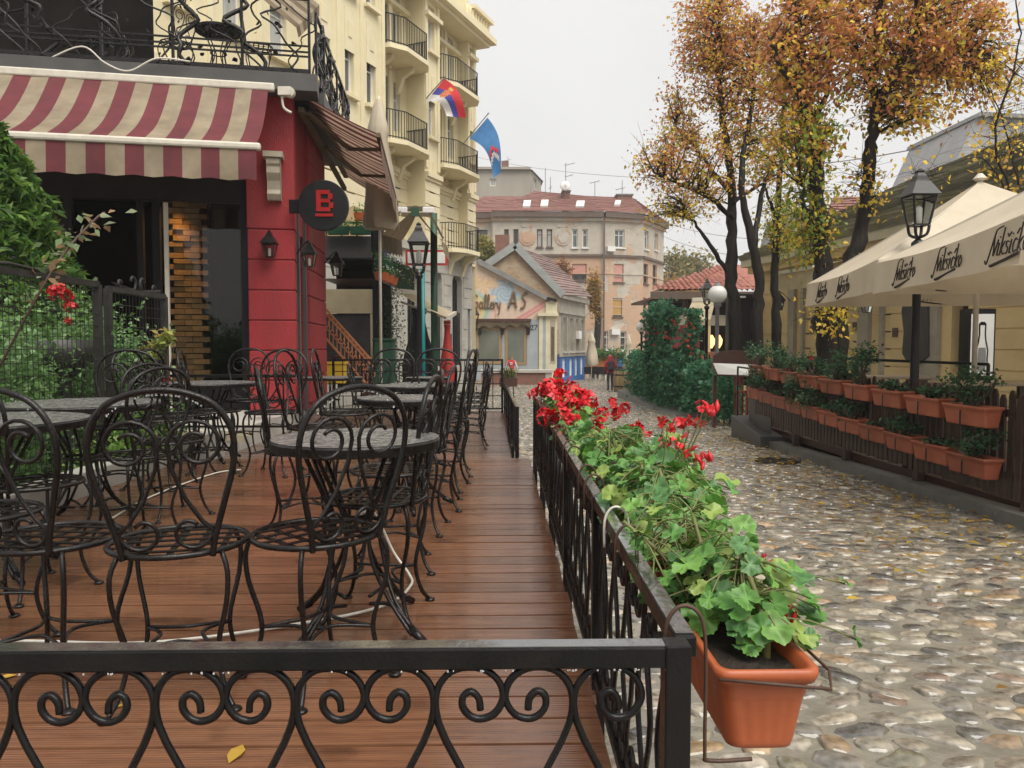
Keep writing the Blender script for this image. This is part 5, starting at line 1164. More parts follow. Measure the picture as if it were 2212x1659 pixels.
MB().box(r0.x - .09, r0.x + .09, r0.y - .08, r0.y - .02, r0.z - .2, r0.z + .0).build('centre_plate', M['green_p'], cn)
pb = at(937, 470, 19); MB().tube([(pb.x, 19, gz(19)), (pb.x, 19, pb.z + .1)], .085, 10).build('pole', M['green_p'], cn, True)
t = thing('teal_pole', 'bright teal pole standing beside the black lamp post', 'pole', tuple(at(913, 870, 17.2))); p = at(913, 600, 17.2); MB().tube([(p.x, 17.2, gz(17)), (p.x, 17.2, p.z + .2)], .05, 10).build('shaft', M['teal'], t, True); MB().lathe([(.12, 0), (.12, .03), (.06, .06)], (p.x, 17.2, gz(17.2)), 12).build('foot', M['teal'], t)
def lamp_post(label, u, vtop, vbot, y, wide=.85, x=None, rr=.055, z0=None):
    a, c = at(u, vtop, y), at(u, vbot, y); s = a.z - c.z; t = thing('street_lamp', label, 'street lamp', (c.x, y, z0 if z0 is not None else gz(y)), 'black lantern street lamps')
    g = z0 if z0 is not None else gz(y)
    MB().lathe([(rr * 2.2, 0), (rr * 2.2, .15), (rr * 1.5, .2), (rr * 1.4, .75), (rr, .82), (rr * .9, c.z - g - .3), (rr * 1.5, c.z - g - .26), (rr * 1.5, c.z - g - .2), (rr * .6, c.z - g - .16)], (c.x, y, g), 12).build('post', M['iron_far'], t, True)
    lantern(t, c, s, 'iron_far', wide)
    for k in range(4):
        an = math.pi / 4 + k * math.pi / 2; d = Vector((math.cos(an), math.sin(an), 0)); MB().tube(smooth([c + Vector((0, 0, -.22 * s)), c + d * .14 * s + Vector((0, 0, -.16 * s)), c + d * .2 * s * wide], 3), .02 * s + .005, 5).build('bracket', M['iron_far'], t, True)
    return t
lamp_post('black lantern lamp post in front of the brown canopy, left', 905, 480, 572, 16.2)
lamp_post('small black lantern lamp post before the gallery wall', 1025, 657, 703, 38, .8)
# bottle-shaped stands
def bottle(label, u, vt, y, w, m, cap):
    p = at(u, vt, y); g = gz(y); h = p.z - g; t = thing('bottle_stand', label, 'bottle stand', (p.x, y, g), 'bottle-shaped stands')
    pr = [(.46, 0), (.5, .03), (.5, .30), (.44, .36), (.46, .48), (.40, .58), (.24, .75), (.17, .86), (.16, .93), (.2, .935), (.2, .955), (.16, .96)]
    MB().lathe([(r * w, z * h) for r, z in pr], (p.x, y, g), 20, sy=.6).build('body', m, t, True); MB().lathe([(.19 * w, .962 * h), (.21 * w, .97 * h), (.19 * w, h), (.02, h)], (p.x, y, g), 16, sy=.6).build('cap', cap, t, True); return t, p, g, h
bottle('large black bottle-shaped stand under the beige awning', 905, 662, 19.4, .95, M['black'], M['black'])
M['cokered'] = mk('red painted stand', (.42, .025, .02), (.34, .02, .018), 5, .5)
t, p, g, h = bottle('red bottle-shaped stand with black patch beside the green pole', 966, 692, 20.2, .46, M['cokered'], M['cokered'])
MB().lathe([(.515 * .46, .12 * h), (.518 * .46, .14 * h), (.518 * .46, .29 * h), (.515 * .46, .3 * h)], (p.x, 20.2, g), 20, sy=.6).build('label_band', M['black'], t, True)
t = thing('beige_awning', 'small beige awning reaching out to the right over the bottle stands', 'awning', tuple(at(900, 640, 20)))
a0, a1, b0, b1 = at(858, 630, 18.6), at(905, 633, 22.5), at(968, 686, 18.4), at(983, 676, 21.8)
stripes('cloth', t, (a0, a1), (b0, b1), 2, [M['beige_c'], M['beige_c']], 6, -.05); MB().bar(b0, b1, .09, .09).build('front_bar', M['alu'], t); MB().bar(a0, a1, .14, .14).build('roller', M['alu'], t)
for k in (.15, .8): MB().bar(a0.lerp(a1, k) + Vector((0, 0, -.25)), b0.lerp(b1, k) + Vector((0, 0, -.06)), .05, .05).build('arm', M['alu'], t)
p = at(857, 650, 18.4); MB().tube([(p.x, 18.4, gz(18)), (p.x, 18.4, p.z)], .025, 6).build('prop', M['white'], t)
FD = Frame((0, 22), (1, 0)); t = thing('framed_sign', 'white notice board with red frame hanging under the brown canopy', 'sign', tuple(at(925, 572, 22))); h = rect(FD, 876, 966, 540, 573); MB().fbox(FD, *h, -.06, 0).build('frame', M['cokered'], t); MB().fbox(FD, h[0] + .06, h[1] - .06, h[2] + .06, h[3] - .06, 0, .012).build('board', M['white'], t)
def closed_parasol(label, u, vt, vb, y, r, ground=None):
    a, c = at(u, vt, y), at(u, vb, y); t = thing('closed_parasol', label, 'parasol', (a.x, y, gz(y) if ground is None else ground), 'closed cream parasols'); H = a.z - c.z; b = MB(); n = 22
    prof = [(.12, 1.0), (.3, .95), (.55, .8), (.62, .74), (.5, .7), (.75, .45), (.85, .25), (1.0, .05), (.8, .0)]; i0 = len(b.v)
    for q, z in prof:
        for k in range(n): an = 2 * math.pi * k / n; f = 1 + .24 * math.cos(k * math.pi) * (1 - z * .5) + .12 * math.sin(an * 3 + z * 5); b.v.append((a.x + r * q * f * math.cos(an), y + r * q * f * math.sin(an), c.z + z * H))
    for i in range(len(prof) - 1):
        for k in range(n): k2 = (k + 1) % n; b.f.append((i0 + i * n + k, i0 + i * n + k2, i0 + (i + 1) * n + k2, i0 + (i + 1) * n + k)); b.m.append(0)
    b.build('canopy', M['para'], t, True); MB().tube([(a.x, y, gz(y) if ground is None else ground), (a.x, y, a.z + .05)], .03, 8).build('pole', M['alu'], t, True)
    MB().lathe([(.25, 0), (.25, .06), (.05, .1)], (a.x, y, gz(y) if ground is None else ground), 14).build('base', M['concrete'], t)
closed_parasol('tall closed cream parasol hanging beside the brown side awning', 818, 214, 495, 15.6, .30)
ps = at(1098, 856, 13.9); t = thing('plant_stand', 'thin black stand with spiky green plant at the lower deck railing', 'plant stand', (ps.x, 13.9, gz(13.9)))
for sx in (-1, 1):
    for sy in (-1, 1): MB().bar((ps.x + sx * .16, 13.9 + sy * .12, gz(13.9)), (ps.x + sx * .08, 13.9 + sy * .08, .42), .015, .015, up=(0, 1, 0)).build('leg', M['iron_far'], t)
MB().box(ps.x - .16, ps.x + .16, 13.78, 14.02, .30, .46).build('trough', M['wood_d'], t)
P = []; b = MB()
for k in range(90):
    a = rnd.uniform(0, 6.28); l = rnd.uniform(.15, .34); q = Vector((ps.x + rnd.uniform(-.12, .12), 13.9 + rnd.uniform(-.08, .08), .45)); d = Vector((math.cos(a) * .7, math.sin(a) * .7, 1)); s = Vector((-math.sin(a), math.cos(a), 0)) * .008
    b.quad(q - s, q + s, q + d * l * .6 + s, q + d * l * .6 - s); b.quad(q + d * l * .6 - s, q + d * l * .6 + s, q + d * l * .8 + Vector((math.cos(a), math.sin(a), -.3)) * l * .5)
b.build('blades', M['stem'], t, kind='stuff')
# ------------------------------------------------------------------ helpers for roofs
def courses(par, e0, e1, r0, r1, n, mat, th=.05, seg=10, jit=.012, nm='tile_course', over=.25):
    """overlapping tile rows from eave e0-e1 up to ridge r0-r1, each its own piece"""
    nrm = (e1 - e0).cross(r0 - e0).normalized(); nrm = nrm if nrm.z > 0 else -nrm
    for k in range(n):
        v0, v1 = k / n, min(1, (k + 1 + over) / n); b = MB(); a0, a1, c0, c1 = e0.lerp(r0, v0), e1.lerp(r1, v0), e0.lerp(r0, v1), e1.lerp(r1, v1); i0 = 0
        for j in range(seg + 1):
            t = j / seg; lo, hi = a0.lerp(a1, t), c0.lerp(c1, t); w = rnd.uniform(-jit, jit)
            b.v += [tuple(lo + nrm * (.0 + w)), tuple(lo + nrm * (th + w)), tuple(hi + nrm * (.25 * th + w * .5))]
        for j in range(seg):
            q = j * 3; b.f += [(q, q + 3, q + 4, q + 1), (q + 1, q + 4, q + 5, q + 2)]; b.m += [0, 0]
        b.build(nm, mat, par)
def pl_hit(u, v, p, n):
    r = ray(u, v); o = Vector((0, 0, CAMZ)); k = (Vector(p) - o).dot(n) / r.dot(n); return o + r * k
def polyw(par, pts, y, mat, nm='wall', th=.3):
    F = Frame((0, y), (1, 0)); return MB().fpoly(F, [F.hit(u, v) for u, v in pts], -th, 0).build(nm, mat, par)
# ------------------------------------------------------------------ gallery with mural
YG = 50; FG = Frame((0, YG), (1, 0)); ga = thing('gallery_house', 'low gallery house with pastel flower mural, shop windows and slanting roof edge', 'house', (*FG.P(1, 0).xy, gz(YG)))
M['mural'] = mk_attr('painted mural', .8, 0, .1, 20, .3, .06); M['peach'] = mk('pale pink plaster', (.58, .46, .36), (.5, .4, .31), 2, .8); M['greyb'] = mk('grey blue plaster', (.34, .37, .39), (.28, .31, .33), 1.5, .75, bump=.2, bscale=20)
M['creamy'] = mk('cream plaster', (.62, .57, .40), (.52, .48, .34), 1.5, .75, bump=.2, bscale=20); M['frame_w'] = mk('pale wood frame', (.34, .22, .11), (.27, .17, .08), 5, .5); M['slate'] = mk('grey roof sheet', (.17, .17, .165), (.23, .23, .22), 2, .5); M['shopglass'] = mk('shop window glass', (.10, .115, .09), (.16, .17, .13), .6, .08, spec=.7)
poly = [(1000, 558), (1034, 566), (1187, 650), (1162, 676), (1147, 690), (1000, 690)]
polyw(ga, [(985, 553), (1034, 566), (1187, 650), (1187, 850), (985, 850)], YG + .02, M['peach'], 'wall')
def inside(u, v):
    c = False; n = len(poly)
    for i in range(n):
        (x0, y0), (x1, y1) = poly[i], poly[i - 1]
        if (y0 > v) != (y1 > v) and u < (x1 - x0) * (v - y0) / (y1 - y0) + x0: c = not c
    return c
def mural_col(u, v):
    c = np.array((.62, .52, .40)); mixc = lambda a, b, t: a * (1 - t) + np.array(b) * t
    n = math.sin(u * .31 + v * .17) * math.sin(v * .23 - u * .11); c = mixc(c, (.62, .40, .33), .35 + .3 * n)
    d = math.hypot(u - 1012, v - 668)                          # rainbow
    for r0, r1, cc in ((0, 28, (.62, .42, .22)), (28, 36, (.60, .52, .26)), (36, 43, (.34, .46, .36)), (43, 47, (.42, .5, .5))):
        if r0 <= d < r1: c = mixc(c, cc, .9)
    a = math.atan2(v - 632, u - 1090); d = math.hypot((u - 1090) * .95, v - 632)   # big blue flower
    rr = 27 + 6 * math.sin(a * 6 + .7) + 3 * math.sin(a * 11)
    if d < rr: c = mixc(c, (.24, .38, .50), .65 + .3 * math.sin(a * 9 + d * .25) ** 2); c = mixc(c, (.52, .58, .60), .5 * (math.sin(d * .7 + a * 4) > .3))
    for fx, fy, fr in ((1043, 618, 15), (1065, 612, 12), (1026, 606, 12)):           # orange blossoms
        a = math.atan2(v - fy, u - fx); d = math.hypot(u - fx, v - fy)
        if d < fr + 4 * math.sin(a * 7): c = mixc(c, (.62, .38, .20) if math.sin(a * 7) > 0 else (.64, .52, .34), .7)
    d = math.hypot(u - 1100, v - 600)
    if 46 < d < 54 and u > 1112: c = mixc(c, (.30, .46, .38), .7)
    for o in (0, 14):                                          # pink stripes
        if u > 1105 and 0 < (u - 1110 - o) * .62 + (v - 690) < 7: c = mixc(c, (.56, .20, .21), .8)
    for uu in (1068, 1075): 
        if uu < u < uu + 3 and v > 668: c = mixc(c, (.56, .24, .24), .7)
    return c
b = MB(); cols = []; us = np.arange(1000, 1189, 1.5); vs2 = np.arange(556, 692, 1.5)
idx = {}
for i, u in enumerate(us):
    for j, v in enumerate(vs2):
        if inside(u + .75, v + .75):
            k = []
            for du, dv in ((0, 0), (1.5, 0), (1.5, 1.5), (0, 1.5)):
                key = (i + (du > 0), j + (dv > 0))
                if key not in idx: idx[key] = len(b.v); b.v.append(tuple(FG.P(*FG.hit(u + du, v + dv), .004))); cols.append((*mural_col(u + du, v + dv), 1))
                k.append(idx[key])
            b.f.append(tuple(k)); b.m.append(0)
b.build('mural', M['mural'], ga, colors=cols)
MB().fpoly(FG, [FG.hit(*p) for p in ((1030, 562), (1036, 560), (1182, 640), (1179, 649), (1034, 572))], -.4, .35).build('roof_edge', M['slate'], ga)
MB().fpoly(FG, [FG.hit(*p) for p in ((1180, 641), (1202, 647), (1203, 652), (1180, 648))], -.4, .30).build('roof_edge', M['iron_far'], ga)
# hand-shaped letters
def strokes_obj(name, par, mat, paths, o, ex, ey, s, r, off):
    b = MB()
    for p in paths: b.tube([o + ex * (x * s) + ey * (y * s) + off for x, y in smooth2(p)], r, 5)
    return b.build(name, mat, par, True)
def smooth2(p): return [(q.x, q.y) for q in smooth([(x, y, 0) for x, y in p], 4)] if len(p) > 2 else p
LET = {'G': ([[(.55, .85), (.35, 1), (.05, .7), (.0, .3), (.2, 0), (.5, .1), (.55, .45), (.3, .42)]], .7), 'a': ([[(.32, .4), (.12, .48), (0, .2), (.1, 0), (.3, .15), (.33, .45), (.34, .05), (.44, .05)]], .46), 'l': ([[(0, .1), (.2, .6), (.2, 1), (.08, .9), (.06, .1), (.16, 0), (.26, .1)]], .28), 'e': ([[(.0, .2), (.25, .3), (.2, .46), (.05, .35), (.03, .08), (.2, 0), (.34, .12)]], .34), 'r': ([[(0, .45), (.04, 0), (.08, .3), (.28, .45)]], .32), 'y': ([[(0, .45), (.1, .08), (.25, .1), (.33, .45), (.2, -.3), (.02, -.45)]], .45),
       'A': ([[(0, 0), (.32, .9), (.40, 1.05), (.45, .9), (.58, 0)], [(.1, .35), (.55, .42)]], .72), 'S': ([[(.55, .92), (.4, 1.0), (.22, .8), (.28, .6), (.42, .4), (.3, .08), (.05, 0)]], .6)}
def word(txt, gap=.04):
    x = 0; out = []
    for ch in txt:
        if ch == ' ': x += .3; continue
        p, w = LET[ch]; out += [[(x + a, c) for a, c in q] for q in p]; x += w + gap
    return out
M['letter'] = mk('brown letter', (.20, .12, .065), (.16, .095, .05), 6, .6); X3, Z3 = Vector((1, 0, 0)), Vector((0, 0, 1))
strokes_obj('lettering', ga, M['letter'], word('Gallery'), FG.P(*FG.hit(1021, 666), 0), X3 * .78, Z3 * 1.12, .78, .045, Vector((0, -.08, 0)))
strokes_obj('lettering', ga, M['letter'], word('AS', .12), FG.P(*FG.hit(1098, 666), 0), X3, Z3 * 1.12, .88, .07, Vector((0, -.1, 0)))
def gr(nm, r, o0, o1, m): return MB().fbox(FG, *rect(FG, *r), o0, o1).build(nm, M[m], ga)
gr('fascia', (1000, 1147, 689, 695), -.1, .5, 'wood_d'); gr('light_strip', (1010, 1108, 698, 701), .3, .4, 'white')
stripes('rolled_awning', ga, (FG.P(*FG.hit(1010, 696), .45), FG.P(*FG.hit(1144, 694), .45)), (FG.P(*FG.hit(1010, 708), .4), FG.P(*FG.hit(1144, 704), .4)), 14, [M['brown_c'], M['brown_c']], 3, 0, lambda u, v: .12 * math.sin(u * 30) * v)
for u0, u1, v0, v1 in ((1029, 1083, 708, 786), (1091, 1137, 706, 788)): window(FG, ga, rect(FG, u0, u1, v0, v1), .03, 'frame_w', 'shopglass', 1, 1, .16)
for u in (1024, 1085, 1139): gr('pier', (u, u + 5, 704, 800), .0, .05, 'greyb')
gr('grey_wall', (1138, 1163, 690, 822), -.2, .06, 'greyb'); gr('low_wall', (985, 1138, 788, 822), -.2, .045, 'greyb')
for u in (1037, 1085, 1141): 
    p = FG.P(*FG.hit(u, 712), .2); lantern_t = thing('wall_lantern', f'small wall lantern on the gallery front, {"left" if u < 1050 else "middle" if u < 1100 else "right"} one', 'wall lamp', tuple(p), 'small black wall lanterns'); MB().bar(p + Vector((0, .2, .3)), p + Vector((0, 0, .3)), .05, .05).build('bracket', M['iron_far'], lantern_t); MB().lathe([(.08, -.35), (.14, .1), (.2, .12), (.05, .3)], tuple(p), 6).build('lamp', M['iron_far'], lantern_t)
tx = bpy.data.curves.new('house_number', 'FONT'); tx.body = '27'; tx.size = .5; tx.extrude = .01; to = bpy.data.objects.new('tmp', tx); col.objects.link(to)
me = bpy.data.meshes.new_from_object(to.evaluated_get(bpy.context.evaluated_depsgraph_get())); bpy.data.objects.remove(to); me.materials.clear(); me.materials.append(M['ink'])
piece('house_number', me, ga, FG.P(*FG.hit(1145, 713), .075), (math.pi / 2, 0, 0))
gr('cream_pier', (1164, 1172, 676, 822), -.2, .14, 'creamy'); gr('grey_strip', (1172, 1178.5, 684, 822), -.2, .08, 'greyb'); gr('cream_wall', (1178.5, 1203, 652, 822), -.2, .10, 'creamy'); gr('cornice', (1161, 1205, 676, 683), .05, .35, 'creamy'); gr('niche', (1188, 1199, 692, 785), .10, .115, 'beige_s'); gr('niche_shade', (1190, 1197, 706, 780), .115, .122, 'brown_c')
lw = thing('low_brick_wall', 'low brick wall with stone cap before the gallery', 'wall', tuple(at(1140, 822, 46.5))); FW = Frame((0, 46.5), (1, 0))
M['brickr'] = mk('red brown brick', (.22, .10, .07), (.16, .08, .06), 3, .8, bump=.4, bscale=20)
MB().fbox(FW, *rect(FW, 1040, 1178, 805, 835), -1.5, 0).build('brickwork', M['brickr'], lw); MB().fbox(FW, *rect(FW, 1178, 1192, 805, 835), -1.6, .05).build('end_pier', M['stone'], lw); MB().fbox(FW, *rect(FW, 1038, 1194, 799.5, 805), -1.6, .12).build('cap', M['stone'], lw)
# ------------------------------------------------------------------ brick gable house with the blue base
YB = 53; K = at(1206, 700, YB); K2 = at(1264, 700, 60.5); FE = Frame(K, (K2 - K).xy); LE = (K2 - K).xy.length
bh = thing('brick_gable_house', 'old brick gable house with grey windows and bright blue base', 'house', (K.x, YB, gz(YB)))
def mk_brick(name, c1, c2, mort, sc):
    m = mk(name, c1, c2, 1.4, .85); t = m.node_tree; bs_ = t.nodes['Principled BSDF']; br = t.nodes.new('ShaderNodeTexBrick'); br.inputs['Scale'].default_value = sc; br.inputs['Mortar Size'].default_value = .018; br.inputs['Brick Width'].default_value = .5; br.inputs['Row Height'].default_value = .2
    tcn = t.nodes.new('ShaderNodeTexCoord'); mp = t.nodes.new('ShaderNodeMapping'); mp.inputs['Rotation'].default_value = (math.pi / 2, 0, 0); t.links.new(tcn.outputs['Object'], mp.inputs[0]); t.links.new(mp.outputs[0], br.inputs['Vector'])
    old = bs_.inputs['Base Color'].links[0].from_socket; t.links.new(old, br.inputs['Color1']); br.inputs['Color2'].default_value = c4(tuple(x * 1.25 for x in c1)); br.inputs['Mortar'].default_value = c4(mort)
    n = t.nodes.new('ShaderNodeTexNoise'); n.inputs['Scale'].default_value = .9; n.inputs['Detail'].default_value = 8; t.links.new(tcn.outputs['Object'], n.inputs['Vector']); rp = t.nodes.new('ShaderNodeValToRGB'); rp.color_ramp.elements[0].position = .5; rp.color_ramp.elements[1].position = .62; t.links.new(n.outputs['Fac'], rp.inputs[0])
    ml = t.nodes.new('ShaderNodeMixRGB'); ml.inputs[2].default_value = (.46, .39, .29, 1); fa = t.nodes.new('ShaderNodeMath'); fa.operation = 'MULTIPLY'; fa.inputs[1].default_value = .7; t.links.new(rp.outputs[0], fa.inputs[0]); t.links.new(fa.outputs[0], ml.inputs[0]); t.links.new(br.outputs['Color'], ml.inputs[1]); t.links.new(ml.outputs[0], bs_.inputs['Base Color'])
    bp = t.nodes.new('ShaderNodeBump'); bp.inputs['Strength'].default_value = .6; bp.inputs['Distance'].default_value = .03; t.links.new(br.outputs['Fac'], bp.inputs['Height']); bp.invert = True; t.links.new(bp.outputs[0], bs_.inputs['Normal']); return m
M['brickg'] = mk_brick('weathered tan brick', (.36, .25, .15), (.26, .17, .10), (.42, .37, .29), 2.0); M['oldst'] = mk('weathered grey stucco', (.36, .33, .27), (.26, .24, .20), 1.2, .85, bump=.5, bscale=12)
M['tiles_d'] = mk('dark worn roof tile', (.16, .10, .09), (.25, .17, .15), 3, .6, bump=.5, bscale=20, rand=.2); M['zinc'] = mk('zinc flashing', (.30, .32, .31), (.24, .26, .25), 2, .45)
Fg = Frame((0, YB), (1, 0)); MB().fpoly(Fg, [Fg.hit(*p) for p in ((1055, 575), (1113, 534), (1208, 637), (1206, 850), (1020, 850), (1020, 600))], -.4, 0).build('gable_wall', M['brickg'], bh)
ap = at(1113, 530, YB - .15); ev = at(1216, 638, YB - .15); lf = at(1050, 573, YB - .15); dv = Vector((FE.d.x, FE.d.y, 0)) * LE
for p, q in ((ap, ev), (ap, lf)): MB().bar(p + Vector((0, -.1, 0)), q + Vector((0, -.1, 0)), .5, .22, up=(0, 1, 0)).build('verge', M['zinc'], bh)
courses(bh, ev, ev + dv + Vector((.2, 0, .35)), ap, ap + dv, 16, M['tiles_d'], .09, 8, .02)
MB().quad(ap, lf, lf + dv * .6, ap + dv * .6).build('roof_slope', M['tiles_d'], bh)
ch = at(1085, 535, YB + 1); MB().box(ch.x - .5, ch.x + .5, YB + 1, YB + 2, ch.z - 1.6, ch.z + .9).build('chimney', M['brickr'], bh)
hl = [(LE * f, LE * (f + .14), .62, 3.0) for f in (.12, .36, .58, .79)]; bw_ = [(LE * f, LE * (f + .11), -1.25, .05) for f in (.13, .38, .58, .8)]
w_ = MB(); wall(FE, 0, LE, .22, 4.6, 0, hl, .2, w_); w_.build('street_wall', M['oldst'], bh); w_ = MB(); wall(FE, -.02, LE, -2.3, .22, .03, bw_, .12, w_); w_.build('blue_base', M['blue'], bh); MB().fbox(FE, -.25, .35, -2.3, .4, .0, .06).build('blue_base', M['blue_d'], bh)
MB().fbox(FE, -.05, LE + .1, 4.25, 4.62, -.1, .32).build('eave_cornice', M['oldst'], bh); MB().fbox(FE, -.02, LE, 3.25, 3.4, 0, .14).build('string_course', M['oldst'], bh); MB().fbox(FE, -.02, LE, .22, .46, 0, .12).build('string_course', M['oldst'], bh)
for h in hl: window(FE, bh, h, -.19, 'oldst', 'pane_d', 2, 2, .09, tz=.72); MB().fbox(FE, h[0] - .14, h[0] - .02, .5, 3.1, 0, .1).build('pilaster', M['oldst'], bh); MB().fbox(FE, h[1] + .02, h[1] + .14, .5, 3.1, 0, .1).build('pilaster', M['oldst'], bh); MB().fbox(FE, h[0] - .2, h[1] + .2, .46, .58, 0, .22).build('sill', M['stone'], bh)
for h in bw_: window(FE, bh, h, -.10, 'white', 'white', 1, 1, .08)
MB().fbox(FE, hl[2][0] + .1, hl[2][1] - .1, 1.5, 2.1, -.1, .3).build('air_conditioner', M['white'], bh)
# ------------------------------------------------------------------ peeling apartment house
YA = 72
def mk_peel(name, plaster, p2, bare, b2, th=.52, zs=(1, 1, .8)):
    m = mk(name, plaster, p2, .5, .85); t = m.node_tree; bs_ = t.nodes['Principled BSDF']; tcn = t.nodes.new('ShaderNodeTexCoord'); mp = t.nodes.new('ShaderNodeMapping'); mp.inputs['Scale'].default_value = zs; t.links.new(tcn.outputs['Object'], mp.inputs[0])
    n = t.nodes.new('ShaderNodeTexNoise'); n.inputs['Scale'].default_value = .33; n.inputs['Detail'].default_value = 9; n.inputs['Roughness'].default_value = .62; t.links.new(mp.outputs[0], n.inputs['Vector']); rp = t.nodes.new('ShaderNodeValToRGB'); rp.color_ramp.elements[0].position = th; rp.color_ramp.elements[1].position = th + .02; t.links.new(n.outputs['Fac'], rp.inputs[0])
    n2 = t.nodes.new('ShaderNodeTexNoise'); n2.inputs['Scale'].default_value = 1.6; n2.inputs['Detail'].default_value = 8; t.links.new(tcn.outputs['Object'], n2.inputs['Vector']); r2 = t.nodes.new('ShaderNodeValToRGB'); r2.color_ramp.elements[0].color = c4(bare); r2.color_ramp.elements[1].color = c4(b2); r2.color_ramp.elements[0].position = .35; r2.color_ramp.elements[1].position = .65; t.links.new(n2.outputs['Fac'], r2.inputs[0])
    ml = t.nodes.new('ShaderNodeMixRGB'); old = bs_.inputs['Base Color'].links[0].from_socket; t.links.new(rp.outputs[0], ml.inputs[0]); t.links.new(old, ml.inputs[1]); t.links.new(r2.outputs[0], ml.inputs[2]); t.links.new(ml.outputs[0], bs_.inputs['Base Color'])
    bp = t.nodes.new('ShaderNodeBump'); bp.inputs['Strength'].default_value = .6; bp.inputs['Distance'].default_value = .05; bp.invert = True; t.links.new(rp.outputs[0], bp.inputs['Height']); t.links.new(bp.outputs[0], bs_.inputs['Normal']); return m
M['peel_up'] = mk_peel('peeling grey plaster', (.50, .36, .26), (.45, .33, .24), (.48, .43, .36), (.40, .36, .30), .42); M['peel_lo'] = mk_peel('peeling peach plaster', (.50, .33, .22), (.44, .29, .195), (.48, .43, .36), (.40, .36, .30), .50)
FA1 = Frame((0, YA), (1, 0)); q0, q1, q2 = at(1302, 700, YA), at(1387, 700, YA + 1.2), at(1432, 700, YA + 7); FA2 = Frame(q0, (q1 - q0).xy); FA3 = Frame(q1, (q2 - q1).xy); FA0 = Frame((0, YA + .8), (1, 0))
ah = thing('apartment_house', 'peeling peach apartment house with red tiled roof, skylights and a cut-off corner', 'apartment house', (q0.x, YA, gz(YA)))
ZE = 12.9; ZS = 9.35; SH = {'pink': mk('pink shutter', (.55, .27, .22), None, 8, .7), 'ochre': mk('ochre shutter', (.46, .27, .08), None, 8, .7)}; M['pink'] = SH['pink']; M['och'] = SH['ochre']; M['brownw'] = mk('brown window', (.12, .08, .06), (.09, .06, .045), 5, .6)
def facet(F, s0, s1, wl):
    hs_ = [(rect(F, *r[:4]), *r[4:]) for r in wl]
    for z0, z1, m in ((ZS, ZE, 'peel_up'), (-2.4, ZS, 'peel_lo')):
        w = MB(); wall(F, s0, s1, z0, z1, 0, [h[0] for h in hs_ if z0 < h[0][2] < z1], .25, w); w.build('wall', M[m], ah)
    for h, fr, pn, sh in hs_:
        o = window(F, ah, h, -.22, fr, pn, 2 if h[1] - h[0] > .7 else 1, 2, .10, tz=.7); MB().fbox(F, h[0] - .1, h[1] + .1, h[2] - .12, h[2] - .002, 0, .14).build('sill', M['brownw' if fr == 'brownw' else 'white'], ah)
        if sh: MB().fbox(F, h[0] + .05, h[1] - .05, h[2] + (h[3] - h[2]) * sh[1], h[3] - .02, -.15, -.10).build('shutter', M[sh[0]], o)
facet(FA1, FA1.hit(1064, 600)[0], FA1.hit(1302, 600)[0], [(1089, 1099, 495, 532, 'brownw', 'pane_d', None), (1109, 1120, 495, 532, 'brownw', 'pane_d', None), (1160, 1172, 495, 534, 'brownw', 'curtain', None), (1181, 1193, 495, 534, 'brownw', 'curtain', None), (1236, 1248, 495, 535, 'white', 'pane', None), (1258, 1270, 495, 535, 'white', 'pane', None), (1236, 1267, 570, 606, 'brownw', 'pane_d', ('pink', .45))])
facet(FA2, 0, (q1 - q0).xy.length, [(1328, 1349, 496, 535, 'white', 'pane', None), (1326, 1347, 570, 610, 'brownw', 'pane', ('pink', .03)), (1324, 1344, 644, 684, 'brownw', 'pane', ('och', .08)), (1304, 1313, 715, 755, 'white', 'pane_d', None), (1340, 1353, 716, 757, 'white', 'pane_d', None)])
facet(FA3, 0, (q2 - q1).xy.length, [(1392, 1401, 498, 539, 'white', 'pane', None), (1414, 1421, 504, 541, 'white', 'pane', None), (1390, 1400, 570, 613, 'brownw', 'pane_d', None), (1410, 1419, 572, 612, 'brownw', 'pane_d', None), (1389, 1395, 643, 684, 'brownw', 'pane', ('och', .4))])
w = MB(); h = rect(FA0, 1033, 1053, 496, 530); wall(FA0, FA0.hit(990, 600)[0], FA0.hit(1066, 600)[0], -2, ZE, 0, [h], .2, w); w.build('wall', M['peel_up'], ah); window(FA0, ah, h, -.2, 'brownw', 'pane', 2, 2, .1)
for F, a, c in ((FA1, FA1.hit(1062, 600)[0], FA1.hit(1302, 600)[0]), (FA2, 0, (q1 - q0).xy.length), (FA3, 0, (q2 - q1).xy.length), (FA0, FA0.hit(990, 600)[0], FA0.hit(1062, 600)[0])):
    MB().fbox(F, a + .01, c - .01, ZE - .05, ZE + .45, -.3, .55).build('eave', M['brownw'], ah); MB().fbox(F, a + .01, c - .01, ZE - .35, ZE - .06, -.1, .25).build('cornice', M['peel_lo'], ah); MB().fbox(F, a + .01, c - .01, ZS - .1, ZS + .12, -.1, .2).build('string_course', M['brownw'], ah)
    if F is not FA0: MB().fbox(F, a + .01, c - .01, ZS - 1.7, ZS - 1.6, -.1, .06).build('string_course', M['peel_lo'], ah)
for k in range(10):
    for F, a, c in ((FA2, .15, (q1 - q0).xy.length - .4),): MB().fbox(F, a, c, 1.0 + k * .72, 1.0 + k * .72 + .05, .0, .012).build('stucco_line', M['peel_up'], ah)
MB().bar(q0 + Vector((.05, -.2, -9)), Vector((q0.x + .05, q0.y - .2, ZE)), .16, .16, up=(0, 1, 0)).build('downpipe', M['brownw'], ah)
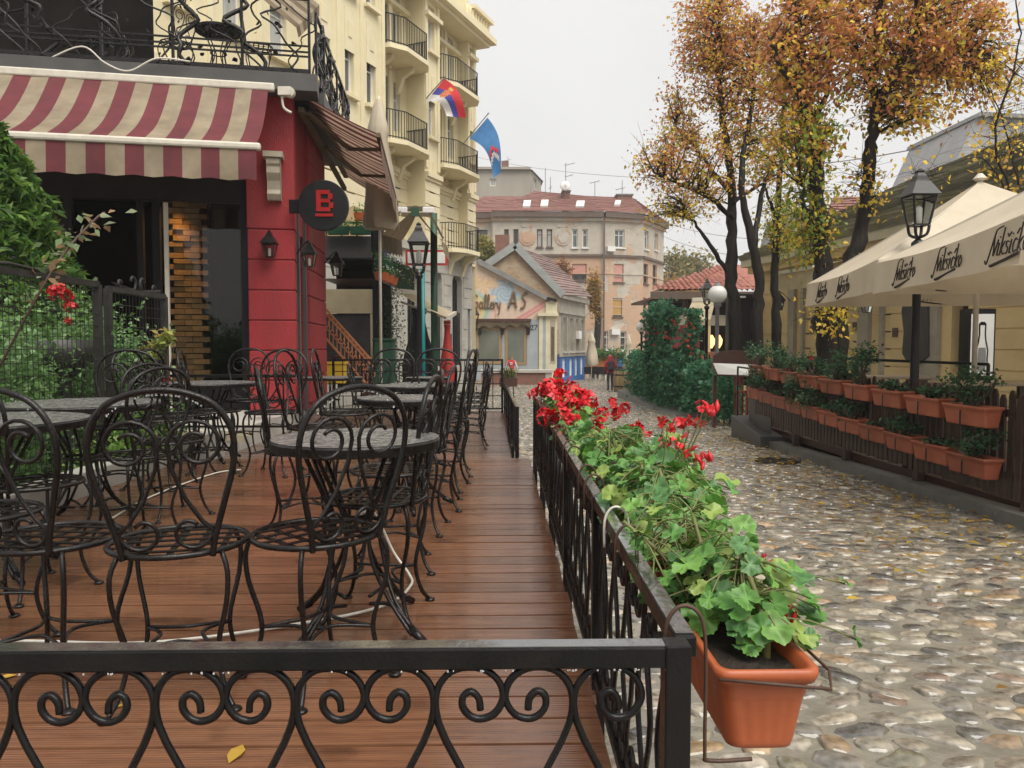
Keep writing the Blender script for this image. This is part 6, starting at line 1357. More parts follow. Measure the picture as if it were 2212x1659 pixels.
for u, v in ((1139, 511), (1216, 511)):   # two oval relief ornaments
    s_, z_ = FA1.hit(u, v); pr = [(s_ + .75 * math.cos(a), z_ + .85 * math.sin(a)) for a in [2 * math.pi * k / 20 for k in range(20)]]; MB().fpoly(FA1, pr, 0, .07).build('relief', M['peel_lo'], ah); pr = [(s_ + .5 * math.cos(a), z_ + .6 * math.sin(a)) for a in [2 * math.pi * k / 20 for k in range(20)]]; MB().fpoly(FA1, pr, .07, .12).build('relief', M['peel_lo'], ah); MB().fbox(FA1, s_ - .5, s_ + .5, z_ + .86, z_ + 1.1, 0, .08).build('relief', M['peel_lo'], ah)
M['tiles_r'] = mk('red clay roof tile', (.27, .125, .10), (.20, .09, .075), 2.5, .65, bump=.5, bscale=14, rand=.14)
ZR = ZE + .45; T = lambda u, v, y: at(u, v, y)
eA, eB = Vector((FA1.hit(1062, 600)[0], YA - .6, ZR)), Vector((q0.x, YA - .6, ZR)); rA, rB = T(1158, 413, YA + 5.5), T(1262, 423, YA + 5.5)
courses(ah, eA, eB, rA, rB, 15, M['tiles_r'], .09, 14, .02); eC = Vector((q1.x + .3, q1.y - .6, ZR)); rC = T(1366, 428, YA + 6); courses(ah, eB, eC, rB, rC, 14, M['tiles_r'], .09, 8, .02)
eD = Vector((q2.x + .6, q2.y, ZR)); courses(ah, eC, eD, rC, rC + Vector((.2, .3, 0)), 13, M['tiles_r'], .09, 6, .02); eL = Vector((FA0.hit(985, 600)[0], YA + .2, ZR)); courses(ah, eL, Vector((eA.x, YA + .2, ZR)), T(1048, 424, YA + 6), T(1130, 424, YA + 6), 12, M['tiles_r'], .09, 8, .02)
nA = (eB - eA).cross(rA - eA).normalized(); nC = (eC - eB).cross(rC - eB).normalized()
for u0, u1, v0, v1, p, n in ((1129, 1147, 437, 450, eA, nA), (1167, 1185, 436, 449, eA, nA), (1243, 1263, 438, 450, eA, nA), (1326, 1341, 437, 446, eB, nC)):
    c = [pl_hit(u, v, p, n) + n * .12 for u, v in ((u0, v1), (u1 - 2, v1), (u1, v0), (u0 + 3, v0))]; MB().hexa([q - n * .1 for q in c] + [q + n * .1 for q in c]).build('skylight', M['globe'], ah)
for u0, u1, v0, v1, y in ((1216, 1231, 414, 436, YA + 3.5), (1333, 1366, 422, 436, YA + 5)):
    a, c = at(u0, v0, y), at(u1, v1, y); MB().box(a.x, c.x, y, y + 1.2, c.z - .8, a.z).build('chimney', M['brickr'], ah); MB().box(a.x - .1, c.x + .1, y - .1, y + 1.3, a.z, a.z + .15).build('chimney_cap', M['concrete'], ah)
for u0, u1, v0, v1 in ((1318, 1336, 711, 723), (1309, 1326, 533, 544)): MB().fbox(FA2, *rect(FA2, u0, u1, v0, v1), 0, .4).build('air_conditioner', M['white'], ah)
d = at(1221, 401, YA + 3); di = thing('satellite_dish', 'white satellite dish on the apartment roof chimney', 'satellite dish', tuple(d)); Rm = Matrix.Rotation(R(80), 3, 'X'); b = MB().lathe([(.0, .14), (.25, .1), (.42, .03), (.5, -.04), (.49, -.06), (.4, 0), (.02, .1)], (0, 0, 0), 20); b.v = [tuple(d + Rm @ Vector(v)) for v in b.v]; b.build('dish', M['globe'], di, True); MB().bar(d + Vector((0, .15, -.9)), d + Vector((0, .15, 0)), .07, .07, up=(0, 1, 0)).build('mast', M['steel'], di); MB().bar(d + Vector((0, .1, -.1)), d + Vector((.1, -.45, -.2)), .03, .03).build('feed_arm', M['steel'], di)
def aerial(label, u, vt, vb, y, els):
    a, c = at(u, vt, y), at(u, vb, y); t = thing('aerial', label, 'aerial', tuple(c), 'roof aerials'); MB().bar(c - Vector((0, 0, .5)), a, .06, .06, up=(0, 1, 0)).build('mast', M['steel'], t)
    for f, l, sx in els:
        p = c.lerp(a, f); MB().bar(p + Vector((-l * (1 - sx), 0, -.1)), p + Vector((l * sx, 0, .15)), .05, .05).build('boom', M['steel'], t)
        for k in range(3): q = p + Vector((l * (sx - 1 + k * .4), 0, 0)); MB().bar(q + Vector((-.02, -.3, -.1)), q + Vector((.02, .3, .1)), .03, .03).build('element', M['steel'], t)
aerial('tallest roof aerial on the apartment house beside the dish', 1222, 352, 415, YA + 4, [(.95, 1.0, .9), (.55, .8, .9)]); aerial('slim roof aerial left on the apartment ridge', 1178, 363, 412, YA + 5, []); aerial('short roof aerial beside the slim left one', 1189, 382, 412, YA + 5, [(.2, .3, .5)]); aerial('T-shaped roof aerial right of the dish', 1285, 392, 427, YA + 5, [(.95, 1.0, .5)]); aerial('roof aerial on the right apartment chimney', 1344, 390, 423, YA + 5, [(.45, .9, .3)])
# ------------------------------------------------------------------ far grey building, far trees
cb = thing('grey_building', 'far flat-roofed grey building rising behind the tiled roof', 'building', tuple(at(1095, 460, 105))); M['oldc'] = mk('stained far concrete', (.34, .31, .26), (.26, .235, .20), .35, .9, stretch=(1, 1, .3)); a, c, d = at(1010, 372, 105), at(1146, 368, 105), at(1169, 380, 112)
Fq = Frame((0, 105), (1, 0)); w = MB(); hw = rect(Fq, 1058, 1072, 386, 402); wall(Fq, a.x, c.x, -2, c.z, 0, [hw], .3, w); w.build('wall', M['oldc'], cb); window(Fq, cb, hw, -.28, 'white', 'curtain', 1, 1, .15); Fz = Frame(c, (d - c).xy); w = MB(); hz_ = rect(Fz, 1152, 1159, 386, 404); wall(Fz, 0, (d - c).xy.length, -2, c.z, 0, [hz_], .3, w); w.build('wall', M['oldc'], cb); window(Fz, cb, hz_, -.28, 'white', 'curtain', 1, 1, .15)
MB().quad((a.x, 104.6, c.z + .02), (c.x + .2, 104.6, c.z + .02), (d.x + .3, 112, c.z + .02), (d.x, 125, c.z + .02), (a.x, 125, c.z + .02)).build('roof', M['brownw'], cb); MB().box(a.x, c.x, 104.5, 104.9, c.z + .03, c.z + .35).build('parapet', M['oldc'], cb); p = at(1091, 349, 108); MB().box(p.x - .5, p.x + .5, 107.5, 108.5, c.z, p.z).build('chimney', M['brickr'], cb); aerial('aerial on the far grey building', 1097, 338, 365, 108, [(.7, .9, .5)])
def far_tree(label, u, v, y, ru, rv, pal, n, size, ub=None):
    c = at(u, v, y); k = y / F0; t = thing('far_tree', label, 'tree', (c.x, y, gz(y)), 'trees beyond the houses'); r = (ru * k, ru * k * .8, rv * k); leaf_cloud(blob(c, r, n, 40, .26, .35), size, pal, 'crown', t)
    MB().tube(smooth([(c.x, y, gz(y)), (c.x + .3, y, c.z - r[2] * .6), tuple(c)], 3), [.35, .33, .3, .26, .2, .14, .08], 7).build('trunk', M['bark'], t, True); b = MB()
    for i in range(9): q = c + Vector((rnd.uniform(-1, 1) * r[0], rnd.uniform(-1, 1) * r[1], rnd.uniform(-.2, 1) * r[2])) * .8; b.tube([tuple(c - Vector((0, 0, r[2] * .5))), tuple(c.lerp(q, .5)), tuple(q)], [.12, .08, .02], 5)
    b.build('limbs', M['bark'], t, True)
far_tree('yellow green tree in the mist right of the apartment house', 1490, 592, 95, 62, 55, [(.24, .24, .08), (.32, .27, .08), (.2, .22, .09), (.36, .25, .08)], 5200, .55); far_tree('orange tinted tree low behind the red tiled pavilion', 1455, 635, 84, 45, 32, [(.4, .22, .06), (.45, .28, .07), (.3, .2, .07)], 2600, .45)
far_tree('small yellow green tree between hotel and apartment house', 1045, 545, 63, 32, 26, [(.3, .28, .07), (.22, .24, .06), (.38, .3, .07)], 2200, .34); far_tree('slender orange tree beside the grey window front', 1285, 640, 66, 18, 55, [(.42, .22, .06), (.36, .24, .07), (.46, .3, .08)], 1900, .3); far_tree('reddish creeper tree against the apartment wall', 1215, 585, 70, 25, 28, [(.32, .13, .06), (.36, .2, .08)], 700, .26)
# ------------------------------------------------------------------ cafe at the end of the street
oc = thing('orange_cafe_wall', 'low orange cafe wall with green planting and blue board', 'wall', tuple(at(1320, 800, 62))); FO = Frame((0, 62), (1, 0)); M['orng'] = mk('orange plaster', (.56, .20, .05), (.46, .16, .045), 2, .8)
MB().fbox(FO, *rect(FO, 1264, 1388, 768, 800), -.3, 0).build('wall', M['orng'], oc); MB().fbox(FO, *rect(FO, 1333, 1352, 773, 792), 0, .08).build('board', M['blue'], oc); MB().fbox(FO, *rect(FO, 1220, 1264, 705, 800), -4, -3).build('dark_gateway', M['grey'], oc)
P = np.stack([nr.uniform(at(1268, 765, 62).x, at(1385, 765, 62).x, 1500), nr.normal(61.8, .25, 1500), nr.normal(at(1300, 765, 62).z, .22, 1500)], 1); leaf_cloud(P, .22, GR, 'planting', oc)
cm = MB(); cm.box(-.24, .24, -.22, .22, .42, .48); cm.box(-.24, .24, .2, .25, .45, .92); [cm.box(sx * .2 - .03, sx * .2 + .03, sy * .18 - .03, sy * .18 + .03, 0, .42, 1) for sx in (-1, 1) for sy in (-1, 1)]
cme = None
for k in range(11):
    p = at(1270 + k * 10.5, 800, 59 - (k % 2) * .9); z = gz(p.y); t = thing('cafe_chair', f'{ORD[k]} dark cafe chair from the left before the orange wall', 'chair', (p.x, p.y, z), 'dark chairs before the orange cafe wall')
    MB().box(p.x - .27, p.x + .27, p.y - .25, p.y + .25, z + .44, z + .52).build('seat', M['black'], t); MB().box(p.x - .27, p.x + .27, p.y + .2, p.y + .26, z + .52, z + 1.0).build('backrest', M['black'], t)
    for sx in (-1, 1):
        for sy in (-1, 1): MB().bar((p.x + sx * .22, p.y + sy * .2, z), (p.x + sx * .22, p.y + sy * .2, z + .44), .05, .05, up=(0, 1, 0)).build('leg', M['white' if k % 3 == 0 else 'alu'], t)
closed_parasol('closed cream parasol before the dark gateway at the street end', 1278, 720, 790, 57, .42); closed_parasol('closed cream parasol right of the hooded walker', 1358, 726, 797, 53, .34)
# ------------------------------------------------------------------ pale yellow tavern on the right
FY = Frame((10.36, 19), (-.163, .987), True); tv = thing('yellow_tavern', 'low pale yellow tavern with mossy tiled roof and dark doorways behind the parasols', 'tavern', (10.2, 16, -.9))
S0, S1 = -14, 8.2; drs = [rect(FY, 1722, 1735, 635, 790), rect(FY, 1884, 1906, 640, 800), rect(FY, 2035, 2093, 625, 815)]
w = MB(); wall(FY, S0, S1, -.95, 3.75, -.25, drs, .35, w); w.quad(FY.P(S1, -.95, -.25), FY.P(S1, -.95, -8), FY.P(S1, 3.75, -8), FY.P(S1, 3.75, -.25)); w.build('wall', M['ochre'], tv)
for h in drs: MB().fbox(FY, h[0], h[1], h[2], h[3], -.62, -.55).build('door', M['wood_d'], tv); MB().fbox(FY, h[0] + .1, h[1] - .1, h[2] + .9, h[3] - .2, -.55, -.54).build('door_pane', M['pane_d'], tv)
for u0, u1 in ((1708, 1721), (1736, 1741), (1860, 1883), (1907, 1914), (1996, 2034)): h = rect(FY, u0, u1, 630, 805, -.25); MB().fbox(FY, h[0], h[1], -.9, 3.7, -.25, -.12).build('pilaster', M['beige_s'], tv)
blk = []
for a, c in ((1741, 1860), (1914, 1996), (2093, 2260), (1640, 1708)):
    h = rect(FY, a, c, 600, 700, -.25)
    z = -.9
    while z < 3.3: MB().fbox(FY, h[0] + .02, h[1] - .02, z + .02, z + .44, -.25, -.225).build('stone_course', M['ochre'], tv); z += .46
for u, v in ((1934, 718), (1847, 705), (1755, 712)): s_, z_ = FY.hit(u, v, -.22); MB().fbox(FY, s_ - .1, s_ + .1, z_ - .12, z_ + .12, -.224, -.2).build('plaque', M['brownw'], tv)
h = rect(FY, 2053, 2064, 717, 736, -.5); MB().fbox(FY, *h, -.535, -.52).build('notice', M['white'], tv)
# dark shop sign, poster with bottle outline, hanging lantern
s_, z_ = FY.hit(1978, 690, -.1); sg2 = thing('tavern_sign', 'dark green shaped sign board hanging on the yellow tavern wall', 'sign', tuple(FY.P(s_, z_, -.1))); pr = [(-.5, -.9), (-.2, -1.1), (.25, -1.05), (.42, -.85), (.38, -.3), (.48, .2), (.4, .8), (.1, 1.0), (-.35, .85), (-.45, .3)]
MB().fpoly(FY, [(s_ + a, z_ + c) for a, c in pr], -.12, -.06).build('board', M['grey'], sg2); MB().bar(FY.P(s_ - .2, z_ + 1.3, -.22), FY.P(s_ - .2, z_ + .8, -.06), .03, .03).build('bracket', M['iron_far'], sg2)
pc = at(2121, 745, 14.6); FP = Frame((pc.x, 14.6), (1, -.12)); h = rect(FP, 2095, 2147, 676, 812, 0); po = thing('bottle_poster', 'white lightbox poster with black bottle outline beside the tavern door', 'poster', tuple(FP.P(h[0], -.42, 0)))
MB().fbox(FP, h[0] - .02, h[1] + .02, -.42, h[3] + .08, -.4, 0).build('case', M['black'], po); MB().fbox(FP, h[0] + .01, h[1] - .01, h[2], h[3] - .02, 0, .01).build('panel', M['globe'], po)
m = (h[0] + h[1]) / 2; H = h[3] - h[2] - .2; bo = [(.06, .97), (.09, .95), (.085, .75), (.11, .62), (.17, .45), (.155, .3), (.17, .1), (.15, .0)]; bo = [(x * .62, z) for x, z in bo]
pts = [FP.P(m + x, h[2] + .04 + z * H, .012) for x, z in bo] + [FP.P(m - x, h[2] + .04 + z * H, .012) for x, z in bo[::-1]]; MB().tube(pts, .014, 5, True).build('bottle_outline', M['black'], po)
MB().fpoly(FP, [(m + x * .5, h[2] + .04 + z * H) for x, z in ((.13, .5), (.15, .3), (.14, .05), (-.14, .05), (-.15, .3), (-.13, .5))], .01, .014).build('bottle_shade', M['steel'], po)
MB().fpoly(FP, [(m + x * .62, h[2] + .04 + z * H) for x, z in ((.06, .99), (.085, .93), (-.085, .93), (-.06, .99))], .01, .016).build('bottle_top', M['black'], po)
s_, z_ = FY.hit(1882, 655, .1); wall_lantern('wall_lantern', 'dark lantern hanging by the middle tavern door', FY.P(s_, z_, -.12), FY.n * .35, .5); s_, z_ = FY.hit(1693, 650, .1); wall_lantern('wall_lantern', 'dark lantern hanging at the far tavern corner', FY.P(s_, z_, -.12), FY.n * .4, .6)
# eave, gutter and mossy roof
MB().fbox(FY, S0, S1 + .2, 3.55, 3.78, -.3, .12).build('eave_moulding', M['ochre'], tv); MB().fbox(FY, S0, S1 + .3, 3.78, 4.02, -.3, .34).build('gutter', M['creamy'], tv)
M['moss'] = mk('mossy roof tile', (.26, .235, .18), (.15, .155, .075), 1.8, .7, bump=.6, bscale=20, rand=.6)
e0, e1 = FY.P(S0, 4.02, .38), FY.P(S1 + .3, 4.02, .38); rg0, rg1 = Vector((18.9, 10, 8.6)), Vector((19.2, 33.6, 8.6)); courses(tv, e0, e1, rg0, rg1, 40, M['moss'], .19, 40, .03)
MB().quad(e1, rg1, rg1 + Vector((4, 1, -2)), (14, 28, 4)).build('roof_hip', M['moss'], tv)
wk = thing('tavern_awning', 'rolled-out beige awning with faint lettering at the far tavern end', 'awning', tuple(FY.P(5, 3, .5))); sa, sb = FY.hit(1752, 560, 1.6)[0], FY.hit(1674, 570, 1.6)[0]
stripes('cloth', wk, (FY.P(sa, 3.5, -.1), FY.P(sb, 3.5, -.1)), (FY.P(sa, 3.15, 1.5), FY.P(sb, 3.15, 1.5)), 2, [M['beige_c'], M['beige_c']], 5); stripes('valance', wk, (FY.P(sa, 3.13, 1.52), FY.P(sb, 3.13, 1.52)), (FY.P(sa, 2.62, 1.54), FY.P(sb, 2.62, 1.54)), 16, [M['beige_c'], M['beige_c']], 3, 0, lambda u, v: .05 * math.sin(u * 100) * (v > .9)); MB().bar(FY.P(sa, 3.15, 1.5), FY.P(sb, 3.15, 1.5), .1, .1).build('front_bar', M['alu'], wk)
# houses behind the tavern
hb = thing('house_behind', 'house with pink red tiled roof and grey gable behind the tavern', 'house', tuple(at(1760, 560, 42))); a, c = at(1760, 525, 40), at(1960, 520, 40); courses(hb, a, c, at(1800, 426, 45), at(1960, 424, 45), 16, M['tiles_r'], .10, 14, .02)
M['tiles_r'] = M['tiles_r']; Fh = Frame((0, 39.5), (1, 0)); MB().fpoly(Fh, [Fh.hit(*p) for p in ((1672, 600), (1684, 520), (1702, 460), (1765, 458), (1785, 600))], -3, 0).build('grey_gable', M['greyw'], hb); MB().fpoly(Fh, [Fh.hit(*p) for p in ((1676, 520), (1700, 452), (1768, 452), (1768, 459), (1704, 459), (1682, 522))], -.2, .2).build('verge', M['slate'], hb)
hd = thing('grey_house', 'grey rendered house end with dark roof edge at the far right', 'house', tuple(at(2140, 340, 37))); Fd = Frame((0, 37), (1, 0)); MB().fpoly(Fd, [Fd.hit(*p) for p in ((2060, 360), (2111, 252), (2280, 262), (2280, 400), (2060, 400))], -6, 0).build('wall', M['greyw'], hd); MB().fpoly(Fd, [Fd.hit(*p) for p in ((2105, 256), (2110, 245), (2285, 254), (2285, 264), (2112, 253))], -6.2, .3).build('roof_edge', M['slate'], hd)
# ------------------------------------------------------------------ tile-roofed pavilion
pv = thing('tiled_pavilion', 'pavilion restaurant with red barrel tile roof and lit interior behind the hedge', 'pavilion', tuple(at(1540, 760, 34))); YP = 33
M['barrel'] = mk('red barrel tile', (.36, .13, .085), (.27, .09, .06), 4, .55, bump=.3, bscale=20, rand=.22); bt = MB(); n = 7
for k, (yy, r_) in enumerate(((0, .115), (.42, .095))):
    for j in range(n): a = math.pi * j / (n - 1); bt.v.append((r_ * math.cos(a), yy, r_ * math.sin(a) * .9))
for j in range(n - 1): bt.f.append((j, j + 1, n + j + 1, n + j)); bt.m.append(0)
btm = mesh_of(bt, M['barrel'], True); E0, E1 = at(1411, 629, YP), at(1690, 622, YP); A1 = at(1566, 576, YP + 4.2); up = Vector((0, A1.y - E0.y, A1.z - E0.z)); upl = up.length; pit = math.atan2(up.z, up.y); cnt = 0
W_ = E1.x - E0.x; nc = int(W_ / .24); nrow = int(upl / .37)
for r_ in range(nrow):
    for k in range(nc):
        x = E0.x + (k + .5) * .24; lim = (x - E0.x) / (A1.x - E0.x) * upl
        if r_ * .37 < lim and cnt < 300: cnt += 1; piece('roof_tile', btm, pv, (x, E0.y + up.y * r_ * .37 / upl, E0.z + up.z * r_ * .37 / upl + .02 + rnd.uniform(-.01, .015)), (pit, 0, rnd.uniform(-.03, .03)))
MB().quad(E0 + Vector((0, .05, 0)), E1 + Vector((0, .05, 0)), E1 + up, A1).build('roof_deck', M['barrel'], pv); MB().quad(E0, A1, (A1.x, A1.y + 6, A1.z), (E0.x, E0.y + 9, E0.z)).build('roof_side', M['barrel'], pv)
MB().box(E0.x - .1, E1.x, YP - .12, YP + .1, E0.z - .34, E0.z - .02).build('fascia', M['brownw'], pv); MB().box(E0.x + .1, E1.x, YP + .1, YP + 6, E0.z - .3, E0.z - .2).build('soffit', M['wood_d'], pv)
MB().box(E0.x + .5, E1.x, YP + 3.4, YP + 3.6, -1.1, E0.z - .25).build('back_wall', M['dark'], pv); MB().box(E0.x + .5, E1.x, YP + .55, YP + .75, -1.1, .3).build('front_parapet', M['ochre'], pv); MB().box(E0.x + .5, E1.x, YP + .5, YP + .8, 1.9, 2.35).build('beam', M['beige_s'], pv)
for k in range(6): x = E0.x + .55 + k * 1.0; MB().box(x - .09, x + .09, YP + .5, YP + .8, -1.1, E0.z - .3).build('column', M['wood_d' if k % 2 else 'ochre'], pv)
for k, u in enumerate((1490, 1536, 1552, 1578)):
    p = at(u, 738, YP + 2); t = thing('glowing_lamp', f'warm glowing lamp inside the pavilion, {ORD[k]} from the left', 'lamp', tuple(p), 'warm lamps inside the pavilion'); MB().lathe([(.05, -.3), (.16, -.12), (.18, .1), (.06, .3)], tuple(p), 10).build('shade', M['warm'], t, True); MB().bar(p + Vector((0, 0, .3)), Vector((p.x, p.y, E0.z - .3)), .02, .02, up=(0, 1, 0)).build('cord', M['black'], t)
t = thing('cream_awning', 'small cream awning hanging beside the globe lamp', 'awning', tuple(at(1500, 680, 27))); stripes('cloth', t, (at(1495, 652, 28), at(1545, 650, 28)), (at(1478, 688, 26.5), at(1535, 690, 26.5)), 2, [M['beige_c'], M['beige_c']], 4); stripes('valance', t, (at(1478, 688, 26.5), at(1535, 690, 26.5)), (at(1478, 700, 26.5), at(1535, 702, 26.5)), 6, [M['beige_c'], M['beige_c']], 2); MB().bar(at(1495, 648, 28), at(1545, 646, 28), .15, .15).build('roller', M['alu'], t)
t = thing('orange_counter', 'row of orange timber boxes below the pavilion lamps', 'counter', tuple(at(1530, 780, 25)))
for k in range(5): a = at(1492 + k * 32, 760, 25); MB().box(a.x - .23, a.x + .23, 24.8, 25.2, a.z - .38, a.z - .06).build('drawer', M['orange_p'], t, bevel=.01); MB().box(a.x - .24, a.x + .24, 24.78, 25.22, a.z - .05, a.z).build('lip', M['orange_p'], t)
t = thing('dark_wine_bar', 'dark glazed bar front behind the tree trunks', 'bar', tuple(at(1640, 760, 27))); Fk = Frame((0, 27), (1, 0)); h = rect(Fk, 1585, 1705, 635, 800); MB().fbox(Fk, *h, -1, 0).build('front', M['black'], t)
for u in (1596, 1626, 1656, 1686): MB().fbox(Fk, *rect(Fk, u, u + 2, 640, 780), 0, .04).build('mullion', M['grey'], t)
for u in (1565, 1625): MB().fbox(Fk, *rect(Fk, u, u + 42, 640, 644), .1, .2).build('light_tube', M['globe'], t)
# ------------------------------------------------------------------ ivy screen
hg = thing('ivy_screen', 'tall ivy-covered trellis with two green pillars and red blossoms beside the street', 'ivy hedge', (5.4, 22, gz(22)))
IV = [(.03, .14, .075), (.045, .19, .10), (.07, .24, .12), (.05, .17, .07), (.15, .32, .18)]
n = 9500; yy = nr.uniform(17.2, 30.5, n); zt = np.where(yy < 21, .42 + (yy - 17.6) * .05, .70) + .18 * np.sin(yy * 3); P = np.stack([5.25 + nr.normal(0, .17, n) + .3 * nr.uniform(0, 1, n) ** 2 - .15 * np.sin(yy * 2.3), yy, gz(0) - .02 * yy + nr.uniform(.05, 1, n) ** .8 * (zt + .45 + .02 * yy)], 1); parts = [P]
for (u, v, y, w_, nn) in ((1412, 668, 25.5, .26, 2300), (1438, 672, 23.5, .24, 1700), (1491, 668, 21.3, .17, 2200)):
    a = at(u, v, y); z0 = gz(y); zz = nr.uniform(0, 1, nn); parts.append(np.stack([a.x + nr.normal(0, w_ * .55, nn) + .1 * np.sin(zz * 9), y + nr.normal(0, .25, nn), z0 + zz * (a.z - z0)], 1))
a, c = at(1405, 676, 25.5), at(1455, 672, 23.2); t_ = nr.uniform(0, 1, 1700); parts.append(np.stack([a.x + (c.x - a.x) * t_, a.y + (c.y - a.y) * t_, a.z + .15 * np.sin(t_ * 3.1) - nr.uniform(0, .5, 1700)], 1) + nr.normal(0, .14, (1700, 3)))
leaf_cloud(np.concatenate(parts), .13, IV, 'foliage', hg, asp=.8, up=.2); b = MB()
for y in np.arange(17.8, 30.5, .45): b.bar((5.42, y, gz(y)), (5.42, y, .8), .03, .03, up=(0, 1, 0))
b.build('trellis', M['iron_far'], hg, kind='stuff')
for u, y, v in ((1412, 25.5, 675), (1445, 23.5, 680), (1489, 21.3, 676)): a = at(u, v, y); MB().bar((a.x, y, gz(y)), a, .12, .12, up=(0, 1, 0)).build('post', M['brownw'], hg)
M['blossom'] = mk('dark red blossom', (.42, .035, .025), (.5, .09, .04), 30, .6)
BLO = [m_.copy() for m_ in UMB]
for m_ in BLO: m_.materials.clear(); m_.materials.append(M['blossom'])
for k in range(34):
    y, u = (25.3, rnd.uniform(1400, 1425)) if k % 3 == 0 else ((23.2, rnd.uniform(1430, 1460)) if k % 3 == 1 else (21.0, rnd.uniform(1478, 1500)))
    if k < 24: o = piece('blossom', BLO[k % 5], hg, at(u, rnd.uniform(690, 770), y - .3), (k, k * 2, k), 1.3)
t = thing('red_banner', 'dull red banner board seen through the ivy pillars', 'banner', tuple(at(1450, 750, 27))); MB().box(at(1394, 700, 27).x, at(1512, 700, 27).x, 27, 27.06, at(1400, 752, 27).z, at(1400, 702, 27).z).build('board', mk('dull red board', (.30, .06, .07), None, 4, .7), t)
for u in (1396, 1508): p = at(u, 752, 27); MB().bar((p.x, 27.1, gz(27)), (p.x, 27.1, p.z), .05, .05, up=(0, 1, 0)).build('leg', M['brownw'], t)
b = MB(); b.hexa([(4.55, 21, gz(21)), (5.6, 19.2, gz(19)), (5.6, 31, gz(31)), (4.75, 30.4, gz(30)), (4.75, 21.6, gz(21) + .02), (5.6, 19.2, gz(19) + .06), (5.6, 31, gz(31) + .32), (4.78, 30.4, gz(30) + .32)]); struct(b.build('stone_kerb', M['concrete']))
def globe_lamp(label, u, v, y, r, col_):
    p = at(u, v, y); t = thing('globe_lamp', label, 'street lamp', (p.x, y, gz(y)), 'white globe street lamps'); MB().lathe([(r * math.sin(a), -r * math.cos(a)) for a in [math.pi * k / 12 for k in range(1, 12)]], tuple(p), 20).build('globe', M['globe'], t, True); MB().lathe([(.05, r * .9), (r * .45, r * .93), (r * .4, r * 1.05), (.05, r * 1.2), (.05, r * 1.3), (.01, r * 1.4)], tuple(p), 12).build('cap', M[col_], t); MB().lathe([(.1, 0), (.1, .25), (.06, .3), (.05, p.z - gz(y) - r - .1), (.1, p.z - gz(y) - r - .06), (.1, p.z - gz(y) - r + .04)], (p.x, y, gz(y)), 10).build('post', M[col_], t, True)
globe_lamp('large white globe lamp on grey post beside the tree trunks', 1550, 636, 19.5, .235, 'steel'); globe_lamp('small white globe lamp on black post at the far end of the ivy screen', 1386, 706, 36, .26, 'iron_far')
lamp_post('black lantern lamp post just behind the large globe lamp', 1527, 602, 648, 23.5, .85)
# ------------------------------------------------------------------ raised terrace with slat fence
tr = struct(bpy.data.objects.new('terrace', None)); col.objects.link(tr); tr.location = (7, 10, -.5); OFF[tr.name] = Vector((7, 10, -.5))
MB().box(4.86, 9.9, 4.2, 15.2, -.52, -.42).build('terrace_floor', M['wood_d'], tr); MB().box(5.3, 9.9, 4.2, 15.2, -1.0, -.53).build('terrace_base', M['dark'], tr); MB().hexa([(4.62, 4, gz(4) - .1), (4.84, 4, gz(4) - .1), (4.84, 14.1, gz(14) - .1), (4.60, 14.1, gz(14) - .1), (4.62, 4, gz(4) + .13), (4.84, 4, gz(4) + .13), (4.84, 14.1, gz(14) + .12), (4.60, 14.1, gz(14) + .12)]).build('kerb', M['concrete'], tr)
fe = thing('slat_fence', 'dark brown slat fence of the terrace carrying two rows of planters', 'fence', (4.74, 10, -.5)); sl_ = MB(); w = .078; h = .93
sl_.v = [(0, -w / 2, 0), (0, w / 2, 0), (0, w / 2, h), (0, .012, h + .05), (0, -.012, h + .05), (0, -w / 2, h)]; sl_.v += [(.02, y, z) for _, y, z in sl_.v]; sl_.f = [tuple(range(6)), tuple(range(11, 5, -1))] + [(k, (k + 1) % 6, 6 + (k + 1) % 6, 6 + k) for k in range(6)]; sl_.m = [0] * 8; slm = mesh_of(sl_, M['slat'])
y = 6.85; k = 0
while y < 14.0:
    piece('slat', slm, fe, (4.72, y, -.36 + rnd.uniform(-.015, .015)), (rnd.uniform(-.012, .012), 0, 0), (1, 1, rnd.uniform(.97, 1.03) * (1 if y < 11.5 else 1.0))); y += .113; k += 1
for zz in (-.2, .38): MB().box(4.742, 4.78, 6.8, 14.0, zz, zz + .07).build('crossrail', M['slat'], fe)
for y in (6.78, 8.6, 10.4, 12.2, 13.95): MB().box(4.745, 4.84, y - .05, y + .05, gz(y), .66).build('post', M['slat'], fe)
MB().box(4.70, 4.72, 13.1, 14.0, -.75, -.2).build('end_board', M['grey'], fe)
t = thing('grey_end_planter', 'dark grey stepped planter at the far end of the slat fence', 'planter', (4.9, 14.4, gz(14.4))); MB().hexa([(4.46, 12.9, gz(13)), (5.1, 12.9, gz(13)), (5.1, 15.0, gz(15)), (4.6, 15.0, gz(15)), (4.46, 12.9, -.50), (5.1, 12.9, -.5), (5.1, 15, -.33), (4.6, 15, -.33)]).build('lower_box', M['grey'], t, bevel=.01); MB().box(4.78, 5.4, 14.05, 14.5, -.5, .38).build('panel', M['grey'], t, bevel=.01); MB().bar((4.7, 14.95, -.4), (4.7, 14.95, .62), .03, .03, up=(0, 1, 0)).build('rail_post', M['iron_far'], t); MB().bar((4.7, 14.95, .62), (4.74, 14.0, .60), .03, .03).build('rail', M['iron_far'], t)
PB, rg_ = box_mesh(.66, .19, .135, .20, M['terra_old'], False); PS = soil_mesh(rg_, .165)
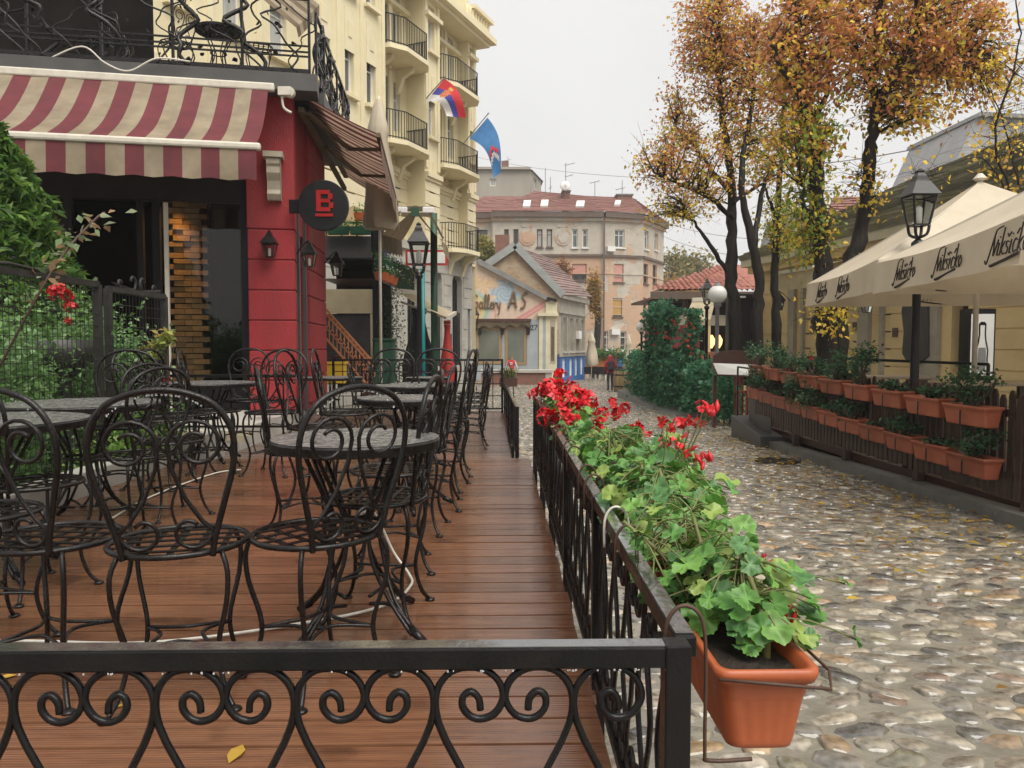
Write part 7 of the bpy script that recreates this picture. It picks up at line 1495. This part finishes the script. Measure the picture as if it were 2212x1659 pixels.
def fence_box(label, yc_, z, row, big):
    c = (4.60, yc_, z); t = thing('planter_box', label, 'planter', c, 'terracotta planter boxes on the slat fence'); piece('trough', PB, t, c, (0, 0, math.pi / 2 + rnd.uniform(-.03, .03)), (.94 if row else 1, 1, 1)); piece('soil', PS, t, c, (0, 0, math.pi / 2), (.9, .95, 1)); MB().box(4.50, 4.71, yc_ - .012, yc_ + .012, z - .006, z - .001).box(4.484, 4.488, yc_ - .012, yc_ + .012, z, z + .15).build('strap', M['iron_far'], t)
RL = [(.03, .085, .04), (.045, .12, .055), (.07, .16, .075), (.10, .19, .10)]
big_u = [0.34, .12, .10, .42, .40, .30, .34, .40, .44]; big_l = [.30, .06, .20, .04, .28, .10, .40, .42, .10, .34, .36]
for k in range(9):
    yk = 7.35 + k * .755; z = .27 + k * .028; fence_box(f'terracotta planter, {ORD[k]} from the near end of the upper row', yk, z, 0, 0); s = big_u[k]
    bush('potted_rose', f'rose in the {ORD[k]} upper planter from the near end', 'rose', (4.60, yk + rnd.uniform(-.1, .1), z + .2 + s * .5), (.12 + s * .16, .15 + s * .35, s * .55), int(60 + s * 950), .058, RL, (4.60, yk, z + .15), 'roses in the terrace planters', 8, 1 if k in (2, 5, 6) else 0, .8)
for k in range(11):
    yk = 7.30 + k * .625; z = -.21 + k * .030; fence_box(f'terracotta planter, {ORD[k]} from the near end of the lower row', yk, z, 1, 0); s = big_l[k]
    bush('potted_rose', f'rose in the {ORD[k]} lower planter from the near end', 'rose', (4.58, yk + rnd.uniform(-.1, .1), z + .2 + s * .45), (.12 + s * .16, .13 + s * .35, s * .5), int(50 + s * 900), .058, RL + ([(.3, .36, .2)] if k == 6 else []), (4.60, yk, z + .15), 'roses in the terrace planters', 8)
t = thing('terrace_railing', 'thin black railing at the back of the terrace', 'railing', (8.3, 12, -.42)); MB().bar(at(1745, 772, 16.5), at(2135, 787, 12.5), .05, .05).build('top_rail', M['iron_far'], t)
for f in (0, .33, .66, 1): p = at(1745, 772, 16.5).lerp(at(2135, 787, 12.5), f); MB().bar((p.x, p.y, -.45), p, .04, .04, up=(0, 1, 0)).build('post', M['iron_far'], t)
for u, v, y, L, wd_, l in ((2130, 824, 9.6, 1.5, .8, 'long pale wooden table under the near parasol'), (1900, 812, 12.6, 1.5, .8, 'long pale wooden table behind the middle of the fence'), (2190, 868, 7.9, .9, .7, 'pale wooden table at the right edge behind the fence')):
    p = at(u, v, y); t = thing('wooden_table', l, 'table', (p.x, y, -.42), 'pale wooden terrace tables'); MB().box(p.x - L / 2, p.x + L / 2, y - wd_ / 2, y + wd_ / 2, p.z - .04, p.z).build('tabletop', M['wood_t'], t, bevel=.008)
    for sx in (-1, 1):
        for sy in (-1, 1): MB().bar((p.x + sx * (L / 2 - .1), y + sy * (wd_ / 2 - .1), -.42), (p.x + sx * (L / 2 - .1), y + sy * (wd_ / 2 - .1), p.z - .045), .06, .06, up=(0, 1, 0)).build('leg', M['wood_d'], t)
t = thing('menu_stand', 'sloping white menu board in brown frame with arched brown back', 'menu board', tuple(at(1590, 830, 16))); a, c, d, e = at(1536, 784, 16.3), at(1640, 788, 15.2), at(1646, 815, 14.9), at(1548, 811, 16.0); a.x += 0; n_ = (c - a).cross(e - a).normalized(); MB().hexa([q - n_ * .03 for q in (a, c, d, e)] + [q + n_ * .03 for q in (a, c, d, e)]).build('frame', M['wood_d'], t)
m_ = (a + c + d + e) / 4; n_ = n_ if n_.z > 0 else -n_; MB().quad(*[m_.lerp(q, .88) + n_ * .034 for q in (a, c, d, e)]).build('board', M['globe'], t)
Fm = Frame((0, 16.5), (1, 0)); MB().fpoly(Fm, [Fm.hit(*p) for p in ((1540, 786), (1541, 768), (1556, 759), (1590, 756), (1628, 757), (1652, 766), (1652, 786))], -.05, 0).build('arched_back', M['wood_d'], t)
for q in (e, d): MB().bar((q.x, q.y + .15, -.7), (q.x, q.y + .15, q.z), .07, .07, up=(0, 1, 0)).build('leg', M['wood_d'], t)
M['redch'] = mk('dull red chair paint', (.17, .028, .016), None, 5, .6)
for k in range(3):
    u = 1606 + k * 16; p = at(u, 850, 16.8); t = thing('red_chair', f'{ORD[k]} red-framed chair from the left under the menu board', 'chair', (p.x, 16.8, gz(16.8)), 'red chairs beyond the fence'); MB().box(p.x - .16, p.x + .16, 16.65, 16.95, .0, .04).build('seat', M['redch'], t); MB().box(p.x - .16, p.x + .16, 16.94, 16.98, .15, .42).build('backrest', M['redch'], t)
    for sx in (-1, 1):
        for sy in (-1, 1): MB().bar((p.x + sx * .14, 16.8 + sy * .13, gz(16.8)), (p.x + sx * .14, 16.8 + sy * .13, .0 if sy < 0 else .42), .03, .03, up=(0, 1, 0)).build('leg', M['redch'], t)
lamp_post('tall black lantern street lamp between the two cream parasols', 1984, 364, 487, 9.06, .88, z0=-.42, rr=.05)
# ------------------------------------------------------------------ big cream parasols
SCRIPT = [[(-.12, -.08), (-.04, -.22), (.06, -.12), (.26, .82), (.36, 1.0), (.72, 1.06)], [(.26, .8), (.40, .02)], [(.40, .02), (.56, .6)], [(.66, .48), (.66, .06), (.74, .02)], [(.66, .66), (.67, .70)], [(.86, 1.0), (.84, 0)], [(1.04, .48), (.87, .22), (1.06, 0)], [(1.32, .42), (1.18, .46), (1.16, .32), (1.30, .18), (1.26, .02), (1.12, .04)], [(1.14, .74), (1.23, .62), (1.34, .76)], [(1.46, .48), (1.46, .04), (1.54, .02)], [(1.46, .66), (1.47, .70)], [(1.84, .40), (1.72, .48), (1.63, .25), (1.72, 0), (1.85, .06)], [(1.74, .64), (1.86, .82)], [(1.98, 1.0), (1.96, 0)], [(2.18, .48), (1.99, .22), (2.2, 0)], [(2.36, .48), (2.26, .25), (2.36, 0), (2.5, .22), (2.36, .48)], [(.35, -.34), (1.2, -.22), (2.1, -.06)]]
def parasol(label, c, vec, za, ze, drop, logos, z0=-.42):
    t = thing('cream_parasol', label, 'parasol', (c[0], c[1], z0), 'large cream parasols'); vx, vy = vec; cor = [Vector((c[0] + p, c[1] + q, ze)) for p, q in ((vx, vy), (-vy, vx), (-vx, -vy), (vy, -vx))]; ap_ = Vector((c[0], c[1], za)); N_ = 14
    for i in range(4):
        a, b_ = cor[i], cor[(i + 1) % 4]
        def f(u, v): p = a.lerp(b_, u).lerp(ap_, v); p.z += -.20 * math.sin(math.pi * v) * (.35 + .65 * math.sin(math.pi * u)) * .6 - .05 * math.sin(math.pi * u) * (1 - v); return p
        MB().grid(f, N_, 10).build('canopy_panel', M['para'], t, True); out = ((a + b_) / 2 - ap_); out.z = 0; out.normalize()
        def g(u, v): p = a.lerp(b_, u); p.z += -.05 * math.sin(math.pi * u) - drop * v * (1 - .12 * math.sin(math.pi * u)); return p + out * (.03 * v + .018 * math.sin(u * 22 + i) * v)
        MB().grid(g, 30, 4).build('valance', M['para'], t, True)
        for (pi_, u0, s) in logos:
            if pi_ != i: continue
            ex = Vector((0, 0, 1)).cross(out).normalized(); base = g(u0, .72)
            ey = Vector((0, 0, 1)) + ex * .38 - out * .02
            bb = MB()
            for p in SCRIPT: bb.tube([base + ex * (x * s * 1.2) + ey * (y_ * s) + out * .022 for x, y_ in smooth2(p)], (.013 if p is SCRIPT[-1] else .0062) * s / .2, 5)
            bb.build('lettering', M['ink'], t)
    MB().tube([(c[0], c[1], z0), (c[0], c[1], za)], .035, 10).build('pole', M['alu'], t, True); b = MB()
    for i in range(4):
        MB().bar(ap_ - Vector((0, 0, .06)), cor[i] - Vector((0, 0, .03)), .03, .03).build('rib', M['alu'], t)
    MB().lathe([(.35, 0), (.35, .08), (.08, .12)], (c[0], c[1], z0), 4).build('base', M['concrete'], t); MB().lathe([(.05, 0), (.09, .03), (.03, .1)], tuple(ap_), 10).build('finial', M['alu'], t)
parasol('near cream parasol reaching past the right edge, with dark script print', (5.78, 6.94), (-1.39, 1.96), 2.98, 2.0, .36, [(0, .21, .20), (0, .53, .20), (0, .86, .20), (3, .74, .18), (3, .34, .18)])
parasol('far cream parasol behind the street lamp, with dark script print', (6.63, 10.57), (-1.5, 2.13), 3.3, 2.06, .38, [(0, .21, .21), (0, .53, .21), (3, .78, .19), (3, .4, .19)])
# ------------------------------------------------------------------ autumn trees
RUST, YEL, OLV, GRN = (.60, .26, .10), (.82, .57, .08), (.54, .47, .07), (.24, .34, .06)
def tree(label, limbs, crowns, base, leaf=.11, group='autumn trees on the terrace', thin=1):
    t = thing('autumn_tree', label, 'tree', base, group); tb_ = MB(); nodes = []
    for li, (pts, r0, r1) in enumerate(limbs):
        P = smooth(pts, 6); n = len(P); rr = [r0 + (r1 - r0) * i / (n - 1) for i in range(n)]
        for i in range(1, n - 1): P[i] = P[i] + Vector((rnd.gauss(0, .02), rnd.gauss(0, .02), 0)); rr[i] *= rnd.uniform(.9, 1.14)
        (MB().tube(P, rr, 9)).build('trunk' if li == 0 or r0 > .12 else 'limb', M['bark'], t, True); nodes += [(p, r) for p, r in zip(P[n // 4:], rr[n // 4:])]
    tw = MB(); pts = []; cl = []
    NP = np.array([tuple(p) for p, _ in nodes])
    for c, r, ntw, nl, pal, w in crowns:
        c = Vector(c)
        for _ in range(ntw):
            while True:
                d = Vector((rnd.uniform(-1, 1), rnd.uniform(-1, 1), rnd.uniform(-1, 1)))
                if d.length < 1: break
            q = c + Vector((d.x * r[0], d.y * r[1], d.z * r[2])); dd = ((NP - np.array(q)) ** 2 * np.array((1, 1, .6))).sum(1) + (NP[:, 2] > q.z) * 1.2; j = int(dd.argmin()); s = nodes[j][0]
            L = (q - s).length; m = s.lerp(q, .5) + Vector((rnd.gauss(0, .1), rnd.gauss(0, .1), .12 * L)); path = smooth([s, m, q], 4); r_ = min(.04, .010 + .010 * L) * thin
            tw.tube(path, [r_ * (1 - .85 * k / 8) for k in range(9)], 5)
            br = [q]
            for _k in range(3): e = path[rnd.randint(3, 8)] + Vector((rnd.gauss(0, .3), rnd.gauss(0, .3), rnd.gauss(-.02, .22))); tw.tube([path[4], path[4].lerp(e, .5) + Vector((0, 0, .05)), e], [.006 * thin, .004 * thin, .0025 * thin], 4); br.append(e)
            n2 = int(nl * .62)
            for _k in range(n2):
                b_ = rnd.choice(br); f = rnd.uniform(0, 1); p = (path[rnd.randint(4, 8)].lerp(b_, f)) + Vector((rnd.gauss(0, .13), rnd.gauss(0, .13), rnd.gauss(-.05, .12))); pts.append(tuple(p))
            k = rnd.choices(range(len(pal)), w)[0]; mixs = nr.choice(len(pal), n2, p=np.array(w) * .4 / sum(w) + np.eye(len(pal))[k] * .6); cl.append(np.array(pal)[mixs])
    tw.build('branches', M['bark'], t, True, 'stuff'); CL = np.concatenate(cl); leaf_cloud(pts, leaf, [(1, 1, 1)], 'crown', t, asp=.62, up=.1, w=lambda P_: CL, drop=1.2); return t
A = at
YA_, YB_ = 21.0, 14.6
gA = lambda u, y: Vector((A(u, 700, y).x, y, gz(y)))
mixA = [RUST, YEL, OLV]; low = [YEL, OLV, RUST]
tree('left autumn tree beside the globe lamp, bare low branches and rusty crown', [([gA(1590, YA_), A(1588, 700, YA_), A(1580, 600, YA_), A(1582, 480, YA_ + .1), A(1578, 370, YA_), A(1560, 240, YA_ + .2), A(1552, 120, YA_), A(1560, -40, YA_)], .21, .03), ([A(1583, 600, YA_), A(1540, 540, YA_ - .2), A(1500, 480, YA_ - .5), A(1470, 430, YA_ - .8)], .075, .02), ([A(1582, 470, YA_), A(1520, 420, YA_ - .6), A(1450, 390, YA_ - .9), A(1410, 370, YA_ - 1)], .08, .015), ([A(1580, 420, YA_), A(1510, 330, YA_ + .6), A(1460, 270, YA_ + .8)], .07, .015), ([A(1580, 440, YA_), A(1640, 400, YA_ + .5), A(1690, 380, YA_ + .7)], .06, .015)],
     [(A(1480, 360, YA_ - .3), (1.45, 1.3, 1.25), 120, 34, mixA, (.5, .35, .15)), (A(1540, 200, YA_), (1.35, 1.4, 1.6), 110, 42, mixA, (.6, .3, .1)), (A(1530, 60, YA_), (1.1, 1.4, 1.1), 100, 46, mixA, (.75, .2, .05)), (A(1440, 455, YA_ - .6), (.8, .7, .35), 40, 16, low, (.7, .25, .05))], tuple(gA(1590, YA_)))
tree('second autumn tree, slim trunk between the left tree and the dark leaning one', [([gA(1640, YA_ - .6), A(1636, 700, YA_ - .6), A(1640, 590, YA_ - .6), A(1612, 470, YA_ - .6), A(1602, 360, YA_ - .6), A(1625, 220, YA_), A(1630, 60, YA_)], .17, .03), ([A(1630, 530, YA_ - .6), A(1645, 420, YA_), A(1680, 330, YA_ + .4), A(1695, 200, YA_ + .5)], .09, .02)],
     [(A(1620, 140, YA_), (1.1, 1.3, 1.6), 100, 42, mixA, (.62, .26, .12)), (A(1640, 330, YA_), (.9, 1.0, .9), 70, 30, low, (.45, .3, .25))], tuple(gA(1640, YA_ - .6)))
tree('third autumn tree, thin trunk right of the slim one', [([gA(1690, YA_ - .2), A(1676, 700, YA_ - .2), A(1674, 560, YA_ - .2), A(1682, 430, YA_ - .2), A(1690, 300, YA_), A(1700, 100, YA_)], .15, .03), ([A(1678, 480, YA_ - .2), A(1650, 400, YA_ - .4)], .06, .02)],
     [(A(1690, 150, YA_), (.9, 1.2, 1.4), 60, 38, mixA, (.62, .26, .12)), (A(1700, 470, YA_ - .4), (.55, .5, .9), 55, 30, [OLV, GRN, YEL], (.4, .3, .3))], tuple(gA(1690, YA_ - .2)))
tree('dark leaning autumn tree with a green and yellow skirt of leaves', [([gA(1795, YB_), A(1785, 770, YB_), A(1778, 620, YB_), A(1772, 480, YB_), A(1758, 330, YB_), A(1742, 240, YB_ + .1), A(1730, 120, YB_), A(1715, -40, YB_)], .22, .05), ([A(1780, 520, YB_), A(1746, 460, YB_ - .2), A(1730, 400, YB_ - .3)], .085, .02), ([A(1750, 290, YB_), A(1790, 180, YB_ + .5), A(1800, 60, YB_ + .7)], .07, .02), ([A(1748, 250, YB_), A(1690, 150, YB_ - .4), A(1660, 80, YB_ - .5)], .07, .015)],
     [(A(1740, 100, YB_), (.95, 1.2, 1.15), 130, 46, mixA, (.68, .22, .1)), (A(1735, 300, YB_ - .2), (.66, .6, .75), 80, 36, [YEL, OLV, GRN, RUST], (.3, .3, .3, .1)), (A(1745, 470, YB_), (.36, .4, .75), 52, 28, [YEL, OLV, GRN], (.3, .3, .4)), (A(1800, 690, YB_ - .6), (.35, .3, .42), 22, 16, [YEL, OLV], (.6, .4))], tuple(gA(1795, YB_)))
tree('tall right autumn tree forking high above the yellow tavern', [([gA(1800, YB_ + .3) + Vector((.15, 0, 0)), A(1812, 700, YB_ + .3), A(1835, 590, YB_ + .3), A(1862, 480, YB_ + .3), A(1878, 350, YB_ + .2), A(1888, 260, YB_), A(1890, 130, YB_), A(1910, -40, YB_)], .20, .05), ([A(1890, 260, YB_), A(1925, 170, YB_ - .3), A(1975, 80, YB_ - .4), A(2010, -20, YB_)], .10, .03), ([A(1900, 200, YB_), A(2000, 140, YB_ + .3), A(2090, 90, YB_ + .4)], .07, .02), ([A(1885, 200, YB_), A(1850, 90, YB_ + .4), A(1840, -20, YB_ + .6)], .07, .02)],
     [(A(1900, 60, YB_), (1.15, 1.3, 1.25), 150, 48, mixA, (.66, .26, .08)), (A(2040, 70, YB_), (1.1, 1.1, 1.05), 130, 46, mixA, (.66, .28, .06)), (A(1965, 230, YB_ - .2), (.85, .7, .42), 60, 30, [YEL, RUST, OLV], (.5, .25, .25)), (A(1880, 390, YB_), (.45, .4, .5), 26, 12, low, (.6, .3, .1)), (A(2140, 180, YB_), (.6, .7, .6), 50, 30, mixA, (.5, .45, .05))], tuple(gA(1800, YB_ + .3) + Vector((.15, 0, 0))))
yb_ = 11.5
tree('young sapling with sparse yellow leaves at the right edge', [([A(2235, 860, yb_), A(2225, 600, yb_), A(2185, 420, yb_), A(2150, 300, yb_), A(2200, 100, yb_), A(2190, -20, yb_)], .03, .008), ([A(2190, 440, yb_), A(2120, 340, yb_ - .3), A(2010, 380, yb_ - .5)], .014, .004), ([A(2200, 400, yb_), A(2160, 250, yb_), A(2130, 160, yb_)], .014, .004)], [(A(2150, 330, yb_), (.6, .5, .65), 34, 10, [YEL, (.5, .28, .04)], (.8, .2)), (A(2190, 170, yb_), (.35, .4, .8), 26, 9, [YEL, OLV], (.8, .2)), (A(2000, 390, yb_ - .5), (.45, .2, .25), 8, 7, [YEL], (1,))], tuple(A(2235, 860, yb_)), .085, 'young trees', .45)
# leaves lying on the parasols
pts = [tuple(A(u, v, y) + Vector((0, 0, .012))) for u, v, y in ((1782, 600, 11.2), (1800, 612, 11.2))]
# overhead wires
for (p, q, sag, l) in ((at(1025, 338, 95), at(1790, 392, 40), .8, 'thin overhead wire crossing the sky from the grey building'), (at(1432, 478, 80), at(1700, 520, 40), .4, 'thin overhead wire sagging right of the apartment house'), (at(1432, 510, 80), at(1700, 565, 40), .4, 'lower overhead wire right of the apartment house'), (at(1560, 347, 60), at(1990, 320, 24), .5, 'thin overhead wire behind the autumn trees')):
    tag(MB().tube([p.lerp(q, k / 12) - Vector((0, 0, sag * 4 * k / 12 * (1 - k / 12))) for k in range(13)], .022, 4).build('overhead_wire', M['steel'], None), l, 'wire', 'overhead wires')
# ------------------------------------------------------------------ barrel
p = at(1346, 846, 36.5); g = gz(36.5); br = thing('wooden_barrel', 'upright wooden barrel with dark iron hoops at the foot of the ivy screen', 'barrel', (p.x, 36.5, g)); M['oak'] = mk('old oak stave', (.34, .24, .12), (.22, .15, .075), 5, .6, stretch=(4, 4, .5), rand=.3)
Hb = 1.08
for k in range(18):
    a0, a1 = 2 * math.pi * (k + .04) / 18, 2 * math.pi * (k + .96) / 18; b = MB(); n = 7
    for i in range(n): t_ = i / (n - 1); r_ = .42 + .07 * math.sin(math.pi * t_); z = g + t_ * Hb; b.v += [(p.x + r_ * math.cos(a0), 36.5 + r_ * math.sin(a0), z), (p.x + r_ * math.cos(a1), 36.5 + r_ * math.sin(a1), z)]
    for i in range(n - 1): b.f.append((2 * i, 2 * i + 1, 2 * i + 3, 2 * i + 2)); b.m.append(0)
    b.build('stave', M['oak'], br)
for f in (.03, .25, .75, .97): r_ = .428 + .07 * math.sin(math.pi * f); MB().lathe([(r_, f * Hb - .03), (r_ + .004, f * Hb), (r_, f * Hb + .03)], (p.x, 36.5, g), 24).build('hoop', M['iron_far'], br)
MB().lathe([(.4, Hb - .06), (.41, Hb - .04), (.0, Hb - .04)], (p.x, 36.5, g), 18).build('lid', M['oak'], br)
# ------------------------------------------------------------------ the two walkers
def person(label, loc, face, h, joints, colors, extra=None, phase=1):
    """one continuous skinned body; joints: name -> (x, y, z, rx, ry); colours by height and limb"""
    t = thing('person', label, 'person', loc); E = [('pel', 'chest'), ('chest', 'neck'), ('neck', 'head'), ('head', 'top'), ('chest', 'shL'), ('shL', 'elL'), ('elL', 'haL'), ('chest', 'shR'), ('shR', 'elR'), ('elR', 'haR'), ('pel', 'hipL'), ('hipL', 'knL'), ('knL', 'anL'), ('anL', 'toL'), ('pel', 'hipR'), ('hipR', 'knR'), ('knR', 'anR'), ('anR', 'toR')]
    names = list(joints); me = bpy.data.meshes.new('body'); me.from_pydata([joints[n][:3] for n in names], [(names.index(a), names.index(b)) for a, b in E], [])
    o = bpy.data.objects.new('body', me); col.objects.link(o); sk_ = o.modifiers.new('skin', 'SKIN'); 
    for i, n in enumerate(names): v = me.skin_vertices[0].data[i]; v.radius = joints[n][3:5]; v.use_root = n == 'pel'
    s2 = o.modifiers.new('sub', 'SUBSURF'); s2.levels = 2; s2.render_levels = 2
    bm2 = bpy.data.meshes.new_from_object(o.evaluated_get(bpy.context.evaluated_depsgraph_get())); bpy.data.objects.remove(o)
    C = []
    for v in bm2.vertices: C.append((*colors(v.co), 1))
    a = bm2.attributes.new('col', 'FLOAT_COLOR', 'POINT'); a.data.foreach_set('color', np.array(C, 'f').ravel()); bm2.materials.clear(); bm2.materials.append(M['cloth']); bm2.polygons.foreach_set('use_smooth', [True] * len(bm2.polygons))
    t.rotation_euler = (0, 0, face); ob = bpy.data.objects.new('body', bm2); col.objects.link(ob); ob.parent = t; return t
M['cloth'] = mk_attr('clothing', .7, 0, .2, 30, .3, .15)
def J(arm, stride):
    d = {'pel': (0, 0, .93, .15, .11), 'chest': (0, .01, 1.32, .185, .125), 'neck': (0, .0, 1.50, .065, .065), 'head': (0, .02, 1.62, .095, .105), 'top': (0, .02, 1.72, .075, .08)}
    for s, n in ((-1, 'L'), (1, 'R')):
        f = stride * s; d['sh' + n] = (s * .185, 0, 1.42, .075, .075); d['el' + n] = (s * (.25 + arm[0]), arm[1] - f * .10, 1.14, .058, .058); d['ha' + n] = (s * (.25 + arm[2]), arm[3] - f * .16, .90 + arm[4], .042, .042)
        d['hip' + n] = (s * .10, 0, .88, .105, .105); d['kn' + n] = (s * .105, f * .12 + .03, .49, .07, .072); d['an' + n] = (s * .105, f * .24 - .03, .085, .045, .05); d['to' + n] = (s * .115, f * .24 + .12, .04, .042, .036)
    return d
y1_ = 38.2; p = at(1318, 843, y1_)
def c1(c): return (.03, .03, .035) if c.z < .12 else (.045, .047, .055) if c.z < .86 and abs(c.x) < .22 else (.33, .018, .03)
t = person('person in hooded red jacket with dark backpack, seen from behind on the street', (p.x, y1_, gz(y1_)), 0, 1.75, J((.02, -.02, -.03, .10, .02), .35), c1)
hd_ = MB().lathe([(.02, 1.76), (.10, 1.73), (.135, 1.64), (.13, 1.54), (.16, 1.47), (.12, 1.43)], (0, 0, 0), 14); hd_.build('hood', mk('red hood', (.36, .02, .03), None, 8, .7), t, True, local=True)
MB().hexa([(-.15, -.30, 1.02), (.15, -.30, 1.02), (.15, -.10, 1.0), (-.15, -.10, 1.0), (-.12, -.26, 1.46), (.12, -.26, 1.46), (.13, -.08, 1.48), (-.13, -.08, 1.48)]).build('backpack', mk('dark backpack', (.03, .03, .04), None, 8, .7), t, local=True, bevel=.04)
y2_ = 43; p = at(1105, 838, y2_)
def c2(c):
    if c.z > 1.53: return (.30, .17, .12) if c.z < 1.66 else (.08, .06, .05)
    if abs(c.x) > .205 and c.z > .95 or (abs(c.x) > .24): return (.42, .42, .44) if c.z > .93 else (.30, .17, .12)
    if c.z > .90: return (.50, .03, .045)
    return (.12, .14, .18) if c.z > .1 else (.05, .05, .05)
t = person('person in red sleeveless vest over pale grey sleeves, walking away left of the gallery', (p.x, y2_, gz(y2_)), R(-8), 1.75, J((.05, .0, .06, .02, 0), .5), c2)
for zz, l, h_ in ((1.36, .16, .035), (1.27, .13, .018)): MB().box(-l / 2, l / 2, -.142, -.136, zz - h_, zz + h_).build('vest_print', M['white'], t, local=True)
# ------------------------------------------------------------------ misty air over the far end of the street
hz = bpy.data.materials.new('misty air'); hz.use_nodes = True; ht = hz.node_tree; ht.nodes.clear(); ho_ = ht.nodes.new('ShaderNodeOutputMaterial'); pvn = ht.nodes.new('ShaderNodeVolumePrincipled'); pvn.inputs['Color'].default_value = (.97, .965, .955, 1); pvn.inputs['Density'].default_value = .0011; pvn.inputs['Anisotropy'].default_value = .2
ht.links.new(pvn.outputs[0], ho_.inputs['Volume']); hzo = MB().box(-152, 152, -22, 242, -3.2, 18.6).build('haze', hz); hzo['kind'] = 'stuff'; hzo['label'] = 'thin mist over the street'
